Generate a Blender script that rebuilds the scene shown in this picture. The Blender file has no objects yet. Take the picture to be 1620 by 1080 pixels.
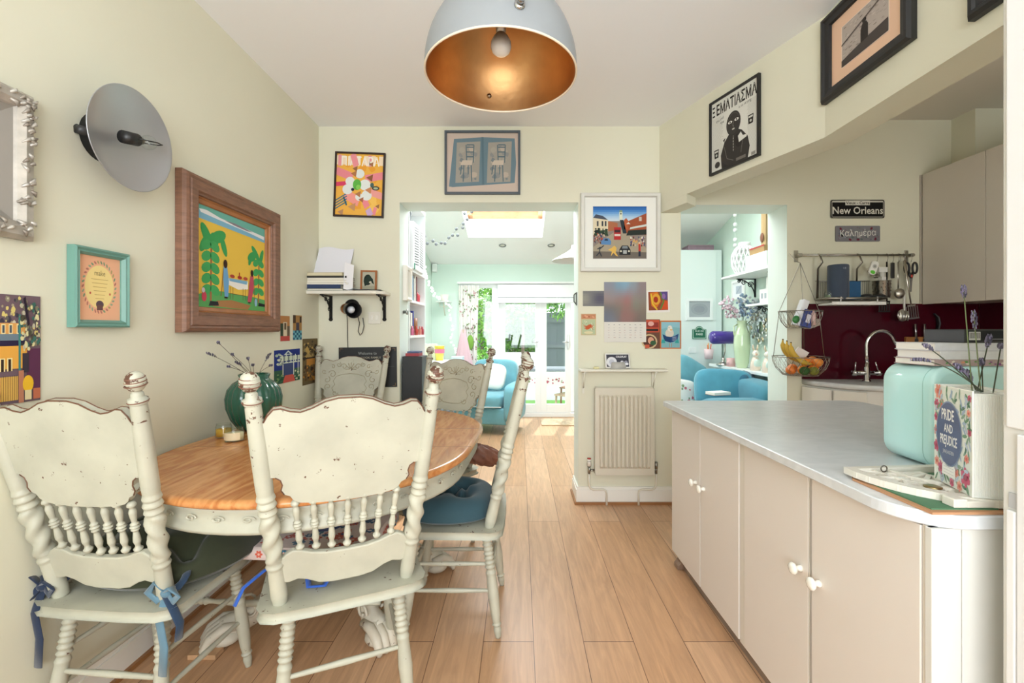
import bpy, bmesh, math, random
from mathutils import Vector, Matrix
from mathutils.geometry import tessellate_polygon
random.seed(7)
PI = math.pi
sc = bpy.context.scene
COL = bpy.context.scene.collection
# ---------------------------------------------------------------- camera, light, exposure
H = 1.3            # eye height
F = 720.0          # focal length in pixels of a 1620 wide frame
cam_d = bpy.data.cameras.new('camera'); cam = bpy.data.objects.new('camera', cam_d); COL.objects.link(cam)
cam.location = (0, 0, H); cam.rotation_euler = (PI/2, 0, 0)
cam_d.sensor_width = 36; cam_d.lens = F*36/1620
cam_d.shift_x = -12/1620; cam_d.shift_y = -18/1620
cam_d.clip_start = 0.05
sc.camera = cam
sc.view_settings.view_transform = 'Standard'; sc.view_settings.look = 'None'
sc.view_settings.gamma = 1; sc.view_settings.use_curve_mapping = False
sc.view_settings.exposure = 0.3
sc.cycles.max_bounces = 10; sc.cycles.diffuse_bounces = 6; sc.cycles.transparent_max_bounces = 16
sc.cycles.sample_clamp_indirect = 6; sc.cycles.caustics_reflective = False; sc.cycles.caustics_refractive = False
w = bpy.data.worlds.new('world'); sc.world = w; w.use_nodes = True
bg = w.node_tree.nodes['Background']; bg.inputs[0].default_value = (0.86, 0.94, 1.0, 1); bg.inputs[1].default_value = 3.0
def lamp(kind, name, loc, rot, energy, color=(1,1,1), size=None, portal=False, angle=None):
    l = bpy.data.lights.new(name, kind); o = bpy.data.objects.new(name, l); COL.objects.link(o)
    o.location = loc; o.rotation_euler = rot; l.energy = energy; l.color = color
    if size: l.shape = 'RECTANGLE'; l.size, l.size_y = size
    if angle: l.angle = angle
    if portal: l.cycles.is_portal = True
    return o
lamp('SUN', 'sunlight', (2, 12, 8), (math.radians(-34), math.radians(8), 0), 3.5, (1, .96, .88), angle=math.radians(1))
lamp('AREA', 'daylight_front_window', (0.0, -1.75, 1.55), (PI/2+.5, 0, 0), 84, (.94, .975, 1), (2.4, 1.7))
lamp('AREA', 'daylight_kitchen_window', (2.5, -1.75, 1.6), (PI/2, 0, 0), 16, (1, .98, .95), (1.0, 1.1))
lamp('AREA', 'portal_garden_doors', (0.2, 6.98, 1.0), (-PI/2, 0, 0), 1, size=(2.2, 2.0), portal=True)
# daylight of the roof window in the garden room slope, plus added fill lamps
TILT = -math.atan(.27)
lamp('AREA', 'daylight_skylight', (-0.185, 5.33, 2.90), (TILT, 0, 0), 42, (.96, .99, 1), (.9, 1.05))
lamp('AREA', 'garden_fill_right', (1.55, 4.35, 2.90), (TILT, 0, 0), 20, (.96, .99, 1), (1.0, .8))  # added fill under the slope, out of view; no roof window is here
lamp('AREA', 'garden_fill_left', (-0.55, 4.15, 2.95), (TILT, 0, 0), 17, (.96, .99, 1), (.9, .7))  # another added fill, hidden above the left opening to brighten the garden room

# ---------------------------------------------------------------- helpers
def lin(c):
    if isinstance(c, str): c = [int(c[i:i+2], 16)/255 for i in (0, 2, 4)]
    return tuple((x/12.92 if x <= .04045 else ((x+.055)/1.055)**2.4) for x in c[:3]) + (1,)
def at(px, py, Y): return Vector(((px-822)*Y/F, Y, H+(522-py)*Y/F))
def RZ(a): return Matrix.Rotation(a, 4, 'Z')
def RX(a): return Matrix.Rotation(a, 4, 'X')
def RY(a): return Matrix.Rotation(a, 4, 'Y')
def TR(x, y=0, z=0): return Matrix.Translation((x, y, z) if not isinstance(x, Vector) else x)
def SC(x, y, z): return Matrix.Diagonal((x, y, z, 1))
def lerp(a, b, t): return a+(b-a)*t
def prof_at(prof, t):
    for (a, ra), (b, rb) in zip(prof, prof[1:]):
        if t <= b: return ra if b == a else ra+(rb-ra)*max(0, (t-a)/(b-a))
    return prof[-1][1]
class MB:
    def __init__(s, c='ffffff', m=None):
        s.v = []; s.f = []; s.fc = []; s.fm = []; s.fs = []; s.c = lin(c); s.m = m or Matrix(); s.mi = 0; s.sm = False
    def col(s, c): s.c = lin(c); return s
    def add(s, vs, fs, sm=None):
        b = len(s.v); s.v += [s.m @ Vector(p) for p in vs]
        for f in fs:
            s.f.append([b+i for i in f]); s.fc.append(s.c); s.fm.append(s.mi); s.fs.append(s.sm if sm is None else sm)
        return s
    def box(s, x0, x1, y0, y1, z0, z1):
        vs = [(x, y, z) for z in (z0, z1) for y in (y0, y1) for x in (x0, x1)]
        return s.add(vs, [(0,2,3,1),(4,5,7,6),(0,1,5,4),(2,6,7,3),(0,4,6,2),(1,3,7,5)], False)
    def cbox(s, c, d): return s.box(c[0]-d[0]/2, c[0]+d[0]/2, c[1]-d[1]/2, c[1]+d[1]/2, c[2]-d[2]/2, c[2]+d[2]/2)
    def lathe(s, prof, n=24, fn=None, cap=True, c=(0,0,0)):
        vs = []; fs = []; k = len(prof)
        for i in range(n):
            a = 2*PI*i/n
            for j, (r, z) in enumerate(prof):
                q = r*(fn(a, z) if fn else 1); vs.append((c[0]+q*math.cos(a), c[1]+q*math.sin(a), c[2]+z))
        for i in range(n):
            i2 = (i+1) % n
            for j in range(k-1): fs.append((i*k+j, i2*k+j, i2*k+j+1, i*k+j+1))
        s.add(vs, fs, True)
        if cap:
            b = len(s.v)-n*k
            for j, flip in ((0, True), (k-1, False)):
                if prof[j][0] > 1e-5:
                    f = [b+i*k+j for i in range(n)]
                    s.f.append(f[::-1] if flip else f); s.fc.append(s.c); s.fm.append(s.mi); s.fs.append(False)
        return s
    def tube(s, pts, r, n=8, closed=False, cap=True, flat=1.0, up=None):
        pts = [Vector(p) for p in pts]; k = len(pts); vs = []; N = None
        for i, p in enumerate(pts):
            if closed: d = pts[(i+1) % k]-pts[i-1]
            else: d = pts[min(i+1, k-1)]-pts[max(i-1, 0)]
            d = d.normalized() if d.length > 1e-9 else Vector((0,0,1))
            if N is None:
                ref = Vector(up) if up else (Vector((0,0,1)) if abs(d.z) < .9 else Vector((0,1,0)))
                N = (ref-d*ref.dot(d)).normalized()
            else:
                N = N-d*N.dot(d); N = N.normalized() if N.length > 1e-6 else d.orthogonal().normalized()
            B = d.cross(N); rr = r[i] if isinstance(r, (list, tuple)) else r
            for j in range(n):
                a = 2*PI*j/n; vs.append(p+N*(math.cos(a)*rr*flat)+B*(math.sin(a)*rr))
        fs = []
        for i in range(k if closed else k-1):
            i2 = (i+1) % k
            for j in range(n):
                j2 = (j+1) % n; fs.append((i*n+j, i*n+j2, i2*n+j2, i2*n+j))
        if cap and not closed: fs += [tuple(range(n))[::-1], tuple((k-1)*n+j for j in range(n))]
        return s.add(vs, fs, n > 4)
    def cyl(s, p0, p1, r0, r1=None, n=16): return s.tube([p0, p1], [r0, r0 if r1 is None else r1], n)
    def turned(s, p0, p1, prof, n=14, steps=70, rope=None):
        """a turned post from p0 to p1; prof = [(t, r)]; rope = (t0, t1, turns, amount)"""
        p0 = Vector(p0); p1 = Vector(p1); d = (p1-p0).normalized(); A = d.orthogonal().normalized(); B = d.cross(A); vs = []; fs = []
        ts = sorted(set([i/steps for i in range(steps+1)]+[q[0] for q in prof]))
        for t in ts:
            r = prof_at(prof, t); ro = rope and rope[0] < t < rope[1]
            for j in range(n):
                a = 2*PI*j/n; q = r
                if ro: q = r*(1+rope[3]*math.cos(2*a+2*PI*rope[2]*(t-rope[0])/(rope[1]-rope[0])))
                vs.append(p0.lerp(p1, t)+A*(q*math.cos(a))+B*(q*math.sin(a)))
        for i in range(len(ts)-1):
            for j in range(n):
                j2 = (j+1) % n; fs.append((i*n+j, i*n+j2, (i+1)*n+j2, (i+1)*n+j))
        fs += [tuple(range(n))[::-1], tuple((len(ts)-1)*n+j for j in range(n))]
        return s.add(vs, fs, True)
    def ball(s, c, r, nu=12, nv=8):
        if not isinstance(r, (tuple, list)): r = (r, r, r)
        vs = [(c[0], c[1], c[2]-r[2])]; fs = []
        for j in range(1, nv):
            b = -PI/2+PI*j/nv
            for i in range(nu):
                a = 2*PI*i/nu; vs.append((c[0]+r[0]*math.cos(a)*math.cos(b), c[1]+r[1]*math.sin(a)*math.cos(b), c[2]+r[2]*math.sin(b)))
        vs.append((c[0], c[1], c[2]+r[2])); L = len(vs)-1
        for i in range(nu):
            i2 = (i+1) % nu; fs.append((0, 1+i2, 1+i)); fs.append((L, L-nu+i, L-nu+i2))
            for j in range(nv-2): fs.append((1+j*nu+i, 1+j*nu+i2, 1+(j+1)*nu+i2, 1+(j+1)*nu+i))
        return s.add(vs, fs, True)
    def prism(s, poly, a, b, axis='z'):
        """poly 2D extruded from a to b; axis z: (x,y); y: (x,z); x: (y,z)"""
        n = len(poly)
        mk = {'z': lambda p, h: (p[0], p[1], h), 'y': lambda p, h: (p[0], h, p[1]), 'x': lambda p, h: (h, p[0], p[1])}[axis]
        vs = [mk(p, a) for p in poly]+[mk(p, b) for p in poly]
        return s.add(vs, [tuple(range(n))[::-1], tuple(range(n, 2*n))]+[(i, (i+1) % n, n+(i+1) % n, n+i) for i in range(n)], False)
    def slab(s, poly, prof, sm=True):
        """outline swept with a profile [(inset, z)], capped at both ends"""
        n = len(poly); P = [Vector(p) for p in poly]; nr = []
        area = sum(P[i].x*P[(i+1) % n].y-P[(i+1) % n].x*P[i].y for i in range(n))
        sg = 1 if area > 0 else -1
        for i in range(n):
            e1 = (P[i]-P[i-1]).normalized(); e2 = (P[(i+1) % n]-P[i]).normalized()
            n1 = Vector((-e1.y, e1.x))*sg; n2 = Vector((-e2.y, e2.x))*sg; m = (n1+n2)
            m = m.normalized() if m.length > 1e-6 else n1
            nr.append(m/max(.5, m.dot(n1)))
        vs = []; k = len(prof)
        for ins, z in prof:
            for i in range(n): q = P[i]+nr[i]*ins; vs.append((q.x, q.y, z))
        fs = [(j*n+i, j*n+(i+1) % n, (j+1)*n+(i+1) % n, (j+1)*n+i) for j in range(k-1) for i in range(n)]
        s.add(vs, fs, sm)
        b = len(s.v)-n*k
        for f in ([b+i for i in range(n)][::-1], [b+(k-1)*n+i for i in range(n)]):
            s.f.append(f); s.fc.append(s.c); s.fm.append(s.mi); s.fs.append(False)
        return s
    def grid(s, fn, nu, nv, closeu=False):
        vs = [fn(i/nu, j/nv) for i in range(nu if closeu else nu+1) for j in range(nv+1)]; K = nv+1; M = nu if closeu else nu+1
        return s.add(vs, [(i*K+j, ((i+1) % M)*K+j, ((i+1) % M)*K+j+1, i*K+j+1) for i in range(nu) for j in range(nv)], True)
    # flat drawing on the x-z plane, seen from -y
    def poly(s, pts, y=0, c=None):
        if c: s.col(c)
        a = sum(pts[i][0]*pts[(i+1) % len(pts)][1]-pts[(i+1) % len(pts)][0]*pts[i][1] for i in range(len(pts)))
        if a < 0: pts = pts[::-1]
        return s.add([(p[0], y, p[1]) for p in pts], [tuple(range(len(pts)))], False)
    def rect(s, x0, x1, z0, z1, y=0, c=None): return s.poly([(x0,z0),(x1,z0),(x1,z1),(x0,z1)], y, c)
    def ell(s, cx, cz, rx, rz, y=0, c=None, n=18, rot=0):
        ps = []
        for i in range(n):
            a = 2*PI*i/n; x = rx*math.cos(a); z = rz*math.sin(a); ps.append((cx+x*math.cos(rot)-z*math.sin(rot), cz+x*math.sin(rot)+z*math.cos(rot)))
        return s.poly(ps, y, c)
    def line(s, pts, wd, y=0, c=None):
        if c: s.col(c)
        for a, b in zip(pts, pts[1:]):
            y -= .00003
            d = Vector((b[0]-a[0], b[1]-a[1])); 
            if d.length < 1e-7: continue
            q = Vector((-d.y, d.x)).normalized()*wd/2
            s.poly([(a[0]+q.x, a[1]+q.y), (b[0]+q.x, b[1]+q.y), (b[0]-q.x, b[1]-q.y), (a[0]-q.x, a[1]-q.y)], y)
        return s
    def ring(s, w, h, prof, hx=0, hz=0):
        """mitred frame on the x-z plane around (hx,hz): prof = [(inset, out)] (out towards -y)"""
        vs = []
        for ins, out in prof:
            for sx, sz in ((-1,-1),(1,-1),(1,1),(-1,1)): vs.append((hx+sx*(w/2-ins), -out, hz+sz*(h/2-ins)))
        k = len(prof)
        return s.add(vs, [(j*4+i, j*4+(i+1) % 4, ((j+1) % k)*4+(i+1) % 4, ((j+1) % k)*4+i) for j in range(k) for i in range(4)], False)
    def text(s, t, size, x, z, y=0, c=None, sx=1.0, bold=0, align='CENTER', thick=0, rot=0):
        if c: s.col(c)
        cu = bpy.data.curves.new('lettering', 'FONT'); cu.body = t; cu.size = size; cu.align_x = align; cu.offset = bold*size
        cu.resolution_u = 2; cu.extrude = thick
        o = bpy.data.objects.new('lettering', cu); COL.objects.link(o)
        me = o.to_mesh()
        keep = s.m; s.m = s.m @ TR(x, y, z) @ RY(-rot) @ Matrix.Rotation(PI/2, 4, 'X') @ SC(sx, 1, 1)
        s.add([v.co.copy() for v in me.vertices], [tuple(p.vertices) for p in me.polygons], False)
        s.m = keep; o.to_mesh_clear(); bpy.data.objects.remove(o); bpy.data.curves.remove(cu)
        return s
    def build(s, name, mat, parent=None, loc=None, rz=None, label=None, cat=None, group=None, kind=None, bevel=0, sub=0, fix=True, rot=None):
        me = bpy.data.meshes.new(name); me.from_pydata(s.v, [], s.f); me.update()
        ca = me.color_attributes.new('Col', 'FLOAT_COLOR', 'CORNER'); buf = []
        for p, c in zip(me.polygons, s.fc): buf += list(c)*p.loop_total
        ca.data.foreach_set('color', buf)
        me.polygons.foreach_set('use_smooth', s.fs); me.polygons.foreach_set('material_index', s.fm)
        for m in (mat if isinstance(mat, (list, tuple)) else [mat]): me.materials.append(m)
        if fix:
            bm = bmesh.new(); bm.from_mesh(me); bmesh.ops.recalc_face_normals(bm, faces=bm.faces); bm.to_mesh(me); bm.free()
        o = bpy.data.objects.new(name, me); COL.objects.link(o)
        if parent: o.parent = parent
        if loc is not None: o.location = loc
        if rz is not None: o.rotation_euler = (0, 0, rz)
        if rot is not None: o.rotation_euler = rot
        if label: o['label'] = label
        if cat: o['category'] = cat
        if group: o['group'] = group
        if kind: o['kind'] = kind
        if bevel:
            b = o.modifiers.new('bevel', 'BEVEL'); b.width = bevel; b.segments = 2; b.limit_method = 'ANGLE'; b.angle_limit = .6
        if sub:
            b = o.modifiers.new('sub', 'SUBSURF'); b.levels = sub; b.render_levels = sub
        return o
def T(name, label, cat, loc=(0,0,0), rz=0, group=None, rot=None):
    o = bpy.data.objects.new(name, None); COL.objects.link(o); o.empty_display_size = .05
    o.location = loc; o.rotation_euler = rot if rot else (0, 0, rz); o['label'] = label; o['category'] = cat
    if group: o['group'] = group
    return o
def kids(o): return [c for c in bpy.data.objects if c.parent == o]
def dup(root, loc, rz, label, group=None):
    tree = {}
    for c in bpy.data.objects: tree.setdefault(c.parent, []).append(c)
    r = root.copy(); COL.objects.link(r); r.location = loc; r.rotation_euler = (0, 0, rz); r['label'] = label
    if group: r['group'] = group
    for ch in tree.get(root, []):
        c = ch.copy(); COL.objects.link(c); c.parent = r
        for g in tree.get(ch, []):
            d = g.copy(); COL.objects.link(d); d.parent = c
    return r
def struct(mb, name, mat, **k): return mb.build(name, mat, kind='structure', **k)

# ---------------------------------------------------------------- materials
def material(name, rough=.5, metal=0, bump=0, bscale=60, var=0, vscale=6, sheen=0, coat=0, spec=.5, base=None, stretch=(1,1,1)):
    m = bpy.data.materials.new(name); m.use_nodes = True; nt = m.node_tree; N = nt.nodes; L = nt.links; p = N['Principled BSDF']
    p.inputs['Roughness'].default_value = rough; p.inputs['Metallic'].default_value = metal
    p.inputs['Specular IOR Level'].default_value = spec; p.inputs['Sheen Weight'].default_value = sheen; p.inputs['Coat Weight'].default_value = coat
    if base: src = N.new('ShaderNodeRGB'); src.outputs[0].default_value = lin(base); out = src.outputs[0]
    else: src = N.new('ShaderNodeAttribute'); src.attribute_name = 'Col'; out = src.outputs['Color']
    tc = N.new('ShaderNodeTexCoord'); mp = N.new('ShaderNodeMapping'); mp.inputs['Scale'].default_value = stretch; L.new(tc.outputs['Object'], mp.inputs[0])
    if var:
        n = N.new('ShaderNodeTexNoise'); n.inputs['Scale'].default_value = vscale; n.inputs['Detail'].default_value = 5; L.new(mp.outputs[0], n.inputs['Vector'])
        r = N.new('ShaderNodeMapRange'); r.inputs['From Min'].default_value = .3; r.inputs['From Max'].default_value = .7; r.inputs['To Min'].default_value = 1-var; r.inputs['To Max'].default_value = 1+var*.4
        L.new(n.outputs[0], r.inputs[0]); mx = N.new('ShaderNodeMix'); mx.data_type = 'RGBA'; mx.blend_type = 'MULTIPLY'; mx.inputs[0].default_value = 1
        L.new(out, mx.inputs[6]); L.new(r.outputs[0], mx.inputs[7]); out = mx.outputs[2]
    L.new(out, p.inputs['Base Color'])
    if bump:
        n = N.new('ShaderNodeTexNoise'); n.inputs['Scale'].default_value = bscale; n.inputs['Detail'].default_value = 4; L.new(mp.outputs[0], n.inputs['Vector'])
        b = N.new('ShaderNodeBump'); b.inputs['Strength'].default_value = bump; b.inputs['Distance'].default_value = .004; L.new(n.outputs[0], b.inputs['Height']); L.new(b.outputs[0], p.inputs['Normal'])
    return m
matte = material('matte_paint', .75, bump=.05)
satin = material('satin_paint', .42)
gloss = material('glossy_glaze', .12, coat=.4)
paper = material('printed_paper', .85, spec=.25)
leather = material('book_cover', .55, var=.08, vscale=30)
metal = material('brushed_metal', .28, 1, bump=.04, bscale=200)
chrome = material('polished_chrome', .08, 1)
iron = material('black_iron', .5, .6, bump=.2)
wallm = material('wall_emulsion', .62, bump=.06, bscale=35, var=.035, vscale=1.2, spec=.35)
woodm = material('carved_oak', .5, var=.3, vscale=14, bump=.35, bscale=70, stretch=(1,1,6))
woody = material('plain_wood', .5, var=.25, vscale=9, bump=.1, stretch=(1,1,1))
fabric = material('velvet', .85, sheen=.25, var=.12, vscale=9, bump=.1, bscale=300)
cloth = material('woven_cloth', .95, sheen=.2, bump=.15, bscale=350)
leafm = material('leaf', .85, var=.3, vscale=3, spec=.08)
grassm = material('grass', .9, var=.4, vscale=20, bump=.5)
def pane_glass():
    m = bpy.data.materials.new('window_glass'); m.use_nodes = True; nt = m.node_tree; N = nt.nodes; L = nt.links; N.remove(N['Principled BSDF'])
    t = N.new('ShaderNodeBsdfTransparent'); g = N.new('ShaderNodeBsdfGlossy'); g.inputs['Roughness'].default_value = .02; t.inputs[0].default_value = (.96, .98, .97, 1)
    lw = N.new('ShaderNodeLayerWeight'); lw.inputs['Blend'].default_value = .5; pw_ = N.new('ShaderNodeMath'); pw_.operation = 'POWER'; pw_.inputs[1].default_value = 4; L.new(lw.outputs['Facing'], pw_.inputs[0]); f = N.new('ShaderNodeMath'); f.operation = 'MULTIPLY_ADD'; f.inputs[1].default_value = .6; f.inputs[2].default_value = .05; L.new(pw_.outputs[0], f.inputs[0]); x = N.new('ShaderNodeMixShader'); L.new(f.outputs[0], x.inputs[0]); L.new(t.outputs[0], x.inputs[1]); L.new(g.outputs[0], x.inputs[2]); L.new(x.outputs[0], N['Material Output'].inputs[0])
    return m
glass = pane_glass()
def chipped(name='chipped_white_paint', lo=.682, scl=42):
    m = bpy.data.materials.new(name); m.use_nodes = True; nt = m.node_tree; N = nt.nodes; L = nt.links; p = N['Principled BSDF']
    a = N.new('ShaderNodeAttribute'); a.attribute_name = 'Col'; tc = N.new('ShaderNodeTexCoord')
    n1 = N.new('ShaderNodeTexNoise'); n1.inputs['Scale'].default_value = scl; n1.inputs['Detail'].default_value = 8; n1.inputs['Roughness'].default_value = .65; L.new(tc.outputs['Object'], n1.inputs['Vector'])
    g = N.new('ShaderNodeNewGeometry'); pr = N.new('ShaderNodeMapRange'); pr.inputs['From Min'].default_value = .53; pr.inputs['From Max'].default_value = .62; pr.inputs['To Max'].default_value = .05
    L.new(g.outputs['Pointiness'], pr.inputs[0]); ad = N.new('ShaderNodeMath'); L.new(n1.outputs[0], ad.inputs[0]); L.new(pr.outputs[0], ad.inputs[1])
    th = N.new('ShaderNodeMapRange'); th.inputs['From Min'].default_value = lo; th.inputs['From Max'].default_value = lo+.015; L.new(ad.outputs[0], th.inputs[0])
    n2 = N.new('ShaderNodeTexNoise'); n2.inputs['Scale'].default_value = 7; n2.inputs['Detail'].default_value = 6; L.new(tc.outputs['Object'], n2.inputs['Vector'])
    r = N.new('ShaderNodeMapRange'); r.inputs['From Min'].default_value = .35; r.inputs['From Max'].default_value = .65; r.inputs['To Min'].default_value = .86; r.inputs['To Max'].default_value = 1.03; L.new(n2.outputs[0], r.inputs[0])
    mu = N.new('ShaderNodeMix'); mu.data_type = 'RGBA'; mu.blend_type = 'MULTIPLY'; mu.inputs[0].default_value = 1; L.new(a.outputs['Color'], mu.inputs[6]); L.new(r.outputs[0], mu.inputs[7])
    mx = N.new('ShaderNodeMix'); mx.data_type = 'RGBA'; L.new(th.outputs[0], mx.inputs[0]); L.new(mu.outputs[2], mx.inputs[6]); mx.inputs[7].default_value = lin('5a3a2a')
    L.new(mx.outputs[2], p.inputs['Base Color']); p.inputs['Roughness'].default_value = .5
    b = N.new('ShaderNodeBump'); b.inputs['Strength'].default_value = .25; b.inputs['Distance'].default_value = .002; L.new(n2.outputs[0], b.inputs['Height']); L.new(b.outputs[0], p.inputs['Normal'])
    return m
chip = chipped(); chip_worn = chipped('worn_white_paint', .555, 30)
def oak_floor():
    m = bpy.data.materials.new('oak_planks'); m.use_nodes = True; nt = m.node_tree; N = nt.nodes; L = nt.links; p = N['Principled BSDF']
    tc = N.new('ShaderNodeTexCoord'); sp = N.new('ShaderNodeSeparateXYZ'); L.new(tc.outputs['Object'], sp.inputs[0]); cb = N.new('ShaderNodeCombineXYZ')
    ax = N.new('ShaderNodeMath'); ax.inputs[1].default_value = 10.45-.058; L.new(sp.outputs[0], ax.inputs[0]); L.new(sp.outputs[1], cb.inputs[0]); L.new(ax.outputs[0], cb.inputs[1])
    br = N.new('ShaderNodeTexBrick'); L.new(cb.outputs[0], br.inputs['Vector']); br.inputs['Scale'].default_value = 1; br.inputs['Brick Width'].default_value = 1.9; br.inputs['Row Height'].default_value = .209
    br.inputs['Mortar Size'].default_value = .0016; br.inputs['Mortar Smooth'].default_value = .3; br.offset = .37; br.offset_frequency = 2; br.squash = 1
    br.inputs['Color1'].default_value = lin('cda582'); br.inputs['Color2'].default_value = lin('c09570'); br.inputs['Mortar'].default_value = lin('5f3e25'); br.inputs['Bias'].default_value = 0
    sc1 = N.new('ShaderNodeMapping'); sc1.inputs['Scale'].default_value = (9, .8, 1); L.new(tc.outputs['Object'], sc1.inputs[0])
    wv = N.new('ShaderNodeTexNoise'); wv.inputs['Scale'].default_value = 3; wv.inputs['Detail'].default_value = 9; wv.inputs['Roughness'].default_value = .62; wv.inputs['Distortion'].default_value = 1.4; L.new(sc1.outputs[0], wv.inputs['Vector'])
    r = N.new('ShaderNodeMapRange'); r.inputs['From Min'].default_value = .3; r.inputs['From Max'].default_value = .7; r.inputs['To Min'].default_value = .78; r.inputs['To Max'].default_value = 1.12; L.new(wv.outputs[0], r.inputs[0])
    mu = N.new('ShaderNodeMix'); mu.data_type = 'RGBA'; mu.blend_type = 'MULTIPLY'; mu.inputs[0].default_value = 1; L.new(br.outputs[0], mu.inputs[6]); L.new(r.outputs[0], mu.inputs[7])
    kn = N.new('ShaderNodeTexVoronoi'); kn.inputs['Scale'].default_value = 1.1; km = N.new('ShaderNodeMapping'); km.inputs['Scale'].default_value = (1.6, 1, 1); km.inputs['Location'].default_value = (.3, .55, 0); L.new(tc.outputs['Object'], km.inputs[0]); L.new(km.outputs[0], kn.inputs['Vector'])
    kr = N.new('ShaderNodeMapRange'); kr.inputs['From Min'].default_value = .012; kr.inputs['From Max'].default_value = .035; kr.inputs['To Min'].default_value = 1; kr.inputs['To Max'].default_value = 0; L.new(kn.outputs[0], kr.inputs[0])
    mx = N.new('ShaderNodeMix'); mx.data_type = 'RGBA'; L.new(kr.outputs[0], mx.inputs[0]); L.new(mu.outputs[2], mx.inputs[6]); mx.inputs[7].default_value = lin('6b4526')
    L.new(mx.outputs[2], p.inputs['Base Color']); p.inputs['Roughness'].default_value = .36; p.inputs['Specular IOR Level'].default_value = .5
    b = N.new('ShaderNodeBump'); b.inputs['Strength'].default_value = .12; b.inputs['Distance'].default_value = .003; L.new(wv.outputs[0], b.inputs['Height']); L.new(b.outputs[0], p.inputs['Normal'])
    return m
oak = oak_floor()
def grained(name, c1, c2, rough, scale=(2.2, .35, 2), det=6):
    m = bpy.data.materials.new(name); m.use_nodes = True; nt = m.node_tree; N = nt.nodes; L = nt.links; p = N['Principled BSDF']
    tc = N.new('ShaderNodeTexCoord'); mp = N.new('ShaderNodeMapping'); mp.inputs['Scale'].default_value = scale; L.new(tc.outputs['Object'], mp.inputs[0])
    n = N.new('ShaderNodeTexNoise'); n.inputs['Scale'].default_value = 5; n.inputs['Detail'].default_value = det; n.inputs['Distortion'].default_value = 1.2; L.new(mp.outputs[0], n.inputs['Vector'])
    cr = N.new('ShaderNodeValToRGB'); cr.color_ramp.elements[0].position = .35; cr.color_ramp.elements[1].position = .68; cr.color_ramp.elements[0].color = lin(c1); cr.color_ramp.elements[1].color = lin(c2)
    L.new(n.outputs[0], cr.inputs[0]); L.new(cr.outputs[0], p.inputs['Base Color']); p.inputs['Roughness'].default_value = rough
    return m
tabletop_m = grained('honey_table_wood', 'b06c38', 'd69a60', .22, (6, 1.0, 4))
marble = grained('pale_laminate', 'cdd1d4', 'd9dcdf', .30, (1.5, 3, 2), 10)
goldleaf = material('gold_leaf', .42, 1, base='cfa06c', var=.35, vscale=4, bump=.3, bscale=25)
# ---------------------------------------------------------------- the setting
CREAM = 'dcdac6'; MINT = 'e0ebe5'; WHITE = 'eeeeec'; MINTW = 'd2e3d9'
XL = -1.507; D = 3.416; DB = 3.68; ZC = 2.828
struct(MB().box(-1.8, 3.7, -2.0, 6.95, -.06, 0), 'floor', oak)
def wall_with_holes(x0, x1, z0, z1, holes, y0, y1, cf, cb, cr):
    """a wall across y0..y1 (front at y0) with rectangular openings; front, back and reveals have their own paint"""
    m = MB(); xs = sorted({x0, x1, *[h[0] for h in holes], *[h[1] for h in holes]}); zs = sorted({z0, z1, *[h[2] for h in holes], *[h[3] for h in holes]})
    solid = lambda a, b: x0 <= a <= x1 and z0 <= b <= z1 and not any(h[0] < a < h[1] and h[2] < b < h[3] for h in holes)
    for i in range(len(xs)-1):
        for j in range(len(zs)-1):
            a, b, c, d = xs[i], xs[i+1], zs[j], zs[j+1]; mx = (a+b)/2; mz = (c+d)/2
            if not solid(mx, mz): continue
            m.col(cf).add([(a,y0,c),(b,y0,c),(b,y0,d),(a,y0,d)], [(0,1,2,3)]); m.col(cb).add([(a,y1,c),(a,y1,d),(b,y1,d),(b,y1,c)], [(0,1,2,3)])
            m.col(cr)
            if not solid(a-1e-4, mz): m.add([(a,y0,c),(a,y0,d),(a,y1,d),(a,y1,c)], [(0,1,2,3)])
            if not solid(b+1e-4, mz): m.add([(b,y0,c),(b,y1,c),(b,y1,d),(b,y0,d)], [(0,1,2,3)])
            if not solid(mx, c-1e-4): m.add([(a,y0,c),(a,y1,c),(b,y1,c),(b,y0,c)], [(0,1,2,3)])
            if not solid(mx, d+1e-4): m.add([(a,y0,d),(b,y0,d),(b,y1,d),(a,y1,d)], [(0,1,2,3)])
    return m
ZT = 3.2
struct(wall_with_holes(XL, 3.45, 0, 2.95, [(-.90, .44, 0, 2.2585), (1.21, 2.007, 0, 2.24)], D, DB, CREAM, MINTW, MINT), 'wall_back', wallm, fix=False)
struct(MB(CREAM).box(XL-.15, XL, -1.8, DB, 0, 2.95), 'wall_left', wallm)
struct(MB(CREAM).box(3.45, 3.6, -1.8, DB, 0, 2.95), 'wall_right', wallm)
struct(wall_with_holes(XL, 3.45, 0, 2.95, [(-1.25, 1.25, .7, 2.5), (1.95, 3.05, 1.0, 2.2)], -1.9, -1.8, WHITE, CREAM, WHITE), 'wall_front', wallm, fix=False)
struct(MB('eff1f4').prism([(XL, -1.8), (1.50, -1.8), (1.50, 2.215), (1.06, D), (XL, D)], ZC, ZC+.1), 'ceiling', matte)
# the kitchen ceiling continues beyond the beam
struct(MB('d9d5ca').prism([(1.50, -1.8), (3.45, -1.8), (3.45, D), (1.06, D), (1.50, 2.215)], 2.876, 2.93), 'ceiling_kitchen', matte)
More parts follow.
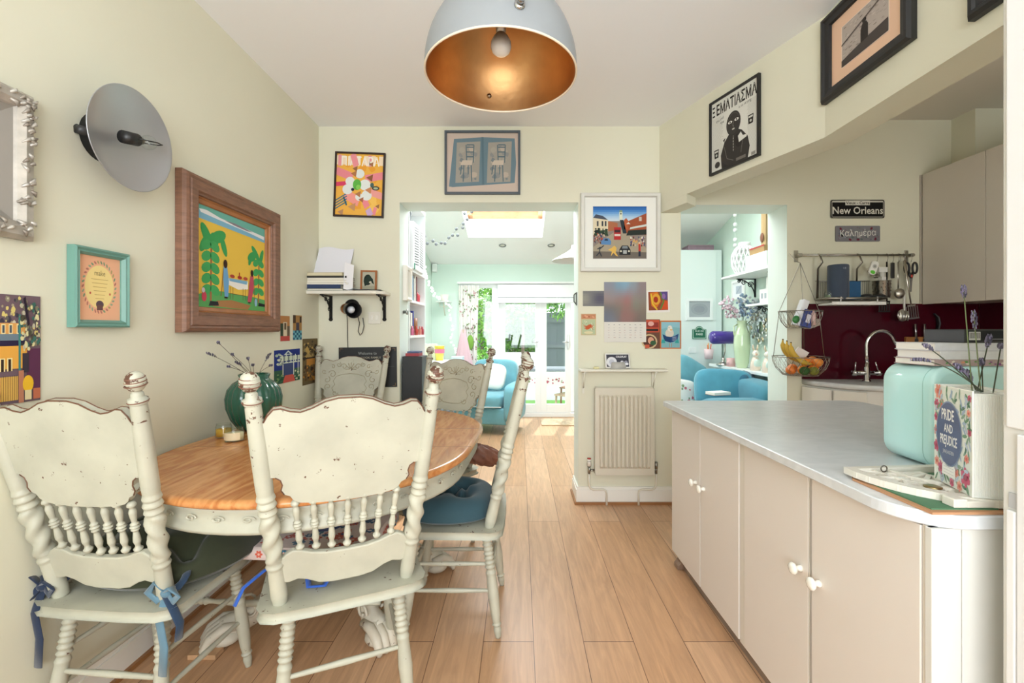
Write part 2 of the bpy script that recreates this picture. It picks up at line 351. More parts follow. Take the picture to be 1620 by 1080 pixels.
# beam: angled from the back corner, then running towards the camera
bm_ = MB(CREAM)
bm_.prism([(1.049, D+.001), (1.487, 2.215), (1.487, -1.8), (1.656, -1.8), (1.652, 2.275), (1.268, 3.215), (1.19, D+.001)], 2.238, 2.876)
bm_.prism([(1.050, D+.002), (1.153, 3.19-.055), (1.248, 3.225), (1.186, D+.002)], 2.178, 2.24)
struct(bm_, 'beam', wallm)
struct(MB(CREAM).box(3.24, 3.45, 3.236, D, 2.475, 2.876), 'chimney_breast', wallm)
# skirting boards
def skirt(name, pts):
    """mitred skirting with an oak bead, offset to the right of the travel direction"""
    P = [Vector(p) for p in pts]
    def off(t):
        out = []
        for i, p in enumerate(P):
            ds = []
            if i > 0: ds.append((P[i]-P[i-1]).normalized())
            if i < len(P)-1: ds.append((P[i+1]-P[i]).normalized())
            ns = [Vector((d.y, -d.x)) for d in ds]; m_ = sum(ns, Vector((0, 0))); m_.normalize(); out.append(p+m_*(t/max(.3, m_.dot(ns[0]))))
        return out
    m = MB()
    for t0, t1, z0, z1, c in ((0, .016, 0, .105, 'ebe9e2'), (0, .010, .1052, .128, 'ebe9e2'), (.0162, .030, 0, .018, '9a6b42')):
        A, B = off(t0), off(t1); m.col(c); n = len(P)
        vs = [(q.x, q.y, z) for z in (z0, z1) for q in A+B]
        fs = []
        for i in range(n-1): fs += [(i, n+i, n+i+1, i+1), (2*n+i, 2*n+i+1, 3*n+i+1, 3*n+i), (n+i, 3*n+i, 3*n+i+1, n+i+1), (i, i+1, 2*n+i+1, 2*n+i)]
        fs += [(0, 2*n, 3*n, n), (n-1, 2*n-1, 4*n-1, 3*n-1)]
        m.add(vs, fs, False)
    return struct(m, name, satin)
skirt('baseboard_back', [(.44, DB), (.44, D), (1.21, D)])
skirt('baseboard_left', [(XL, -1.8), (XL, D-.001)][:])
skirt('baseboard_corner', [(XL+.02, D), (-.90, D), (-.90, DB-.01)])
# ---- garden room beyond the openings
YF = 6.78
def zc(Y): return 2.28+.27*(YF-Y)
XG0, XG1 = -1.31, 2.52
struct(MB(MINTW).prism([(DB, 0), (YF, 0), (YF, zc(YF)+.06), (DB, zc(DB)+.06)], XG0-.12, XG0, 'x'), 'wall_garden_left', wallm)
struct(MB(MINTW).prism([(DB, 0), (YF, 0), (YF, zc(YF)+.06), (DB, zc(DB)+.06)], XG1, XG1+.12, 'x'), 'wall_garden_right', wallm)
struct(MB(MINTW).prism([(XG0, 2.9), (XG1, 2.9), (XG1, 3.2), (XG0, 3.2)], DB-.1, DB-.001, 'y'), 'wall_garden_over_openings', wallm)
struct(wall_with_holes(XG0, XG1, 0, 2.32, [(-.904, 1.30, 0, 2.006)], YF, YF+.16, MINTW, 'e8e4da', 'f4f4f2'), 'wall_garden_far', wallm, fix=False)
SX0, SX1, SY0, SY1 = -.667, .296, 4.75, 5.93
m = MB('f3f3f2')
for (a, b, c, d) in ((XG0, SX0, DB-.1, YF+.1), (SX1, XG1, DB-.1, YF+.1), (SX0, SX1, DB-.1, SY0), (SX0, SX1, SY1, YF+.1)):
    m.add([(a,c,zc(c)),(b,c,zc(c)),(b,d,zc(d)),(a,d,zc(d)),(a,c,zc(c)+.08),(b,c,zc(c)+.08),(b,d,zc(d)+.08),(a,d,zc(d)+.08)], [(0,3,2,1),(4,5,6,7),(0,1,5,4),(1,2,6,5),(2,3,7,6),(3,0,4,7)])
struct(m, 'ceiling_garden_room', matte)
m = MB('fafafa')
for (a, b, c, d) in ((SX0-.04, SX0, SY0, SY1), (SX1, SX1+.04, SY0, SY1), (SX0, SX1, SY0-.04, SY0), (SX0, SX1, SY1, SY1+.04)):
    m.add([(a,c,zc(c)+.081),(b,c,zc(c)+.081),(b,d,zc(d)+.081),(a,d,zc(d)+.081),(a,c,zc(c)+.3),(b,c,zc(c)+.3),(b,d,zc(d)+.3),(a,d,zc(d)+.3)], [(0,3,2,1),(4,5,6,7),(0,1,5,4),(1,2,6,5),(2,3,7,6),(3,0,4,7)])
struct(m, 'trim_1', matte)
m = MB('d9a878')
for (a, b, c, d) in ((SX0, SX0+.06, SY0, SY1), (SX1-.06, SX1, SY0, SY1), (SX0, SX1, SY0, SY0+.06), (SX0, SX1, SY1-.09, SY1)):
    m.add([(a,c,zc(c)+.24),(b,c,zc(c)+.24),(b,d,zc(d)+.24),(a,d,zc(d)+.24),(a,c,zc(c)+.29),(b,c,zc(c)+.29),(b,d,zc(d)+.29),(a,d,zc(d)+.29)], [(0,3,2,1),(4,5,6,7),(0,1,5,4),(1,2,6,5),(2,3,7,6),(3,0,4,7)])
struct(m, 'window_1', woody)
m = MB(); m.add([(SX0,SY0,zc(SY0)+.26),(SX1,SY0,zc(SY0)+.27),(SX1,SY1,zc(SY1)+.27),(SX0,SY1,zc(SY1)+.27)], [(0,1,2,3)])
struct(m, 'window_2', glass)
# ---- french doors: outer frame, sidelight, leaves
U = 'f2f3f4'
m = MB(U); y0, y1 = YF+.03, YF+.10
for a in ((-.904, -.86, .06, 1.93), (-.414, -.30, .06, 1.93), (1.25, 1.30, .06, 1.93), (-.904, 1.30, 1.93, 2.006), (-.904, 1.30, 0, .06)): m.box(a[0], a[1], y0, y1, a[2], a[3])
fr = struct(m, 'window_3', satin, bevel=.004)
struct(MB().box(-.86, -.414, YF+.06, YF+.064, .06, 1.93), 'window_4', glass)
def leaf(name, w, loc, rz, label=None):
    m = MB(U); s = .085
    for a in ((0, s, 0, 1.865), (w-s, w, 0, 1.865), (s, w-s, 0, .13), (s, w-s, 1.865-s, 1.865)): m.box(a[0], a[1], -.025, .025, a[2], a[3])
    o = struct(m, name, satin, loc=loc, rz=rz, bevel=.004)
    MB().box(s, w-s, -.003, .003, .13, 1.865-s).build('pane', glass, o)
    h = MB('d8d8d8').box(w-.055, w-.03, -.04, -.025, .95, 1.17); h.tube([(w-.042, -.04, 1.06), (w-.042, -.075, 1.06), (w-.13, -.075, 1.06)], .009); h.build('door_handle', metal, o)
    return o
leaf('door_1', .62, (-.30, YF+.065, .062), 0)
leaf('door_2', .45, (.32, YF+.065, .062), 0)
leaf('door_3', .46, (.80, YF+.14, .062), PI/2-.22)
# ---------------------------------------------------------------- dining chairs
CP = 'b9b8a7'; BR = '6b4632'
L_ = .745; BW0, BW1 = .19, .255     # back: length along its lean, half widths at seat and top
lean = math.atan2(.17, .725)
BK = TR(0, -.165, .463) @ RX(lean)  # local x across, z up along the back, -y is the rear face
def hw(w): return lerp(BW0, BW1, w/L_)
def post_prof():
    p = [(0,.020),(.04,.024),(.17,.022),(.185,.026),(.20,.021),(.21,.024),(.40,.025),(.415,.021),(.425,.026),(.445,.021),(.455,.027),(.475,.021),(.485,.026),(.505,.022),(.53,.0235),(.70,.0235),(.875,.0205),(.88,.0245),(.895,.0245),(.90,.0165),(.918,.015)]
    for i in range(22):
        t = i/21; b = -1.15+t*(PI/2+1.15); p.append((.925+.075*(math.sin(b)+.91)/1.91, max(.0005, .026*math.cos(b)*(1-.07*(i % 3 == 1)))))
    return p
def crest_pts():
    half = [(0,.660),(.03,.660),(.065,.652),(.10,.634),(.13,.624),(.155,.628),(.18,.638),(.198,.636),(.213,.618),(.222,.600),
            (hw(.58)-.012,.585),(hw(.5)-.012,.50),(hw(.43)-.014,.432),(.196,.430),(.183,.420),(.178,.404),(.182,.388),(.174,.374),(.158,.366),(.15,.352),(.135,.342),(.10,.335),(.05,.331),(0,.33)]
    return [(x, z) for x, z in half]+[(-x, z) for x, z in half[::-1][1:-1]]
def rail_pts():
    half = [(0,.155),(.06,.157),(.10,.165),(.13,.178),(.155,.182),(.175,.170),(hw(.15)-.012,.150),(hw(.08)-.010,.078),(.165,.074),(.14,.080),(.115,.072),(.08,.052),(.04,.045),(0,.045)]
    return half+[(-x, z) for x, z in half[::-1][1:-1]]
def seat_pts():
    half = [(0,.205),(.10,.205),(.17,.195),(.215,.165),(.232,.12),(.235,.0),(.238,-.12),(.242,-.17),(.232,-.195),(.20,-.212),(.1,-.218),(0,-.218)]
    return half+[(-x, y) for x, y in half[::-1][1:-1]]
def make_chair(label, grp):
    t = T('dining_chair', label, 'chair', group=grp)
    m = MB(CP); m.slab(seat_pts(), [(-.012,.433),(-.002,.436),(.0,.444),(0,.456),(-.004,.462),(-.012,.465)]); m.build('seat', chip, t)
    for s in (-1, 1):
        m = MB(CP, BK); m.turned((s*BW0, 0, 0), (s*(BW1), 0, L_), post_prof(), 16, 110, (.21, .41, 2.4*s, .17))
        m.col('7a5140'); m.fm = [0]*len(m.fm)
        zr = {i for i, v in enumerate(m.v) if (BK.inverted() @ v).z > .80*L_}
        m.fm = [1 if all(i in zr for i in f) else 0 for f in m.f]
        for q in (.885, .948, .962, .976): 
            m.tube([(s*lerp(BW0,BW1,q)+lerp(.025 if q < .9 else .0263, .02, max(0,(q-.955)*25) if q > .9 else 0)*math.cos(a), math.sin(a)*lerp(.025 if q < .9 else .0263, .02, max(0,(q-.955)*25) if q > .9 else 0), L_*q) for a in [2*PI*k/16 for k in range(16)]], .0016, 4, closed=True)
        m.build('back_post', [chip, chip_worn], t)
    m = MB(CP, BK); m.prism(crest_pts(), -.011, .011, 'y'); cr = None
    top = [p for p in crest_pts() if p[1] > .597]; top.sort()
    m.col('6b4632').tube([(x, -.0105, z+.0005) for x, z in top], .0022, 5); m.tube([(x, .0105, z+.0005) for x, z in top], .0018, 5)
    for sg in (-1, 1): m.tube([(sg*x, -.0108, z) for x, z in ((.196,.430),(.183,.420),(.178,.404),(.182,.388),(.174,.374))], .002, 5)
    cr = m.build('crest_rail', chip, t)
    # carved relief on the inner face
    m = MB('a39a80', BK)
    def scroll(cx, cz, r, a0, turns, sgn, n=16): return [(cx+sgn*r*(1-.75*k/n)*math.cos(a0+turns*2*PI*k/n), .0115, cz+r*(1-.75*k/n)*math.sin(a0+turns*2*PI*k/n)) for k in range(n+1)]
    for s in (-1, 1):
        for a in ((.13,.53,.030,.4,1.1),(.165,.49,.024,2,1),(.155,.44,.024,-1,1.1),(.10,.395,.022,3,1),(.05,.585,.024,0,1.1),(.09,.60,.018,2,1.2),(.19,.55,.018,4,.9),(.13,.585,.016,1,1)): m.tube(scroll(s*a[0], a[1], a[2], a[3], a[4], s), .0022, 5)
        m.tube([(s*x, .0115, z) for x, z in ((.0,.375),(.06,.378),(.11,.40),(.125,.43),(.105,.455),(.12,.48),(.10,.515),(.05,.53),(0,.535))], .002, 5)
    for k in range(7):
        a = PI*k/6; m.tube([(.006*math.cos(a), .0115, .565+.006*math.sin(a)), (.04*math.cos(a), .0115, .565+.05*math.sin(a))], .0026, 5)
    m.build('carving', chip, cr)
    m = MB(CP, BK); m.prism(rail_pts(), -.010, .010, 'y'); m.build('lower_rail', chip, t, bevel=.004)
    sp = [(0,.006),(.04,.0105),(.07,.0115),(.10,.007),(.14,.006),(.22,.0095),(.30,.0085),(.42,.006),(.455,.0105),(.48,.008),(.51,.0125),(.54,.008),(.565,.0105),(.60,.006),(.72,.0085),(.80,.0095),(.87,.006),(.90,.007),(.925,.0115),(.96,.0105),(1,.006)]
    for i in range(7):
        u = (i-3)/3; m = MB(CP, BK); m.turned((u*.133, 0, .160+.016*abs(u)), (u*.147, 0, .345), [(a, b*1.12) for a, b in sp], 12, 40); m.build('spindle', chip, t)
    lp = [(0,.0175),(.05,.020),(.07,.017)]+[q for k in range(7) for q in ((.085+.042*k,.0225),(.106+.042*k,.0165))]+[(.39,.022),(.42,.0195),(.60,.0235),(.80,.019),(.86,.015),(.875,.020),(.89,.014),(.93,.0165),(1,.011)]
    legs = {}
    for sx in (-1, 1):
        for sy in (-1, 1):
            a = Vector((sx*.165, sy*.15, .436)); b = Vector((sx*.198, sy*(.195 if sy > 0 else .205), 0)); legs[sx, sy] = (a, b)
            m = MB(CP); m.turned(a, b, lp, 14, 70); m.build('leg', chip, t)
    J = lambda k, z: legs[k][0].lerp(legs[k][1], (.436-z)/.436)
    stp = [(0,.007),(.3,.009),(.5,.0105),(.7,.009),(1,.007)]
    fp = [(0,.008),(.2,.011),(.3,.008)]+[q for k in range(6) for q in ((.33+.055*k,.0155),(.355+.055*k,.010))]+[(.70,.008),(.8,.011),(1,.008)]
    for p, q, pr in ((J((-1,1),.26), J((1,1),.26), fp), (J((-1,-1),.235), J((1,-1),.235), stp), (J((-1,-1),.30), J((-1,1),.30), stp), (J((1,-1),.30), J((1,1),.30), stp), (J((-1,-1),.19), J((-1,1),.19), stp), (J((1,-1),.19), J((1,1),.19), stp)):
        m = MB(CP); m.turned(p, q, pr, 10, 40); m.build('stretcher', chip, t)
    return t
GC = 'distressed white dining chairs round the table'
chA = make_chair('chipped white spindle back chair nearest the left wall, green cushion tied on with velvet bows', GC)
chA.location = (-1.252, 1.585, 0); chA.rotation_euler = (0, 0, math.radians(-5))
chB = dup(chA, (-.628, 1.625, 0), math.radians(24), 'chipped white spindle back chair in the middle foreground with a coral floral cushion')
chC = dup(chA, (-.295, 2.125, 0), math.radians(90), 'chipped white chair on the aisle side of the table with a round teal cushion')
chD = dup(chA, (-.56, 2.72, 0), math.radians(180-30), 'chipped white carved back chair at the far end of the table, before the opening')
chE = dup(chA, (-1.225, 3.02, 0), math.radians(180), 'chipped white carved back chair against the back wall, before the chalkboard')

chA.scale = (.94, 1, 1)
# ---------------------------------------------------------------- cushions
def pillow(nu, nv, w, d, h, tufts, depth, rad, pw=3.2, rim=.35, droop=0):
    """closed tufted pad, w x d, sitting on z=0"""
    def f(side):
        def g(u, v):
            a, b = 2*u-1, 2*v-1
            # square to squircle
            x = a*math.sqrt(1-b*b*rad/2); y = b*math.sqrt(1-a*a*rad/2)
            e = max(0, 1-abs(a)**pw)*max(0, 1-abs(b)**pw); z = e**.5
            dz = sum(math.exp(-(((x*w/2-tx)**2+(y*d/2-ty)**2)/(depth[1]**2))) for tx, ty in tufts)*depth[0]
            cr = 0
            for i, (tx, ty) in enumerate(tufts):
                for (sx, sy) in tufts[i+1:]:
                    q = Vector((sx-tx, sy-ty)); l = q.length
                    if l < depth[2]:
                        p = Vector((x*w/2-tx, y*d/2-ty)); k = p.dot(q)/l/l
                        if 0 < k < 1: cr = max(cr, math.exp(-((p-q*k).length/.013)**2))
            top = h*(rim+(1-rim)*z)-(dz+cr*depth[0]*.35)*z if side else -h*.0
            if not side: top = h*rim*(1-z)*.6
            if side and e < 1e-4: top = h*rim*.6
            return (x*w/2, y*d/2, top)
        return g
    return f
def pad(name, w, d, h, tufts, depth, rad, col, mat, **k):
    m = MB(col); f = pillow(0, 0, w, d, h, tufts, depth, rad); m.grid(f(True), 72, 72); m.grid(f(False), 40, 40)
    o = m.build(name, mat, **k); return o
tg = lambda s, n=2: [(s*(i-(n-1)/2), s*(j-(n-1)/2)) for i in range(n) for j in range(n)]
t = T('seat_cushion', 'dark olive green velvet tufted cushion tied to the left chair', 'cushion', (-1.225, 1.655, .467), math.radians(-5), 'tufted velvet seat cushions')
pad('pad', .52, .50, .165, tg(.16, 3), (.065, .04, .18), .9, '2b3019', fabric, parent=t)
def bow(par, x, y, z, s, cl, cd):
    m = MB(cd); m.tube([(x+.030*math.cos(a), y+.036*math.sin(a), z+.012*math.sin(2*a)) for a in [2*PI*k/14 for k in range(14)]], .013, 8, closed=True, flat=.35, up=(0,0,1))
    m.build('tie_loop', fabric, par)
    kx = x+s*.012; ky = y-.040
    m = MB(cl); m.ball((kx, ky, z-.012), (.017, .015, .016))
    for dx, zz in ((-.045, .035), (.045, .020)):
        m.tube([(kx, ky, z-.01), (kx+dx*.6, ky-.012, z-.01+zz), (kx+dx*1.1, ky-.012, z-.02+zz*.3), (kx+dx*.6, ky-.006, z-.035), (kx, ky, z-.012)], .013, 8, flat=.3)
    m.tube([(kx, ky, z-.02), (kx-.01, ky-.015, z-.09), (kx+.003, ky-.012, z-.17), (kx-.004, ky-.01, z-.26)], .014, 8, flat=.22)
    m.build('bow', fabric, par)
    m = MB(cd); m.tube([(kx, ky, z-.02), (kx+s*.035, ky-.01, z-.06), (kx+s*.05, ky-.006, z-.10), (kx+s*.045, ky-.006, z-.15)], .013, 8, flat=.22); m.build('tie_tail', fabric, par)
bow(t, .165, -.22, .05, 1, '5d7f92', '1d3550'); bow(t, -.225, -.22, .05, -1, '1b2c48', '16243c')

t = T('box_cushion', 'thin square coral and blue floral patterned cushion on the middle chair', 'cushion', (-.775, 1.815, .467), math.radians(-4))
pm = m = MB('e6d2ca'); m.slab([(.235,.19),(.22,.205),(-.22,.205),(-.235,.19),(-.235,-.17),(-.22,-.185),(.22,-.185),(.235,-.17)], [(.01,0),(0,.004),(0,.036),(.012,.046)])
random.seed(3)
# printed flowers on the top and sides
def bloom(m, M, r, c1, c2):
    keep = m.m; m.m = M
    for k in range(6):
        a = 2*PI*k/6; m.ell(math.cos(a)*r*.55, math.sin(a)*r*.55, r*.42, r*.30, 0, c1, 9, a)
    m.ell(0, 0, r*.3, r*.3, -.0006, c2, 9); m.m = keep
for i in range(70):
    x = random.uniform(-.205, .205); y = random.uniform(-.16, .18)
    bloom(m, TR(x, y, .0466+i*.00002) @ RX(-PI/2) @ RY(random.random()*6), random.uniform(.014, .026), random.choice(['d2604a', 'c9543f', 'd9705a', '3f6f8c', '2f5f86']), random.choice(['e9b8a4', '294a80', 'e8e0dc']))
keep = m.m; m.m = TR(0, .01, .0484) @ RX(-PI/2); m.ell(0, 0, .062, .05, 0, '33407e', 20); m.ell(0, 0, .05, .038, -.0005, '4a5894', 20); m.m = keep
for i in range(120):
    s = i % 4; q = random.uniform(-.16, .16); z = random.uniform(.012, .034)
    M = [TR(q, -.1855, z), TR(q, .2055, z) @ RZ(PI), TR(.2355, q, z) @ RZ(PI/2), TR(-.2355, q, z) @ RZ(-PI/2)][s]
    bloom(m, M, random.uniform(.012, .018), random.choice(['d2604a', 'd9705a', 'c9543f', '3f7f9c']), 'e9b8a4')
m.build('pad', cloth, t, fix=False)
m = MB('f2f0ea').box(.05, .10, -.24, -.185, .003, .006); m.col('55565a'); m.box(.055, .095, -.235, -.2345, .006, .0066); m.box(.06, .09, -.225, -.21, .006, .0065); m.build('care_label', cloth, t)
for s, pts in ((-1, [(-.06,-.185,.012),(-.10,-.24,-.005),(-.13,-.30,-.03),(-.14,-.33,-.075)]), (1, [(.03,-.18,.02),(.07,-.26,.006),(.12,-.34,.006),(.165,-.33,.006),(.155,-.26,.010),(.14,-.19,.02)])):
    MB('2f5fc0').tube(pts, .010, 6, flat=.3).build('tie', cloth, t)
t = T('seat_cushion', 'plump round-cornered teal velvet tufted cushion on the aisle side chair', 'cushion', (-.32, 2.11, .467), math.radians(90), 'tufted velvet seat cushions')
pad('pad', .42, .43, .125, tg(.14, 2)+[(0,0)], (.06, .045, .16), .85, '2a4a55', fabric, parent=t)
m = MB(CP); m.tube([(.19,-.17,0), (.205,-.19,.05), (.21,-.215,.12)], .010, 8, flat=.5); m.build('wooden_side_rail', chip, t)
t = T('seat_cushion', 'grey blue cushion with white piping on the far end chair', 'cushion', (-.54, 2.70, .467), math.radians(150), 'tufted velvet seat cushions')
pad('pad', .40, .38, .06, [(0,0)], (.02, .04, .1), .7, '8fa3ad', fabric, parent=t)
# brown gathered leather pouffe/bag lying over that seat's aisle corner
m = MB('8a5a48')
def drape(u, v):
    a = 2*PI*u; b = -PI/2+PI*v; r = 1+.13*math.sin(9*a+6*b)*math.cos(b)+.07*math.sin(17*a)
    return (.135*r*math.cos(a)*math.cos(b), .085*r*math.sin(a)*math.cos(b), .055*math.sin(b)*r)
m.grid(drape, 48, 20, closeu=True)
m.build('crumpled_bag', leather, loc=(-.235, 2.62, .586), rot=(0, .25, .2), label='brown crumpled leather bag lying beyond the teal cushion by the table edge', cat='bag')

# ---------------------------------------------------------------- dining table
TZ = .80
def stadium(r, cx0, cy0, cx1, cy1, n=28):
    a0 = math.atan2(cy1-cy0, cx1-cx0); ps = []
    for i in range(n+1): a = a0-PI/2+PI*i/n; ps.append((cx1+r*math.cos(a), cy1+r*math.sin(a)))
    for i in range(n+1): a = a0+PI/2+PI*i/n; ps.append((cx0+r*math.cos(a), cy0+r*math.sin(a)))
    return ps
tb = T('dining_table', 'oval honey coloured wooden table top on a white painted carved claw foot base', 'table', (-.84, 2.12, 0))
R = .632; S = stadium(R, 0, -.165, .02, .195)
m = MB(); m.slab(S, [(.03,TZ-.030),(.010,TZ-.028),(.0,TZ-.020),(.0,TZ-.012),(.006,TZ-.004),(.018,TZ)]); tt = m.build('tabletop', tabletop_m, tb)
m = MB('7a4a24')
for y in (-.165, .195): m.box(-R+.02, R-.0, y-.001, y+.001, TZ-.001, TZ+.0004)
m.build('leaf_joint', woody, tt)
m = MB(CP); m.slab(stadium(R-.028, 0, -.165, .02, .195), [(.03,TZ-.115),(.004,TZ-.112),(0,TZ-.10),(.012,TZ-.085),(.012,TZ-.05),(0,TZ-.030)])
# raised scroll carving along the apron
P = stadium(R-.034, 0, -.165, .02, .195, 60)
for i in range(0, len(P)-1, 3):
    a = Vector(P[i]); b = Vector(P[i+1]); d = (b-a).normalized(); 
    m.tube([(a.x+d.x*.022*math.cos(q)*(1-q/9), a.y+d.y*.022*math.cos(q)*(1-q/9), TZ-.068+.011*math.sin(q)*(1-q/9)) for q in [k*.7 for k in range(11)]], .0028, 4)
m.build('apron', chip, tb)
m = MB(CP); m.lathe([(.0,.25),(.10,.25),(.13,.30),(.15,.34),(.12,.38),(.085,.42),(.11,.50),(.13,.56),(.10,.62),(.14,.66),(.20,.685)], 28, lambda a, z: 1+.04*math.cos(10*a)); m.build('pedestal', chip, tb)
for fx, fy in ((.265, -.235), (-.385, -.235), (.40, .34), (-.40, .34)):
    f = Vector((fx, fy, 0)); d = f.normalized(); l = f.length; m = MB('d6d0c0')
    path = [(.05,.40,.07),(.15,.42,.075),(.27,.36,.066),(.45,.24,.055),(.62,.14,.050),(.78,.09,.048),(.90,.075,.052),(1.0,.06,.056)]
    m.tube([tuple(d*l*q)[:2]+(z,) for q, z, r in path], [r*.8 for q, z, r in path], 12, flat=1.15)
    sd = Vector((-d.y, d.x, 0))
    for k in range(4):
        o = (k-1.5)*.031
        base = d*l*1.0+sd*o; m.tube([base-d*.06+Vector((0,0,.085)), base+Vector((0,0,.088)), base+d*.045+Vector((0,0,.062)), base+d*.068+Vector((0,0,.022)), base+d*.066+Vector((0,0,.006))], [.017,.021,.020,.017,.010], 8)
    m.ball(tuple(d*l*.98+Vector((0,0,.035))), (.062, .062, .034))
    for s in (-1, 1):  # acanthus scroll on the knee
        c = d*l*.80+sd*s*.045+Vector((0,0,.125)); m.tube([c+d*(.04*(1-q/8)*math.cos(q))+Vector((0,0,.04*(1-q/8)*math.sin(q))) for q in [k*.6 for k in range(11)]], .006, 6)
    m.build('claw_foot_leg', chip, tb)
m = MB('c9a27c').box(-.47, -.36, -.325, -.275, 0, .018); m.build('wooden_foot_block', woody, tb)
m = MB(CP); m.turned((-.385,-.235,.17), (.265,-.235,.17), [(0,.008),(.2,.014),(.4,.010),(.45,.019),(.5,.013),(.55,.019),(.6,.010),(.8,.014),(1,.008)], 10, 40); m.build('stretcher', chip, tb)
# ---------------------------------------------------------------- things on the walls
def onback(x0, y0, x1, y1, Y=D-.002):
    a = at(x0, y0, Y); b = at(x1, y1, Y); return Vector(((a.x+b.x)/2, Y, (a.z+b.z)/2)), b.x-a.x, a.z-b.z
def onleft(x0, x1, y0, y1, off=.002):
    """pixel columns x0, x1 on the left wall, rows y0, y1 read at column x1"""
    X = -XL-off; Y0 = X*F/(822-x0); Y1 = X*F/(822-x1); z0 = H+(522-y0)*Y1/F; z1 = H+(522-y1)*Y1/F
    return Vector((-X, (Y0+Y1)/2, (z0+z1)/2)), Y1-Y0, z0-z1
def art(w, h, y=0): m = MB(); m.m = TR(-w/2, y, -h/2) @ SC(w, 1, h); return m
def picture(label, loc, w, h, rz, prof, fcol, fmat, draw, cat='picture', name='framed_picture', group=None, tilt=0, mount=None, back=.004, glassy=False, pw=None):
    t = T(name, label, cat, loc, group=group, rot=(0, tilt, rz))
    m = MB(fcol); m.ring(w, h, prof); m.build('frame', fmat, t)
    ins = prof[-1][0] if pw is None else pw; iw, ih = w-2*ins+.002, h-2*ins+.002
    m = art(iw, ih, -back); m.rect(0, 1, 0, 1, 0, mount or 'f0ece2')
    draw(m, iw, ih); m.build('print', paper, t, fix=False)
    if glassy: m = MB(); m.rect(-iw/2, iw/2, -ih/2, ih/2, -back-.004); m.build('glazing', glass, t, fix=False)
    return t
def pf(w, d, step=.0): return [(0, 0), (0, d), (w, d), (w, .002)]
LA, RA = PI/2, -PI/2
def blobs(m, n, cols, r0, r1, y0=-.0003, box=(0,1,0,1), asp=1.0, seed=1):
    rr = random.Random(seed)
    for i in range(n):
        r = rr.uniform(r0, r1); x = rr.uniform(box[0]+r, box[1]-r); z = rr.uniform(box[2]+r*asp, box[3]-r*asp); k = rr.randint(5, 8); a0 = rr.random()*6
        m.poly([(x+r*rr.uniform(.6,1)*math.cos(a0+2*PI*j/k), z+r*asp*rr.uniform(.6,1)*math.sin(a0+2*PI*j/k)) for j in range(k)], y0-i*.000012, rr.choice(cols))

# --- large carved wooden frame with a naive palm painting
def palms(m, w, h):
    m.rect(0, 1, 0, 1, -.0002, 'e6c04f'); m.poly([(0,.87),(1,.84),(1,1),(0,1)], -.0004, '6fb3a6'); m.poly([(0,.86),(1,.83),(1,.90),(.5,.90),(0,.94)], -.0006, '7fb4cf')
    m.poly([(.03,.95),(.12,.96),(.30,.93),(.6,.92),(.98,.90),(.98,.86),(.7,.885),(.4,.90),(.2,.91),(.05,.92)], -.0008, 'e4e6ea'); m.poly([(.35,.925),(.5,.93),(.78,.905),(.7,.895),(.5,.905)], -.001, '8d8490')
    m.poly([(0,0),(1,0),(1,.14),(.8,.16),(.5,.17),(.3,.18),(.1,.15),(0,.12)], -.0008, '5ba25e'); m.poly([(.2,.02),(.7,.01),(.75,.06),(.45,.10),(.25,.08)], -.001, 'a5794e')
    def palm(x, tops, z0, z1, s):
        m.line([(x,z0),(x+.01,z1)], .02*s, -.0011, '9b6a46')
        for i, (dx, dz, rx, rz, ro) in enumerate(tops): m.ell(x+dx, z1+dz, rx, rz, -.0012-.0001*i, '3f9c58', 16, ro)
        q = z1-.06
        while q > z0+.08:
            for sg in (-1, 1): m.ell(x+sg*.045*s, q, .055*s, .04*s, -.0016-.0001*(q > .4), '46a35e', 12, sg*-.6)
            q -= .11
    palm(.17, [(-.05,.03,.05,.13,.5),(.10,.05,.11,.06,.5),(.17,-.03,.035,.11,.35),(-.08,-.05,.04,.1,-.5),(.04,.0,.06,.08,0)], .07, .68, 1.2)
    palm(.88, [(-.05,.05,.035,.10,.7),(-.11,.0,.08,.05,.6),(.05,.02,.03,.10,-.3),(-.14,-.04,.025,.07,-.3)], .10, .62, 1.0)
    m.poly([(.40,.33),(.70,.33),(.70,.24),(.55,.22),(.40,.26)], -.0022, 'eceae4'); m.poly([(.41,.33),(.69,.33),(.68,.29),(.42,.30)], -.0024, '7aaccb')
    for x in (.43, .47, .62, .66): m.line([(x,.24),(x,.11)], .005, -.0022, '6b4030')
    m.line([(.43,.17),(.66,.16)], .005, -.0023, '6b4030')
    for x, c in ((.46,'b04a3c'),(.57,'a8372c'),(.66,'b04a3c')): m.ell(x, .355, .035, .018, -.0026, c)
    m.line([(.565,.34),(.565,.41)], .014, -.0027, 'a8372c')
    m.poly([(.335,.44),(.385,.44),(.41,.30),(.40,.13),(.35,.13),(.33,.3)], -.0028, '6fa3cc'); m.ell(.36, .47, .028, .045, -.003, '3b2620'); m.line([(.345,.12),(.39,.12)], .018, -.003, '2b2020'); m.line([(.30,.13),(.335,.42)], .008, -.0027, '8d5a3a')
    m.poly([(.74,.40),(.79,.40),(.795,.25),(.75,.10),(.69,.10),(.71,.22),(.72,.3)], -.0028, 'b84f62'); m.ell(.765, .43, .022, .04, -.003, '3b2620'); m.line([(.70,.09),(.74,.09)], .014, -.003, '2b2020'); m.line([(.80,.35),(.81,.10)], .006, -.0027, '8d5a3a')
    m.ell(.085, .11, .03, .05, -.003, 'c0455a'); m.ell(.075, .17, .02, .025, -.0032, 'c7b8c8'); m.ell(.83, .10, .022, .045, -.003, '8fb6d4'); m.poly([(.14,.02),(.27,.03),(.26,.07),(.16,.07)], -.003, '2d3034'); m.poly([(.87,.06),(.99,.06),(.99,.09),(.88,.10)], -.003, '1f2023')
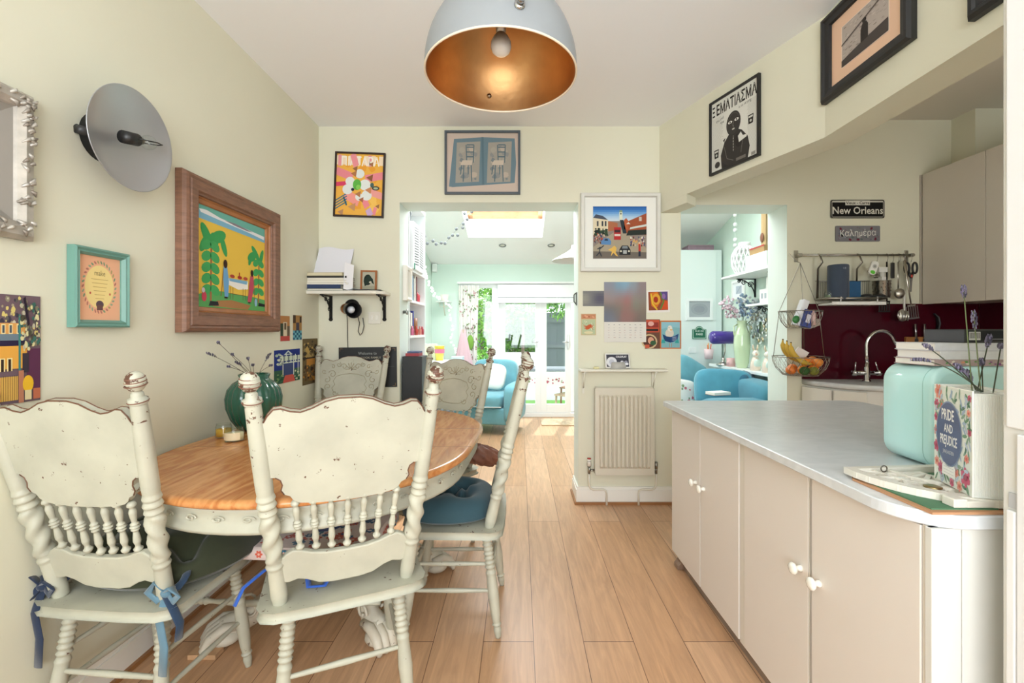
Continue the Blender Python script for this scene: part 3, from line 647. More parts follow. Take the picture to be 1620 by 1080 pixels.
P0 = [(0,0),(.0,.030),(.008,.044),(.020,.050),(.030,.046),(.034,.052),(.075,.050),(.082,.040),(.090,.040),(.094,.026)]
lc = Vector((-1.505, 2.388, 1.650))
t = T('framed_painting', 'naive painting of two women dining between palms in a wide carved brown wood frame', 'painting', lc, LA)
m = MB('86604b'); m.ring(.80, .72, P0+[(.094,.0)]); m.build('frame', woodm, t)
m = MB('a86d3e'); m.ring(.616, .536, [(0,.0),(0,.030),(.006,.032),(.010,.024),(.024,.020),(.028,.014),(.028,0)]); m.build('inner_frame', woody, t)
m = art(.566, .486, -.010); palms(m, .566, .486); m.build('canvas', paper, t, fix=False)
# --- small teal frame
def garland(m, w, h):
    m.rect(0, 1, 0, 1, -.0002, 'e9b08e'); m.ell(.5, .52, .34, .34, -.0004, 'ecd591', 28)
    rr = random.Random(4)
    for i in range(34):
        a = 2*PI*i/34; m.ell(.5+.38*math.cos(a), .52+.39*math.sin(a), .035, .018, -.0006, rr.choice(['7d9a78','93a888','b9786a','a9a06a']), 6, a+.7)
    m.text('make', .12, .5, .70, -.001, '8a7a52'); 
    for k in range(6): m.line([(.3+.02*k, .64-.06*k), (.7-.02*k, .64-.06*k)], .008, -.0008, 'b99a5c')
    m.ell(.5, .25, .09, .06, -.001, '5c4a52'); m.rect(.43, .57, .16, .24, -.0011, '6e4f4a'); m.ell(.28, .42, .02, .02, -.001, 'c2604f'); m.ell(.74, .42, .02, .02, -.001, 'c2604f')
l, w_, h_ = onleft(104, 196, 403, 518); l.x += .0
picture('small teal wooden frame round a peach print with a leafy garland', l, w_*.97, h_, LA, [(0,0),(0,.026),(.006,.030),(.013,.024),(.018,.027),(.026,.016),(.026,.004)], '6a978b', satin, garland, back=.010)
# --- ornate silver frame cut by the photo's edge
t = T('ornate_mirror', 'ornate silvery frame with leaf carving at the far left edge', 'mirror', (-1.505, 1.13, 1.79), LA)
m = MB('b7b0a6'); m.ring(.52, .44, [(0,0),(0,.02),(.012,.034),(.035,.038),(.05,.026),(.055,.014),(.055,0)])
rr = random.Random(5)
for i in range(150):
    s = i % 4; q = rr.uniform(-1, 1); o = rr.uniform(.012, .045); ln = rr.uniform(.010, .018); a = rr.uniform(.5, 1.1)*rr.choice([1, 1, 1, -1])
    x, z = ((q*.25, .22-o), (q*.25, -.22+o), (.26-o, q*.21), (-.26+o, q*.21))[s]
    m.col(rr.choice(['b7b0a6', 'a39a8e', 'c9c4bb', '8f857a'])); m.tube([(x-ln*math.cos(a), -.030, z-ln*math.sin(a)), (x, -.040, z), (x+ln*math.cos(a), -.032, z+ln*math.sin(a))], [.003, .006, .002], 6)
m.build('carved_frame', material('worn_silver', .4, .35, var=.2, vscale=30), t)
m = MB('8c867e'); m.ring(.415, .335, [(0,0),(0,.018),(.03,.006),(.03,0)]); m.build('inner_moulding', satin, t)
m = MB('b9b6ae'); m.rect(-.19, .19, -.15, .15, -.005); m.build('mirror_glass', chrome, t, fix=False)
# --- unframed prints on the left wall
def house(m, w, h):
    m.rect(0, 1, 0, 1, -.0002, '6e5a63'); blobs(m, 70, ['c9c0a8','8f8a74','5f5a58','d9c87a','a89c80','3f3a48'], .02, .07, -.0004, (0,1,.5,1), .6, 3)
    m.rect(0, .62, .55, .74, -.0018, 'd9a05a'); m.rect(0, .66, .32, .53, -.0018, 'e0a548'); m.rect(0, .66, .53, .58, -.002, '2c2440'); m.rect(0, .62, .58, .64, -.0021, '6c7d8a')
    for x in (.08, .24, .42): m.rect(x, x+.09, .64, .73, -.0022, 'e8d9a4'); m.rect(x+.02, x+.07, .65, .72, -.0023, '4c5560')
    m.rect(.46, .51, .3, .82, -.0024, '3f7f78')
    for x in (.04, .2): m.rect(x, x+.12, .30, .42, -.0025, 'e8d69a'); m.rect(x+.03, x+.09, .30, .41, -.0026, '33261f')
    m.rect(.55, .70, .28, .46, -.0025, '38303a'); m.rect(.66, .98, .12, .50, -.002, '5a2f4a'); m.rect(0, .45, .03, .25, -.0026, 'd0a552')
    for k in range(9): m.line([(.02+.05*k, .03), (.02+.05*k, .26)], .008, -.0028, '4a3a30')
    m.rect(.46, .58, .0, .30, -.0028, 'b0765a'); m.ell(.68, .17, .13, .08, -.003, 'e2b22c'); m.rect(.60, .76, .02, .11, -.0032, 'd6c79a'); m.rect(.8, .97, .02, .12, -.0032, 'b96a4c')
    blobs(m, 80, ['b9b59c','7d7a62','d6cf9c','4c4a3c','3f6a60'], .02, .06, -.0034, (.45,1,.46,.95), .6, 8); m.line([(.58,.98),(.68,.72)], .06, -.0045, '2e2230')
def unframed(label, loc, w, h, rz, draw, cat='art print', name='art_print', group=None, base='ddd5c0', tilt=0, thick=.0015, brd=0):
    m = art(w, h, -thick-.0002); draw(m, w, h); 
    if brd: m2 = m
    k = m.m; m.m = Matrix(); m.col(base).box(-w/2-brd, w/2+brd, -thick, 0, -h/2-brd, h/2+brd); m.m = k
    return m.build(name, paper, loc=loc, rot=(0, tilt, rz), label=label, cat=cat, group=group, fix=False)
l, w_, h_ = onleft(-6, 63, 469, 632); unframed('unframed print of a yellow balconied house, leftmost on the left wall', l, w_, h_, LA, house)
def porch(m, w, h):
    m.rect(0, 1, 0, 1, -.0002, '24357e'); m.rect(0, 1, 0, .4, -.0004, '355a48'); m.poly([(.3,.0),(.8,.0),(.72,.22),(.4,.22)], -.0008, 'c4574c'); m.poly([(.35,.84),(.52,.97),(.70,.84)], -.0006, 'c8d2cc'); m.poly([(.44,.86),(.52,.93),(.6,.86)], -.0008, '2c3e70')
    m.rect(.2, 1, .66, .80, -.0007, 'b9c6b4'); m.rect(.2, 1, .58, .62, -.0007, 'c9d4c4')
    for k in range(8): m.rect(.25+.09*k, .28+.09*k, .6, .84, -.001, '2b3a55' if k % 2 else 'd6dccb')
    m.rect(.35, .75, .22, .56, -.0009, '3d4a74')
    for x in (.3, .72, .9): m.rect(x, x+.03, .2, .8, -.0012, 'dbe1d4')
    blobs(m, 14, ['9fb0a0','c9cfc0','7c8a86'], .03, .09, -.0014, (0,.35,.5,.92), .7, 2); blobs(m, 16, ['3c6a4c','25523c','6f8f5c'], .03, .08, -.0014, (0,.35,0,.35), .7, 3); blobs(m, 12, ['3c6a4c','25523c','c4c9a8'], .03, .07, -.0016, (.72,1,0,.35), .7, 4)
def oaks(m, w, h):
    m.rect(0, 1, 0, 1, -.0002, '6a5a3c'); blobs(m, 50, ['8a7a52','4c4230','a8905c','3a3226','b99a58'], .04, .14, -.0004, (0,1,.5,1), .45, 3); m.rect(.25, .8, .42, .56, -.0016, 'b8813c'); m.rect(0, 1, .56, .59, -.0018, '2f2820'); blobs(m, 50, ['8a6232','3a2c20','c48a3c','5c4428'], .04, .12, -.002, (0,1,0,.44), .45, 5)
def lane(m, w, h):
    m.rect(0, 1, 0, 1, -.0002, 'b07c4c'); m.rect(0, .3, .2, .7, -.0004, '3c4a3c'); m.rect(.3, .7, .2, .75, -.0005, 'd0c2a8'); m.rect(.4, .6, .45, .72, -.0007, '54402e'); m.rect(0, 1, 0, .2, -.0008, 'b24a44'); m.rect(.7, 1, .2, .6, -.0006, '6a5a48')
def tiles(m, w, h):
    m.rect(0, 1, 0, 1, -.0002, 'a8804c'); m.rect(0, 1, 0, .38, -.0004, '2c5a78')
    for i in range(5):
        for j in range(4):
            if (i+j) % 2: m.rect(i*.2, i*.2+.2, j*.095, j*.095+.095, -.0006, '6fb0bc')
    m.rect(.35, .7, .38, .7, -.0006, '4a4652'); m.rect(0, .3, .68, 1, -.0006, '4c3a2c'); m.rect(.75, .95, .7, .95, -.0006, '38302a')
gp = 'small unframed prints by the corner of the left wall'
l, w_, h_ = onleft(443, 458, 500, 539); unframed('tiny upright print of a white lane with a red foreground by the carved frame', l, w_, h_, LA, lane, group=gp)
l, w_, h_ = onleft(463, 477, 499, 537); unframed('tiny upright print with a blue checkered floor', l, w_, h_, LA, tiles, group=gp)
l, w_, h_ = onleft(433, 474, 551, 600); unframed('print of a white porched house under a deep blue sky behind the green vase', l, w_, h_, LA, porch, group=gp)
l, w_, h_ = onleft(478, 502, 535, 604); unframed('tall brown print of oak trees nearest the room corner', l, w_, h_, LA, oaks, group=gp)
# --- round metal reflector lamp
t = T('reflector_wall_lamp', 'round brushed metal dish wall lamp with a bare clear bulb', 'wall lamp', (-1.425, 1.636, 1.985), rot=(0, 0, 0))
aim = Vector((1, .0, -.04)).normalized(); Mx = aim.to_track_quat('Z', 'Y').to_matrix().to_4x4()
m = MB('b4b5b8', Mx @ SC(.86, .86, .86)); pr = [(0,0),(.05,.002),(.10,.008),(.15,.020),(.20,.038),(.207,.041),(.209,.045),(.206,.045),(.199,.0405),(.15,.0225),(.10,.0105),(.05,.0045),(0,.0025)]
m.lathe(pr, 64, cap=False); m.build('dish', material('spun_aluminium', .34, .7), t, fix=True)
m = MB('1c1c1c', Mx); m.cyl((0,0,-.078), (0,0,.0), .085, .045, 28); m.build('mount', satin, t)
m = MB('2a2a2a'); m.tube([(-.07, -.10, -.005), (-.06, -.02, 0)], .016, 10); m.build('wall_bracket', satin, t)
# socket and bulb lie across the dish
Ms = Mx @ TR(0, 0, .03)
def lp(px, py, d): # a point in front of the dish
    return Mx @ Vector((px, py, d))
sx_ = (Mx.inverted() @ Vector((0, 1, .20))); sx_.z = 0; sx_.normalize()
m = MB('191919'); a = Mx @ (-sx_*.055+Vector((0,0,.045))); b = Mx @ (-sx_*.0+Vector((0,0,.05))); m.cyl(a, b, .022, .022, 16); m.build('lamp_holder', satin, t)
m = MB('8a8478'); b2 = Mx @ (sx_*.018+Vector((0,0,.052))); m.cyl(b, b2, .013, .013, 14); m.build('bulb_cap', metal, t)
m = MB('e8ecee'); m.ball(tuple(Mx @ (sx_*.045+Vector((0,0,.054)))), .026, 16, 12); m.build('bulb', glass, t)
m = MB('151515'); m.tube([Mx @ (-sx_*.02+Vector((0,0,.075))), Mx @ (sx_*.04+Vector((0,0,.092))), Mx @ (sx_*.085+Vector((0,0,.075))), Mx @ (sx_*.095+Vector((0,0,.05))), Mx @ (sx_*.055+Vector((0,0,.022)))], .0022, 6); m.build('wire_guard', satin, t)

# --- back wall
def pizza(m, w, h):
    m.rect(0, 1, 0, 1, -.0002, 'eab14e'); blobs(m, 22, ['eab14e','f0c060','e8a03c'], .06, .16, -.0003, (0,1,0,1), .8, 4)
    m.rect(.0, 1, .82, .97, -.0007, 'f1dcc0')
    for k, c in enumerate('efefef'): m.rect(.03+.16*k, .10+.16*k, .80, .98, -.0009, 'e8b040' if k % 2 else 'e59aa0')
    m.text('ΠΙΑΤΑΡΑ', .2, .5, .81, -.0012, 'f4ece0', sx=.95, bold=.02)
    for (a, b, wd, c) in (((0,.72),(.35,.62),.13,'e48a94'),((1,.66),(.62,.60),.12,'e48a94'),((0,.50),(.36,.53),.07,'d8486a'),((1,.32),(.6,.42),.11,'eaa09a'),((.34,1),(.42,.80),.12,'e9949c'),((.2,.35),(.5,.22),.16,'ec9a92'),((.68,.14),(.58,.32),.12,'e98a94'),((.82,.02),(.86,.14),.07,'e98a94')): m.line([a, b], wd, -.0014, c)
    for k in range(4): m.line([(0,.10+.045*k),(.24,.22+.045*k)], .018, -.0018, '1f6f8c')
    m.line([(.24,.16),(.17,.30)], .03, -.002, '1f5f78'); m.line([(.7,.11),(.76,.0)], .12, -.002, 'c9a8cc')
    for x, z, r in ((.5,.68,.10),(.3,.55,.10),(.25,.42,.11),(.62,.5,.12),(.66,.33,.11),(.5,.3,.08),(.42,.5,.10)): m.ell(x, z, r, r*.75, -.0022-.00005*x, 'dfe4e2')
    for x, z, r, c in ((.40,.76,.06,'9a6a4c'),(.38,.68,.07,'b0774e'),(.72,.62,.08,'8c5a3e'),(.7,.42,.08,'c98a60'),(.55,.26,.06,'a86a4c'),(.48,.35,.07,'b07a52'),(.36,.14,.09,'c09068'),(.74,.84,.05,'a06c4a'),(.12,.05,.07,'b98a68'),(.9,.16,.05,'9a6a4c')): m.poly([(x-r,z),(x+r*.8,z+r*.7),(x+r*.6,z-r*.8)], -.0026, c)
    m.ell(.45, .5, .09, .09, -.003, '5fb04c'); m.ell(.48, .46, .05, .04, -.0031, '86c95c'); m.ell(.36, .42, .035, .025, -.003, '2c2c44'); m.ell(.85, .45, .08, .035, -.003, '3c4440'); m.ell(.85, .45, .05, .018, -.0032, 'a9b89a'); m.ell(.77, .5, .04, .04, -.0032, '4c6460')
l, w_, h_ = onback(530, 242, 609, 344)
picture('black framed poster of hands sharing pizza on orange, tilted slightly', l, w_, h_, 0, pf(.013, .02), '2a1612', satin, pizza, tilt=.035, back=.010)
def cyano(m, w, h):
    m.rect(0, 1, 0, 1, -.0002, 'c9b8ac'); m.poly([(.03,.10),(.10,.90),(.5,.93),(.95,.91),(.97,.5),(.95,.16),(.6,.13),(.08,.09)], -.0004, '6d8490')
    for x0 in (.12, .56):
        m.poly([(x0,.16),(x0+.33,.18),(x0+.35,.86),(x0+.02,.84)], -.0006, 'a09c94'); blobs(m, 26, ['a8a39a','8d9090','b8aca0','7c858a'], .02, .06, -.0008, (x0+.02,x0+.32,.18,.84), 1.2, 9)
        cx = x0+.16; 
        for a, b in (((-.05,.18),(-.04,.50)),((.07,.18),(.06,.50)),((-.09,.30),(-.07,.46)),((.02,.30),(.02,.46)),((.0,.50),(-.01,.80)),((.09,.50),(.10,.80))): m.line([(cx+a[0],a[1]),(cx+b[0],b[1])], .014, -.0016, '5f727c')
        m.poly([(cx-.09,.46),(cx+.07,.46),(cx+.08,.54),(cx-.06,.54)], -.0018, 'c8bcae')
        for z in (.60, .68, .76, .80): m.line([(cx,z),(cx+.1,z)], .02, -.0017, '5f727c')
    m.line([(.5,.93),(.51,.13)], .03, -.002, '5f7783')
l, w_, h_ = onback(704, 208, 823, 308); picture('blue grey frame with a double print of an old chair above the opening', l, w_, h_, 0, pf(.016, .022), '4c555e', satin, cyano, back=.008)
def street(m, w, h):
    m.rect(0, 1, 0, 1, -.0002, 'e6e6e0')
    k = m.m; x0, x1, z0, z1 = .125, .865, .135, .87; m.m = k @ TR(x0, 0, z0) @ SC(x1-x0, 1, z1-z0)
    m.rect(-.008, 1.008, -.008, 1.008, -.0004, 'c9c9c4')
    for i in range(8): m.rect(0, 1, .72+.035*i, .755+.035*i, -.0006, ['c3d3e0','b3cbe0','9fc0de','85afd8','6a9bd0','4c84c4','3a70b6','2f62a8'][i])
    m.rect(0, 1, 0, .72, -.0006, '8b8078'); m.poly([(0,0),(1,0),(1,.14),(0,.16)], -.0007, '6f675f'); m.poly([(.0,.22),(.45,.55),(.55,.55),(1,.2),(1,.12),(0,.14)], -.0008, 'a39884')
    m.poly([(0,.45),(.28,.48),(.28,.74),(0,.78)], -.001, 'd9cdb0'); m.poly([(0,.78),(.05,.85),(.18,.82),(.28,.74)], -.0011, '4c5260'); m.poly([(.28,.52),(.46,.55),(.46,.68),(.28,.72)], -.001, 'a86a4c')
    for x in (.07, .16, .22): m.rect(x, x+.03, .62, .72, -.0013, '3c4048')
    m.poly([(.56,.50),(.66,.72),(.84,.80),(1,.87),(1,.45)], -.001, '9c5236'); m.poly([(.50,.74),(.57,.74),(.63,.48),(.56,.48)], -.0012, '2f3a40'); m.poly([(.58,.56),(.58,.74),(.62,.78),(.66,.72),(.66,.56)], -.0012, 'b05c3c'); m.poly([(.62,.66),(.66,.70),(.70,.66)], -.0014, 'e0dcd4'); m.rect(.86, .91, .72, .8, -.0014, 'c8bcae')
    m.poly([(.49,.74),(.55,.74),(.55,.88),(.52,.93),(.49,.88)], -.0014, 'd8dcc8'); m.ell(.52, .86, .015, .018, -.0016, '5c665c'); m.ell(.52, .91, .03, .02, -.0015, '88a07c')
    m.poly([(.68,.56),(1,.62),(1,.66),(.7,.60)], -.0016, 'c8cfc8'); m.poly([(.62,.44),(1,.46),(1,.56),(.66,.54)], -.0015, '2e3430'); blobs(m, 30, ['2f4434','3a4c3a','26302c'], .02, .05, -.0017, (0,.30,.42,.62), .8, 3)
    blobs(m, 60, ['a8443c','c8b49a','3c4c6c','d4cfc0','5c3c34','8c5a7a','d0a45c'], .010, .022, -.0021, (.68,.99,.22,.44), 1.6, 6); blobs(m, 40, ['a8443c','c8b49a','3c4c6c','a05a4c','5c3c34'], .010, .022, -.0021, (.0,.24,.26,.5), 1.6, 7)
    m.rect(.39, .52, .36, .60, -.0029, 'b03434'); m.rect(.40, .51, .50, .55, -.003, '3f2a30'); m.rect(.40, .51, .43, .47, -.003, 'd8c4bc')
    m.poly([(.15,.27),(.33,.26),(.34,.33),(.29,.39),(.20,.39),(.15,.33)], -.003, '5c86b4'); m.poly([(.21,.34),(.28,.34),(.27,.38),(.22,.38)], -.0031, '33465c')
    m.poly([(.49,.07),(.70,.07),(.70,.17),(.65,.25),(.54,.25),(.49,.17)], -.003, '2b2d30'); m.poly([(.54,.19),(.65,.19),(.64,.24),(.55,.24)], -.0031, '7d858a'); m.rect(.56, .63, .09, .16, -.0032, 'a8acac'); m.ell(.52, .14, .018, .018, -.0032, 'd8d4c0'); m.ell(.67, .14, .018, .018, -.0032, 'd8d4c0')
    m.rect(.85, .89, .14, .28, -.003, 'b43c34'); m.rect(.85, .89, .04, .14, -.003, '2c3040'); m.ell(.87, .30, .018, .02, -.003, 'd8b49a')
    m.poly([(.34,.20),(.40,.25),(.44,.20),(.42,.12),(.47,.04),(.43,.05),(.38,.11),(.33,.04),(.35,.13),(.28,.17)], -.003, 'd8b05c')
    for a, b in (((.08,.18),(.14,.22)),((.12,.2),(.12,.1)),((.12,.12),(.06,.05)),((.12,.12),(.16,.04)),((.12,.18),(.2,.25))): m.line([a, b], .02, -.003, '3c4048')
    m.m = k
l, w_, h_ = onback(918, 307, 1043, 430); l.y -= .0
t = picture('square white framed painting of a busy high street with a red bus and taxi', l, w_, h_, 0, [(0,0),(0,.038),(.006,.042),(.024,.042),(.028,.036),(.028,.012)], 'd4d3cc', satin, street, back=.012)
# --- calendar, cards and collage on the pier
def blurcal(m, w, h):
    m.rect(0, 1, 0, .345, -.0002, 'd9d6cf'); m.rect(0, 1, .335, 1, -.0002, '8c8482')
    for j, c in enumerate(['7e7c88','88848a','9a8c8e','938680','857c78','7c7678']):
        pass
    rr = random.Random(2); cx = [(.15,.95,'8b8f9c'),(.35,.92,'7fa0b8'),(.5,.93,'86aac4'),(.7,.92,'8d9aa6'),(.9,.93,'8f8284'),(.2,.8,'8f8e94'),(.4,.8,'92898c'),(.6,.8,'97868a'),(.85,.8,'8c7f82'),(.15,.7,'a08c88'),(.35,.68,'9f7e7c'),(.55,.68,'a8706e'),(.75,.7,'8c8a80'),(.92,.7,'88837c'),(.15,.58,'74706e'),(.35,.58,'7a7a70'),(.55,.56,'8d7a72'),(.75,.58,'7f8478'),(.9,.58,'8a7c70'),(.12,.46,'6f7786'),(.3,.46,'7d7676'),(.5,.46,'9a6c68'),(.7,.46,'93706c'),(.9,.46,'7c7068'),(.2,.38,'7a7e8a'),(.5,.38,'8b7472'),(.8,.38,'776c68')]
    n = 22
    for i in range(n):
        for j in range(n):
            x = (i+.5)/n; z = .335+.665*(j+.5)/n; s = [0, 0, 0]; wt = 0
            for a, b, c in cx:
                q = math.exp(-((x-a)**2+(z-b)**2)/.012)+1e-6; wt += q
                for k in range(3): s[k] += q*int(c[2*k:2*k+2], 16)
            m.rect(i/n, (i+1)/n, .335+.665*j/n, .335+.665*(j+1)/n, -.0004, ''.join('%02x' % int(v/wt) for v in s))
    rr = random.Random(8)
    for i in range(7):
        m.rect(.10+.125*i, .13+.125*i, .285, .293, -.0005, '8a8a90')
        for j in range(5): m.rect(.10+.125*i, .10+.125*i+rr.uniform(.02,.06), .235-.04*j, .241-.04*j, -.0005, rr.choice(['a8a6aa','9a98a0','b48a86']))
l, w_, h_ = onback(955.5, 446, 1022, 541); o = unframed('wall calendar with a softly blurred picture over a white month grid', l, w_, h_, 0, blurcal, 'calendar', 'wall_calendar', thick=.004, tilt=0)
def photocard(m, w, h):
    n = 14
    for i in range(n): 
        for j in range(6):
            v = .5+.5*math.cos((i/n-.75)*4)*math.cos((j/6-.4)*3); c = tuple(int(lerp(a, b, v)) for a, b in zip((150,150,140), (92,92,108))); m.rect(i/n, (i+1)/n, j/6, (j+1)/6, -.0002, '%02x%02x%02x' % c)
l, w_, h_ = onback(922, 460, 957, 484); unframed('plain blurred dark grey card left of the calendar', l, w_, h_, 0, photocard, 'card', 'postcard')
def abstract(m, w, h):
    m.rect(0, 1, 0, 1, -.0002, 'e4e0da'); m.rect(.08, .93, .10, .93, -.0004, '8c4a34'); m.poly([(.15,.9),(.5,.92),(.62,.5),(.4,.15),(.2,.3)], -.0006, 'd0702c'); m.ell(.42, .6, .18, .25, -.0008, 'd8a03c'); m.ell(.40, .58, .10, .14, -.001, 'a03424'); m.poly([(.6,.12),(.93,.12),(.93,.5),(.7,.55)], -.0008, 'c8502c'); m.poly([(.65,.6),(.9,.55),(.92,.93),(.6,.93)], -.0008, '5c4c86'); m.line([(.6,.9),(.75,.5),(.6,.15)], .07, -.001, '5c7c3c'); m.line([(.2,.85),(.25,.4),(.45,.12)], .06, -.0011, 'd8b83c'); m.ell(.75, .72, .08, .12, -.0012, '8a6aa4')
l, w_, h_ = onback(1023, 459, 1059, 494); unframed('white bordered card with an orange and purple abstract right of the calendar', l, w_, h_, 0, abstract, 'card', 'postcard', tilt=-.03)
def gull(m, w, h):
    m.rect(0, 1, 0, 1, -.0002, 'c0703c'); m.rect(.06, .94, .04, .95, -.0004, '7fb0b8'); m.poly([(.06,.7),(.5,.78),(.94,.74),(.94,.95),(.06,.95)], -.0005, '8cbcc8'); m.ell(.45, .55, .2, .16, -.0006, 'cfc8ba'); m.ell(.47, .72, .11, .11, -.0007, 'ddd8cc'); m.poly([(.45,.70),(.62,.68),(.50,.64)], -.0009, 'd8a850'); m.ell(.42, .75, .015, .02, -.001, '33302c')
    m.poly([(.12,.52),(.32,.44),(.5,.42),(.7,.46),(.88,.54),(.82,.30),(.5,.22),(.2,.28)], -.001, '24406c'); m.poly([(.5,.42),(.7,.46),(.88,.54),(.82,.30),(.5,.22)], -.0011, '2c4c7c')
    for k in range(3): m.line([(.58,.40-.05*k),(.78,.42-.05*k)], .015, -.0013, 'b8c4d4')
    for x in (.15, .8): m.poly([(x-.1,.2),(x+.1,.2),(x+.06,.34),(x-.06,.32)], -.0012, '3c9c9c')
    for x in (.45, .55): m.line([(x,.2),(x,.06)], .02, -.0013, 'b0783c')
l, w_, h_ = onback(1044, 507, 1077.5, 551.5); unframed('card of a white gull reading a blue book, rightmost on the pier', l, w_, h_, 0, gull, 'card', 'postcard')
def redcards(m, w, h):
    m.rect(0, 1, 0, 1, -.0002, '6c4a3c'); m.rect(.02, .95, .56, .98, -.0004, 'c0543c'); m.rect(.05, .9, .72, .90, -.0006, '8c3a34'); m.rect(.08, .88, .60, .68, -.0006, '2e2a2a'); m.ell(.4, .85, .2, .08, -.0008, 'd8a49a'); m.ell(.3, .25, .52, .25, -.0005, 'c8b088'); m.ell(.3, .25, .42, .20, -.0007, '5c3a30'); m.ell(.4, .28, .2, .12, -.0009, 'd09a80'); m.ell(.55, .2, .2, .08, -.0011, '3c5c40'); m.rect(.02, .3, .02, .14, -.0011, 'c05c44')
l, w_, h_ = onback(1020, 505, 1044, 551.5); unframed('pair of red and brown cards overlapping the calendar at lower right', l, w_, h_, 0, redcards, 'card', 'postcard')
def crab(m, w, h):
    m.rect(0, 1, 0, 1, -.0002, 'c9b890'); m.rect(.03, .97, .76, .97, -.0004, 'c08868'); blobs(m, 8, ['a85a40','d8a080'], .05, .12, -.0006, (.05,.95,.78,.96), .5, 3); m.rect(.06, .94, .04, .72, -.0004, 'b4bf9c'); blobs(m, 24, ['7c9070','e0dcc0','98a884'], .02, .05, -.0006, (.08,.92,.06,.70), .8, 5); m.ell(.5, .38, .22, .10, -.001, 'c8603c', 14, .4)
    for s in (-1, 1):
        for k in range(3): m.line([(.5+s*.1,.38),(.5+s*(.28+.03*k),.30+.09*k)], .03, -.0011, 'c8603c')
    m.ell(.5, .12, .3, .06, -.001, 'd8cfa8')
l, w_, h_ = onback(919, 496, 943, 530); unframed('small pale green card with a red crab left of the calendar', l, w_, h_, 0, crab, 'card', 'postcard')
# --- shelf over the radiator, smart display, radiator
m = MB('d8d4c4'); a = at(915, 586, D); b = at(1050, 586, D)
sh = T('radiator_shelf', 'narrow cream shelf above the radiator', 'shelf', (.5*(a.x+b.x), D, a.z))
hwid = (b.x-a.x)/2; m = MB('dedccf'); m.box(-hwid, hwid, -.11, -.001, .0, .018); m.build('board', satin, sh, bevel=.005)
for x in (-hwid+.035, hwid-.085): m = MB('dedccf'); m.box(x-.008, x+.008, -.016, -.001, -.17, 0); m.box(x-.008, x+.008, -.10, -.001, -.012, 0); m.tube([(x, -.085, -.008), (x, -.012, -.13)], .005, 6); m.build('bracket', satin, sh)
t = T('smart_display', 'small white smart display showing a black and white album cover on the radiator shelf', 'smart display', (.725, D-.06, a.z+.018), math.radians(3))
Md = RX(math.radians(-14)); m = MB('e2e0dc', Md); m.slab([(x, z) for x, z in ((-.093,0),(.093,0),(.098,.006),(.098,.108),(.093,.114),(-.093,.114),(-.098,.108),(-.098,.006))], [(0,0),(0,.0)]) if False else m.box(-.093, .093, -.008, .004, .004, .116); m.build('body', satin, t, bevel=.005)
m = MB('b9b7b2'); m.slab([(.06,-.02),(.05,.045),(-.05,.045),(-.06,-.02)], [(0,0),(.01,.05)]); m.build('stand', cloth, t)
m = MB('2c2e3c', Md); m.rect(-.083, .083, .014, .106, -.0086); m.ell(-.045, .05, .038, .038, -.009, 'd9dae0', 24); m.ell(-.045, .05, .02, .02, -.0092, 'b9bbc8'); m.text('COLDPLAY', .020, .028, .082, -.009, 'e8e8ee', sx=.8, bold=.02); blobs_m = m
for k in range(9): m.ell(.02+.006*k, .03+.005*(k*7 % 5), .012, .010, -.0091-.00005*k, ['c9cad4','8d8fa0','e4e5ec'][k % 3], 8)
m.build('screen', satin, t, fix=False)
m = MB('d8cf9c').box(-.02, .02, -.02, .0, 0, .016); m.build('white_plug', satin, bevel=.003, loc=(.565, D-.05, a.z+.018), label='small cream adaptor block lying left of the smart display', cat='adaptor')
ra = T('radiator', 'cream ribbed panel radiator under the narrow shelf', 'radiator', (.777, D-.035, 0))
x0, x1 = -.215, .212; z0, z1 = .23, .873
m = MB('d2cbba'); pts = []
nrib = 12; sw = (x1-x0-.05)/nrib
m.box(x0, x1, -.026, -.014, z0, z1)
for i in range(nrib):
    cx = x0+.025+sw*(i+.5); q = sw*.46
    for zz0, zz1 in ((z0+.05, z1-.05),):
        m.add([(cx-q,-.026,zz0),(cx+q,-.026,zz0),(cx+q*.5,-.042,zz0+.016),(cx-q*.5,-.042,zz0+.016),(cx-q,-.026,zz1),(cx+q,-.026,zz1),(cx+q*.5,-.042,zz1-.016),(cx-q*.5,-.042,zz1-.016)], [(0,1,2,3),(3,2,6,7),(1,5,6,2),(0,3,7,4),(7,6,5,4)])
m.build('panel', satin, ra, fix=False)
m = MB('d2cdbd').box(x0, x1, -.010, .012, z1-.006, z1+.004); m.box(x0-.006, x0, -.03, .012, z0+.01, z1-.005); m.box(x1, x1+.006, -.03, .012, z0+.01, z1-.005); m.build('casing', satin, ra)
for s, x, px in ((-1, x0-.045, 'valve'), (1, x1+.025, 'valve')):
    m = MB('9a9890'); m.cyl((x, 0, z0+.005), (x, 0, z0+.06), .010, .010, 12); m.cyl((x, 0, z0+.03), (x+(-s)*.045, 0, z0+.03), .008, .008, 10); m.cyl((x, 0, z0+.055), (x, 0, z0+.10), .013, .015, 12) if s < 0 else m.cyl((x, 0, z0+.04), (x, 0, z0+.09), .012, .013, 12)
    v = m.build('valve', metal, ra)
    if s < 0: MB('e8e4da').cyl((x, 0, z0+.062), (x, 0, z0+.115), .016, .014, 14).build('thermostat_head', satin, v); MB('b03830').cyl((x, 0, z0+.113), (x, 0, z0+.119), .0145, .0145, 14).build('red_ring', satin, v)
    d = -s; m = MB('e0dbcc'); m.tube([(x, 0, z0+.01), (x, 0, .15), (x+d*.012, 0, .125), (x+d*.03, 0, .115), (x+d*.11, 0, .115), (x+d*.125, 0, .105), (x+d*.13, 0, .09), (x+d*.13, 0, .0)], .0075, 10); m.build('pipe', satin, ra)
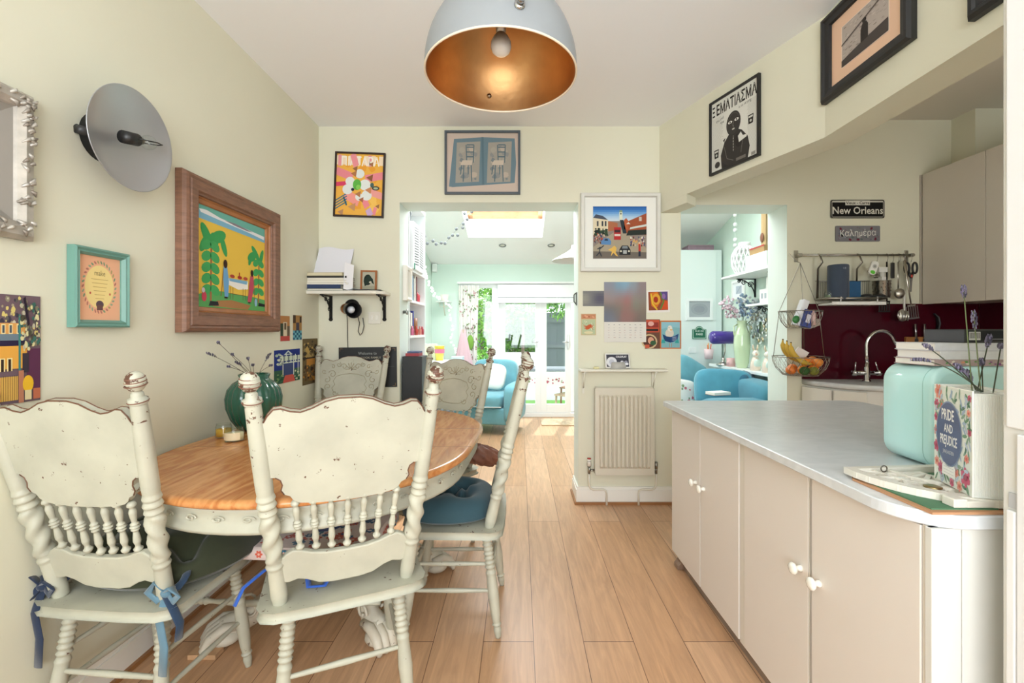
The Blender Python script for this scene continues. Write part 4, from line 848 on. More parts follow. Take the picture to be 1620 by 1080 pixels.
# latch on the reveal of the opening
m = MB('5a5a58'); m.box(-.006, .0, -.02, .02, -.05, .05); m.tube([(-.006, 0, -.04), (-.022, -.01, -.02), (-.022, -.01, .03), (-.006, 0, .045)], .005, 6); m.build('door_latch', iron, loc=(.44, D+.09, 1.54), label='small dark latch on the right reveal of the opening', cat='latch')
# --- corner shelf with scroll brackets
a = at(489, 462, D); b = at(618, 462, D); cx = (a.x+b.x)/2; hwid = (b.x-a.x)/2; Z = 1.3+(522-459)*.00445
sh = T('wall_shelf', 'white wall shelf on two black scroll brackets in the left corner', 'shelf', (cx, D, Z))
m = MB('ddd9cd'); m.prism([(-hwid+.0,-.004),(-hwid+.03,-.20),(hwid-.05,-.20),(hwid-.0,-.15),(hwid-.0,-.004)], -.024, 0); m.build('board', satin, sh, bevel=.004)
def scroll_bracket(par, x, s=1.0, mirror=-1, col='1d1c1b'):
    m = MB(col); m.box(x-.011, x+.011, -.008, 0, -.20*s, -.024); m.box(x-.011, x+.011, -.17*s, 0, -.032, -.024)
    m.tube([(x, -.008-.15*s*(1-math.cos(q)), -.035-.16*s*(1-math.sin(q))) for q in [k*PI/2/10 for k in range(11)]], .0045, 6)
    for (cy, cz, r) in ((-.045, -.075, .026), (-.035, -.125, .020), (-.095, -.055, .020)):
        m.tube([(x, cy*s+r*s*(1-.8*k/14)*math.cos(k*.62), cz*s+r*s*(1-.8*k/14)*math.sin(k*.62)) for k in range(15)], .0035, 5)
    m.ball((x, -.006, -.20*s), (.016, .010, .014)); return m.build('scroll_bracket', iron, par)
scroll_bracket(sh, -hwid+.165); scroll_bracket(sh, hwid-.045)
zS = Z+.001; gb = 'books and papers stacked on the corner shelf'
def stackbook(label, x0, x1, z0, z1, col, pages='e4dfd2', d=.17, rz=0, name='book', sp='x'):
    t = T(name, label, 'book', (cx+(x0+x1)/2, D-.105, zS+z0), rz, gb); w = (x1-x0)/2; h = z1-z0
    MB(pages).box(-w+.004, w-.006, -d/2+.004, d/2-.002, .002, h-.002).build('pages', paper, t)
    m = MB(col); m.box(-w, w, -d/2, d/2, 0, .002); m.box(-w, w, -d/2, d/2, h-.002, h); m.box(-w, w, -d/2, -d/2+.002, 0, h) if sp == 'x' else m.box(-w, -w+.002, -d/2, d/2, 0, h); m.build('cover', leather, t); return t
q = -hwid
stackbook('dark green thin book at the bottom of the shelf stack', q+.02, q+.33, 0, .014, '2f4a40', sp='s'); stackbook('navy blue book second from the bottom of the shelf stack', q+.05, q+.31, .0145, .042, '22365e')
stackbook('white paper bundle above the navy book', q+.04, q+.36, .0425, .055, 'd8d6cc', rz=.03, sp='s'); stackbook('cream covered book in the middle of the shelf stack', q+.03, q+.35, .0555, .074, 'c9c2ac', sp='s')
stackbook('pale grey book above the cream one on the shelf', q+.045, q+.34, .0745, .090, 'cfccc0', rz=-.02, sp='s'); stackbook('black paperback with pale lettering near the top of the stack', q+.02, q+.35, .0905, .104, '26251f', rz=.02)
stackbook('worn notebook with curled pages topping the shelf stack', q+.03, q+.33, .1045, .128, 'b8a884', pages='d6ccae', rz=-.03, sp='s')
m = MB('c89a4c').cbox((0,0,0), (.14,.03,.012)); m.build('wooden_ruler', woody, loc=(cx+q+.30, D-.19, zS+.1105+.0), label='short yellow wooden ruler poking from the shelf stack', cat='ruler') if False else None
def paperfn(u, v): return ((u-.5)*.26+.03*v, -.03-.015*math.sin(u*3)-.05*(1-v)**2, .02+v*.19+.01*math.sin(u*6)*v)
m = MB('dcdce4'); m.grid(paperfn, 16, 12); m.grid(lambda u, v: Vector(paperfn(u, v))+Vector((0,.0012,0)), 16, 12); m.build('sheet_of_paper', paper, loc=(cx+q+.19, D-.005, zS+.115), label='large white sheet of paper propped on the shelf stack', cat='paper')
m = MB('e0dfe2'); m.grid(lambda u, v: (.005+.01*v+.055*u, -.19+.03*u, .19*v**.9-.02*u), 6, 12); m.build('curled_letter', paper, loc=(cx+q+.325, D, zS+.012), label='narrow white letter hanging down beside the shelf stack', cat='letter')
def bird(m, w, h):
    m.rect(0, 1, 0, 1, -.0002, 'b8b4a0'); m.ell(.42, .55, .30, .30, -.0004, '26302c'); m.poly([(.1,.5),(.5,.85),(.8,.6),(.9,.3),(.6,.45),(.5,.3),(.2,.2)], -.0006, '2c3830'); m.ell(.62, .42, .1, .06, -.0008, 'c8bfa8'); m.rect(0, 1, 0, .22, -.0006, 'a8a48e')
picture('small orange framed picture of a dark bird on the corner shelf', Vector((cx+q+.46, D-.03, zS+.085)), .125, .155, -.12, pf(.012, .012), 'a8683c', woody, bird, back=.004, tilt=.03)
m = MB('1f1e20'); m.grid(lambda u, v: ((u-.5)*.26, (v-.5)*.12, .004+.020*math.sin(PI*u)*(.5+.5*math.sin(5*u+3*v))*math.sin(PI*v)+.006*math.sin(12*u)*math.sin(PI*v)), 24, 12); m.grid(lambda u, v: ((u-.5)*.26, (v-.5)*.12, .0), 2, 2); m.build('folded_black_cloth', cloth, loc=(cx+q+.46, D-.12, zS+.003), label='crumpled black scarf lying at the right of the corner shelf', cat='scarf')
m = MB('3b5fc4').tube([(0, 0, 0), (-.012, -.012, -.01), (-.012, -.014, -.07), (-.006, -.014, -.11)], .005, 6, flat=.3); m.build('blue_ribbon', fabric, loc=(cx+q+.03, D-.19, zS+.008), label='blue bookmark ribbon hanging off the left end of the corner shelf', cat='ribbon')
# clip spot lamp
l = at(560, 489, D-.12)
t = T('spot_wall_lamp', 'black spot lamp with a copper collar and looping cord under the corner shelf', 'wall lamp', (l.x, D, l.z+.0))
m = MB('1b1b1c'); m.lathe([(.0,0),(.055,0),(.058,.012),(.0,.022)], 24); mt_ = m
mt_.m = Matrix(); m = MB('1b1b1c', TR(-.055, 0, .025) @ RX(PI/2)); m.lathe([(0,0),(.055,0),(.055,.015),(.02,.025),(.0,.026)], 28); m.build('wall_plate', satin, t)
hd = Vector((.62, -.72, -.10)).normalized(); Mh = TR(-.075, -.075, .006) @ hd.to_track_quat('Z', 'Y').to_matrix().to_4x4()
m = MB('1b1b1c', Mh); m.lathe([(.026,.03),(.040,.045),(.046,.10),(.058,.155),(.0575,.155),(.044,.10),(.036,.05),(.0,.042)], 32, cap=False); m.build('shade', material('black_enamel', .3, base='141415'), t, fix=False)
m = MB('b87a48', Mh); m.lathe([(0,-.02),(.028,-.02),(.038,-.01),(.039,.028),(.03,.04),(0,.042)], 28); m.build('copper_collar', metal, t)
m = MB('d9dce0', Mh); m.ball((0,0,.098), (.027,.027,.034), 16, 12); m.build('bulb', gloss, t)
m = MB('161616'); m.tube([(-.075,-.06,-.03),(-.086,-.02,-.08),(-.088,-.012,-.2),(-.085,-.01,-.33)], .0028, 6); m.tube([(.01,-.07,-.05),(.012,-.04,-.10),(-.002,-.03,-.16),(.012,-.03,-.19),(.03,-.03,-.17),(.042,-.03,-.12),(.04,-.05,-.06)], .003, 6); m.build('cord', satin, t)
m = MB('1b1b1c').tube([(-.055,-.02,.025),(-.07,-.05,.012)], .012, 8); m.build('arm', satin, t)
l, w_, h_ = onback(583, 493, 603, 512); t = T('wall_switch', 'white double switch plate below the corner shelf', 'switch', l); m = MB('dcd9cc').box(-w_/2, w_/2, -.009, 0, -h_/2, h_/2); m.build('plate', satin, t, bevel=.003)
for s in (-1, 1): MB('e4e2d8').box(s*.018-.010, s*.018+.010, -.014, -.008, -.018, .018).build('rocker', satin, t, bevel=.002)
# chalkboard
l, w_, h_ = onback(537, 549, 628, 612); t = T('chalkboard', 'black chalkboard menu sign with faint chalk lettering behind the far chair', 'chalkboard', l, rot=(0, -.012, 0))
m = MB('1e2022'); m.box(-w_/2, w_/2, -.012, 0, -h_/2, h_/2); m.build('board', material('slate', .5), t)
m = MB(); m.text('Welcome to', .030, .0, h_/2-.055, -.0128, '9d9f9c', sx=.9); m.text('THE COOK FAMILY', .021, .0, h_/2-.085, -.0128, 'b0a894', bold=.01, sx=1.1)
for s in (-1, 1): m.line([(s*.13,h_/2-.10),(s*.09,h_/2-.115),(s*.06,h_/2-.10)], .005, -.0128, '9c5a48')
m.line([(-.05,h_/2-.105),(.05,h_/2-.105)], .003, -.0128, '9d9f9c'); m.text('menu', .02, -.15, h_/2-.10, -.0128, '7c8088'); m.line([(-.2,h_/2-.145),(.2,h_/2-.145)], .0018, -.0128, '5c6060')
for sx in (-1, 1):
    for sz in (-1, 1): m.line([(sx*(w_/2-.03), sz*(h_/2-.01)), (sx*(w_/2-.01), sz*(h_/2-.01)), (sx*(w_/2-.01), sz*(h_/2-.03))], .003, -.0128, '8a7050')
m.build('chalk_lettering', paper, t, fix=False)
# --- pendant lamp
t = T('dome_pendant_lamp', 'large pale grey dome pendant with a gold leaf interior and white bulb', 'pendant lamp', (-.066, 1.62, 2.205))
R_ = .268; DH = .285
outp = [(R_, 0), (R_*1.0, .006)]+[(R_*math.cos(a)**.92, .01+DH*math.sin(a)) for a in [k*PI/2/22 for k in range(1, 22)]]+[(.02, .01+DH), (.0, .012+DH)]
m = MB('8a8e91'); m.lathe(outp, 72, cap=False); m.build('dome', satin, t, fix=False)
inp = [(R_-.004, 0)]+[((R_-.004)*math.cos(a)**.92, .004+(DH-.004)*math.sin(a)) for a in [k*PI/2/22 for k in range(1, 22)]]+[(.0, DH)]
m = MB('c8883a'); m.lathe(inp[::-1], 72, cap=False); m.build('gold_lining', goldleaf, t, fix=False)
m = MB('e8d8c0'); m.tube([((R_-.002)*math.cos(a), (R_-.002)*math.sin(a), 0) for a in [2*PI*k/72 for k in range(72)]], .0035, 8, closed=True); m.build('rim', satin, t)
m = MB('b8b8b8'); m.lathe([(.0,.15),(.018,.15),(.02,.20),(.02,.27),(0,.275)], 20, c=(0,.0,0)); m.build('lamp_holder', metal, t)
m = MB('f2f0ee'); m.lathe([(0,.072),(.016,.073),(.030,.083),(.037,.10),(.036,.118),(.026,.138),(.016,.15),(.015,.158)], 24); m.build('bulb', gloss, t)
sa = math.radians(16); cp = Vector((.066, -.256, .07)); n_ = Vector((.25,-.95,.2)).normalized()
for k, (nm, cc) in enumerate((('chrome_stud', cp),)): m = MB('b0b0b0'); m.cyl(cc, cc+n_*.03, .011, .011, 14); m.ball(tuple(cc+n_*.03), .014); m.cyl(cc-n_*.01, cc+n_*.006, .018, .016, 16); m.build(nm, chrome, t)
m = MB('8a7a68'); c2 = Vector((-.059, .256, .06)); m.cyl(c2, c2-Vector((0,.016,.008)), .010, .008, 12); m.build('inner_bolt', metal, t)
m = MB('c9c9c9'); m.cyl((0,0,.29), (0,0,.33), .02, .012, 16); m.build('top_cap', satin, t); m = MB('dddddd'); m.cyl((0,0,.33), (0,0,ZC-2.205-.02), .003, .003, 8); m.build('cord', satin, t); m = MB('e8e8e6'); m.lathe([(.05,0),(.05,.012),(.03,.022)], 24, c=(0,0,ZC-2.205-.022)); m.build('ceiling_rose', satin, t)
# --- pictures on the beam
dirb = Vector((1.487-1.049, 2.215-D, 0)); ang = math.atan2(dirb.y, dirb.x)   # local x runs towards the camera
def onbeam(x0, x1, y0, y1):
    def hit(px):
        s = ((px-822)*D/F-1.049)/(dirb.x-(px-822)*dirb.y/F); return Vector((1.049, D, 0))+dirb*s
    p0, p1 = hit(x0), hit(x1); z = lambda py, p: H+(522-py)*p.y/F
    return p0, p1, z
p0, p1, z = onbeam(1125.5, 1204.5, 0, 0); c = (p0+p1)/2; zt = (z(164, p0)+z(117, p1))/2; zb = (z(279, p0)+z(246.5, p1))/2
nb = Vector((-dirb.y, dirb.x, 0)).normalized(); nb = -nb if nb.x > 0 else nb
def xema(m, w, h):
    m.rect(0, 1, 0, 1, -.0002, 'd6d6ce')
    m.text('Ξ', .19, .055, .80, -.0008, '2e2b28', sx=.55, bold=.02); m.text('ΕΜΑΤΙΑΣΜΑ', .205, .545, .80, -.0008, '2e2b28', sx=.70, bold=.025)
    rr = random.Random(3)
    for i in range(46):
        z = .76-.0165*i; 
        if z < .05: break
        m.line([(.03, z), (.03+rr.uniform(.18,.26), z)], .0035, -.0005, 'a8a8a0'); m.line([(.78+rr.uniform(0,.03), z), (.97, z)], .0035, -.0005, 'a8a8a0')
    m.text('the evil', .06, .2, .70, -.0007, '4a4846', rot=.12); m.text('eye', .06, .25, .65, -.0007, '4a4846'); m.text('is so strong', .055, .74, .735, -.0007, '4a4846', rot=.05)
    m.ell(.50, .57, .155, .165, -.001, '3c3936', 26); m.ell(.5, .57, .135, .145, -.0011, '4c4945', 26); m.poly([(.24,.0),(.80,.0),(.84,.16),(.80,.30),(.68,.42),(.60,.46),(.40,.44),(.30,.36),(.22,.2)], -.0012, '3a3734')
    m.ell(.50, .56, .125, .14, -.0013, '3f3c39', 24)
    for x in (.43, .57): m.ell(x, .60, .045, .018, -.0015, 'e8e8e0'); m.ell(x, .60, .014, .015, -.0016, '26241f')
    m.line([(.5,.60),(.49,.53),(.51,.525)], .008, -.0015, '8a8680'); m.ell(.5, .49, .03, .011, -.0015, 'b9b5ad'); m.ell(.60, .30, .07, .10, -.0014, '312e2b', 14, .5)
    m.poly([(.60,.36),(.66,.40),(.70,.34),(.78,.33),(.78,.30),(.62,.27)], -.0016, 'd6d6ce')
    m.line([(.50,.40),(.50,.18)], .006, -.0015, '9a968e'); m.line([(.30,.3),(.36,.12),(.5,.06)], .005, -.0015, '8a8680'); m.line([(.70,.28),(.66,.12)], .005, -.0015, '8a8680')
    for k in range(5): m.ell(.5, .36-.04*k, .008, .006, -.0016, 'c8c4bc')
    for x, z in ((.86,.50),(.12,.25)): m.poly([(x-.055,z+.06),(x+.055,z+.06),(x+.045,z-.06),(x-.045,z-.06)], -.0015, '33302d'); m.rect(x-.042, x+.042, z+.02, z+.045, -.0017, 'c9c9c1'); m.ell(x, z-.02, .022, .018, -.0017, 'b9b9b1')
    m.ell(.14, .09, .06, .045, -.0014, '3c3936'); m.poly([(.27,.40),(.33,.42),(.30,.36)], -.0014, '3c3936'); m.rect(.56, .76, .03, .07, -.0018, '6e6a64'); m.rect(.87, .95, .02, .06, -.0014, '8c8a84')
picture('black framed monochrome poster of a hooded figure, headed in Greek capitals', Vector((c.x, c.y, (zt+zb)/2))+nb*.002, (p1-p0).length, zt-zb, ang, pf(.014, .018), '1b1a19', satin, xema, back=.008)
YA, YB = 2.205, 1.70
def lone(m, w, h):
    m.rect(0, 1, 0, 1, -.0002, 'e5c0a4'); k = m.m; m.m = k @ TR(.17, 0, .19) @ SC(.66, 1, .62); m.rect(-.01, 1.01, -.01, 1.01, -.0003, 'f2e2d4'); m.rect(0, 1, 0, 1, -.0005, 'b3a8a0'); blobs(m, 120, ['9a9088','c4bab0','a89e96','8a8078'], .02, .05, -.0007, (0,1,.2,1), .4, 6)
    m.poly([(0,0),(1,0),(1,.30),(.6,.26),(.3,.22),(0,.16)], -.0024, '4f4845'); m.poly([(0,.52),(1,.90),(1,.94),(0,.56)], -.0024, '5c5450'); m.poly([(.44,.22),(.60,.24),(.60,.55),(.56,.64),(.48,.64),(.44,.52)], -.0026, '37322f'); m.ell(.52, .69, .045, .055, -.0027, '37322f'); m.m = k
t = picture('wide black framed photograph of a lone figure with a peach mount high on the beam', Vector((1.485, (YA+YB)/2, 2.592)), YA-YB, .405, RA, [(0,0),(0,.022),(.010,.034),(.022,.034),(.028,.026),(.05,.022),(.054,.010)], '1d1d1e', satin, lone, back=.008)
picture('black frame cut off at the top right corner of the view', Vector((1.485, 1.225, 2.555)), .52, .50, RA, [(0,0),(0,.022),(.010,.034),(.022,.034),(.028,.026),(.05,.022),(.054,.010)], '1d1d1e', satin, lambda m, w, h: m.rect(.15, .85, .15, .85, -.0005, 'a8a09a'), back=.008)
# ---------------------------------------------------------------- island
IR = math.radians(1.27); IS = (.893, .992, 0); WT = .90
DR = 'e0d9d2'
isl = T('island_cabinet', 'long low cream island cabinet with four plain doors and white knobs', 'cabinet', IS, IR)
m = MB('dad4ca'); m.box(.022, .98, .012, 1.560, .06, WT-.031); m.box(.0, .022, .385, .398, .06, WT-.031)
m.box(.004, .022, .785, .823, .06, WT-.031); m.box(.004, .022, .002, .020, .06, WT-.031); m.build('carcass', satin, isl)
for i, (a, b, kn) in enumerate(((1.197, 1.573, 1.24), (.826, 1.190, 1.148), (.403, .782, .437), (.022, .396, .350))):
    m = MB(DR); m.box(.0, .020, a, b, .065, WT-.034); d = m.build('door', satin, isl, bevel=.002)
    m = MB('efece2', TR(0, kn, .553) @ RY(-PI/2)); m.lathe([(.0,-.0),(.011,0),(.010,.006),(.0075,.012),(.009,.018),(.0175,.022),(.0185,.027),(.016,.032),(.008,.0355),(0,.036)], 24); m.build('knob', gloss, d)
m = MB('d9d8d2'); 
for a, b in ((.0, .066), (.068, .20), (.202, .34), (.342, .48), (.482, .62), (.622, .76), (.762, .90), (.902, .98)): m.box(a, b, -.006, .011, .0, WT-.031)
m.build('end_boards', satin, isl, bevel=.0015)
m = MB('8c7a6c'); m.box(.030, .045, .012, 1.53, 0, .035); m.box(.024, .045, .012, 1.53, .035, .045); m.build('plinth', woody, isl)
m = MB('8a6f5c'); m.prism([(-.005,0),(.045,0),(.045,.06),(.02,.06),(.012,.035),(-.003,.02)], 1.475, 1.53, 'y'); m.build('bracket_foot', woody, isl, bevel=.003)
ps = [(.080-.125*math.cos(a), .125-.143*math.sin(a)) for a in [k*PI/2/12 for k in range(13)]]+[(.98, -.018), (1.03, .1), (1.05, .30), (1.05, 1.2)]
ps += [(1.05-.08*(1-math.cos(a)), 1.48+.10*math.sin(a)) for a in [k*PI/2/6 for k in range(7)]]+[(-.03, 1.595), (-.045, 1.585)]
m = MB(); m.slab(ps, [(.003, WT-.030), (0, WT-.027), (0, WT-.003), (.003, WT)], sm=False)
m.build('island_worktop', marble, loc=IS, rz=IR, label='pale grey marbled worktop on the island', cat='worktop')
# tall cupboard at the right edge
t = T('tall_cupboard', 'tall white cupboard at the right edge of the view', 'cupboard', (.987, 0, 0))
m = MB('dcdcd8'); m.box(.0, .62, .32, .93, 0, 2.15); m.build('carcass', satin, t, bevel=.003)
m = MB('e6e7e8'); m.box(-.008, -.001, .34, .917, 1.105, 2.14); m.build('door', satin, t, bevel=.003)
m = MB('e6e7e8'); m.box(-.008, -.001, .34, .898, .06, 1.095); m.box(-.008, -.001, .9, .917, .06, .94); m.build('door', satin, t, bevel=.003)
MB('b4b6b8').box(-.004, -.001, .9, .915, .945, .975).build('handle_recess', satin, t)
# ---- on the island: cardboard tray, fretwork plaque, book shaped vase, bread bin, books
IW = WT+.0005
m = MB('b98a64'); m.prism([(.885,1.21),(.893,.985),(1.06,.985),(1.17,1.08),(1.168,1.275),(.93,1.278)], 0, .005); m.col('4f7a5a').prism([(.90,1.21),(.905,1.0),(1.05,.998),(1.15,1.09),(1.15,1.26),(.94,1.262)], .005, .008)
m.build('cork_board', matte, loc=(0, 0, IW), label='flat brown cork board with a green top under the white fretwork', cat='board')
t = T('fretwork_plaque', 'distressed white carved wooden fretwork plaque lying on the cork board', 'plaque', (0, 0, IW+.0085))
C0 = Vector((.915, 1.235)); m = MB('dcd8cd')
def bar2(pts, wd, z0, z1):
    for i_, (a, b) in enumerate(zip(pts, pts[1:])):
        z1 += .0004*(1 if i_ % 2 else -1)
        a = Vector(a); b = Vector(b); q = (b-a); 
        if q.length < 1e-6: continue
        q.normalize(); n = Vector((-q.y, q.x))*wd/2; a = a-q*wd*.25; b = b+q*wd*.25; m.prism([tuple(a+n), tuple(a-n), tuple(b-n), tuple(b+n)], z0, z1)
cc = Vector((1.10, 1.22)); arc = [cc+Vector((.20*math.cos(a), .215*math.sin(a))) for a in [PI*.97+k*(PI*.62)/12 for k in range(13)]]
bar2([tuple(p) for p in arc], .026, .0, .017); bar2([tuple(arc[0]), (1.16, 1.262)], .020, 0, .0165)
for k in (1, 3, 5, 7, 9, 11): bar2([tuple(cc+(arc[k]-cc)*.12), tuple(arc[k])], .011, .0005*k/4, .0125-.0005*k)
for k in range(0, 11): bar2([tuple(cc+(arc[k]-cc)*(.62 if k % 2 else .86)), tuple(cc+(arc[k+1]-cc)*(.86 if k % 2 else .62))], .009, .001, .0135+.0004*(k % 3))
for rr_ in (.10, .145): bar2([tuple(cc+(p-cc)*(rr_/.205)) for p in arc], .010, .0015, .0148)
m.col('d0ccbf').prism([tuple(p) for p in arc]+[(1.16, 1.25), (1.16, 1.20)], 0, .004); m.build('lattice', satin, t)
m = MB('dcd8cd'); m.box(.955, .985, 1.0, 1.03, 0, .019); m.box(.984, 1.13, 1.0, 1.02, 0, .014); m.build('corner_block', satin, t, bevel=.002)
m = MB('9c8a60'); m.lathe([(0,0),(.018,0),(.018,.003),(.012,.005),(0,.004)], 20, c=(.985, 1.085, .016)); m.build('brass_boss', metal, t)
m = MB('6e6a60'); m.tube([(.965+.008*math.cos(a), 1.205, .024+.008*math.sin(a)) for a in [2*PI*k/12 for k in range(12)]], .0016, 6, closed=True); m.build('hanging_ring', metal, t)
vz = IW+.026; t = T('book_shaped_vase', 'white ceramic vase shaped like a book with a floral cover, holding lavender', 'vase', (1.012, 1.016, vz), math.radians(-106.7))
W_, H_, TH = .139, .238, .075
m = MB('e4e6e0'); 
m.box(-W_+.002, 0, .001, TH, 0, H_-.006)
for k in range(16): y = .006+k*.0042; m.box(0, .0015, y, y+.0022, .004, H_-.010)
m.build('pages', gloss, t)
m = MB('efefe8'); m.box(-W_, .004, -.003, .001, 0, H_); m.box(-W_, .004, TH, TH+.004, 0, H_); m.box(-W_-.003, -W_, -.003, TH+.004, 0, H_); m.build('cover', gloss, t, bevel=.002)
m = MB(); m.m = TR(-W_, -.0034, 0) @ SC(W_+.003, 1, H_)
m.rect(0.02, .99, 0.01, .99, 0, 'dfe6de'); rr = random.Random(12)
for i in range(170):
    x = rr.uniform(.04, .96); z = rr.uniform(.04, .96)
    if ((x-.42)/.34)**2+((z-.52)/.33)**2 < 1: continue
    m.ell(x, z, .06, .018, -.0001-.000005*i, rr.choice(['5c8a6a','3f6f5a','7fa08a','9ab0c8','b0c0d4']), 7, rr.random()*6)
fl = [(.12,.93,.10),(.07,.80,.07),(.22,.80,.08),(.06,.66,.06),(.06,.52,.07),(.07,.36,.08),(.08,.2,.07),(.2,.15,.09),(.62,.16,.07),(.85,.16,.12),(.70,.05,.07),(.5,.05,.06),(.88,.34,.06),(.95,.6,.05),(.93,.78,.05),(.95,.92,.05)]
for i, (x, z, r) in enumerate(fl):
    c = ['e08a78','c2486e','e59a86','c85478'][i % 4]
    for k in range(6): a = 2*PI*k/6+i; m.ell(x+r*.5*math.cos(a), z+r*.33*math.sin(a), r*.5, r*.33, -.0006-.00001*i, c, 10, a)
    m.ell(x, z, r*.4, r*.26, -.0009, ['c8604f','9c2f52'][i % 2], 10)
m.ell(.42, .52, .345, .33, -.0012, '6f86ac', 40); m.ell(.42, .52, .33, .315, -.0014, '3d527e', 40)
m.text('PRIDE', .155, .40, .66, -.0017, 'eceff2', sx=.85, bold=.02); m.text('AND', .12, .42, .535, -.0017, 'eceff2', sx=.9, bold=.015); m.text('PREJUDICE', .135, .42, .41, -.0017, 'eceff2', sx=.72, bold=.02); m.text('JANE AUSTEN', .05, .42, .32, -.0017, 'd4dae2', sx=.95)
m.poly([(.24,.10),(.60,.09),(.60,.19),(.56,.22),(.28,.22),(.24,.19)], -.0012, 'eef0ec')
for k in range(3): m.line([(.28,.185-.03*k),(.56,.182-.03*k)], .004, -.0014, 'b8b4bc')
m.build('cover_print', gloss, t, fix=False)
# lavender
def sprig(m, base, tip, bend, head, rr, stem='5c6a4a', flw='6b6484', thick=.0011, size=.0035, dens=26):
    base = Vector(base); tip = Vector(tip); mid = (base+tip)/2+Vector(bend); P = [base*(1-t)**2+mid*2*t*(1-t)+tip*t*t for t in [k/10 for k in range(11)]]
    m.col(stem).tube(P, thick, 5); L = (tip-base).length
    for i in range(dens):
        q = 1-head*i/dens/L; q = max(0, q); p = base*(1-q)**2+mid*2*q*(1-q)+tip*q*q; a = i*2.4; s = size*(.45+.75*math.sin(PI*min(1, (i+3)/(dens+3))))
        if i % 9 == 8: continue
        m.col(rr.choice([flw, '8a849c', '5d5a6e'])); d = Vector((math.cos(a), math.sin(a), .5)); m.ball(tuple(p+d*s*1.5), (s*.7, s*.7, s*1.7), 5, 4)
rr = random.Random(1); gl = 'lavender sprigs in the book shaped vase'
for k, (px, py, Y, hd, bn, lb) in enumerate(((1524, 452, 1.12, .030, (0,0,0), 'tallest lavender sprig in the book shaped vase'), (1540, 492, 1.10, .045, (0,0,0), 'lavender sprig beside the tallest one in the book shaped vase'), (1442, 570, 1.08, .045, (-.01,0,.05), 'lavender sprig arching farthest left over the book shaped vase'), (1461, 545, 1.16, .035, (-.02,0,.03), 'lavender sprig leaning left from the book shaped vase'),
        (1566, 530, 1.08, .03, (0,0,0), 'short lavender sprig on the right of the book shaped vase'), (1512, 576, 1.08, .022, (0,0,0), 'small lavender sprig low in the middle of the book shaped vase'), (1553, 568, 1.08, .018, (0,0,0), 'small lavender sprig low on the right of the book shaped vase'), (1584, 545, 1.08, .012, (0,0,0), 'thin lavender sprig leaning to the tall cupboard'), (1528, 585, 1.10, .03, (0,0,0), 'lavender sprig just above the rim of the book shaped vase'))):
    m = MB(); b = Vector((1.055+.008*(k % 3), 1.06-.012*(k % 4), vz+H_-.02)); sprig(m, b, at(px, py, Y), bn, hd*1.1, rr, '75805c' if k < 2 else '4c5244', ['8d86a8','8d86a8','6a6678','6a6678'][k % 4], .0013, .0026); m.build('lavender_sprig', leafm, label=lb, cat='flower', group=gl)
t = T('bread_bin', 'glossy mint green bread bin with rounded corners behind the book shaped vase', 'bread bin', (1.165, 1.285, IW), 0)
def rrect(w, h, r, n=6):
    ps = []
    for cx_, cz_, a0 in ((w-r, r, -PI/2), (w-r, h-r, 0), (r, h-r, PI/2), (r, r, PI)):
        ps += [(cx_+r*math.cos(a0+PI/2*k/n), cz_+r*math.sin(a0+PI/2*k/n)) for k in range(n+1)]
    return ps
P = rrect(.46, .296, .055, 8)
def rslab(m, P, prof): # profile (inset, y)
    m2 = MB(); m2.c = m.c; m2.slab(P, prof); b = len(m.v); m.v += [m.m @ Vector((v.x, v.z, v.y)) for v in m2.v]; m.f += [[b+i for i in f] for f in m2.f]; m.fc += m2.fc; m.fm += m2.fm; m.fs += m2.fs
m = MB('c4f0f0'); rslab(m, P, [(.02,0),(.006,.004),(0,.014),(0,.17),(.006,.18),(.02,.184)]); m.build('body', gloss, t)
m = MB('9fd0cc'); m.tube([(p[0]*1.002-.0005, .03, p[1]*1.002) for p in P], .0012, 4, closed=True); m.build('lid_seam', satin, t)
MB('d8dcdc').tube([(.16,-.0,.2),(.16,-.018,.2),(.30,-.018,.2),(.30,-.0,.2)], .006, 8).build('handle', chrome, t)
gk = 'books piled on the bread bin'
def flatbook(label, x0, x1, y0, y1, z, h, cover, pages, draw=None, rz=0):
    t = T('book', label, 'book', (x0, y0, z), rz, gk); w = x1-x0; d = y1-y0
    MB(pages).box(.002, w, .003, d-.003, .0015, h-.0015).build('pages', paper, t)
    m = MB(cover); m.box(0, w, 0, d, 0, .0015); m.box(0, w, 0, d, h-.0015, h); m.box(0, w, -.0015, .0, 0, h); m.build('cover', leather, t)
    if draw: m = MB(); m.m = TR(0, -.0018, 0); draw(m, w, h); m.build('spine_print', paper, t, fix=False)
z = IW+.297; 
def blots(m, w, h): blobs(m, 14, ['d8607a','e0a080','6aa05c','8a5a8c','e8e0d4'], .004, .008, 0, (.01,.2,.001,.016), .6, 4)
flatbook('magazine with a pink and green spine lowest in the pile on the bread bin', 1.185, 1.45, 1.30, 1.44, z, .018, 'b8a0a0', 'e8e6e0', blots); flatbook('thick white book second lowest in the pile on the bread bin', 1.20, 1.46, 1.30, 1.45, z+.0185, .024, 'e6e6ea', 'eceae6')
flatbook('white book just under the black book on the bread bin', 1.195, 1.455, 1.31, 1.45, z+.043, .022, 'dfe0e6', 'eceae6')
flatbook('black book with a white barcode topping the pile on the bread bin', 1.285, 1.47, 1.315, 1.45, z+.0655, .040, '2a2b2e', '5a5b60', lambda m, w, h: [m.rect(.005, .16, .005, .035, 0, '2a2b2e'), m.rect(.012, .045, .008, .032, -.0001, 'd8d8d8')]+[m.rect(.014+.003*k, .0155+.003*k, .013, .030, -.0002, '2a2a2a') for k in range(10)]+[m.rect(.07, .15, .010, .012, -.00005, '8a8a90')])
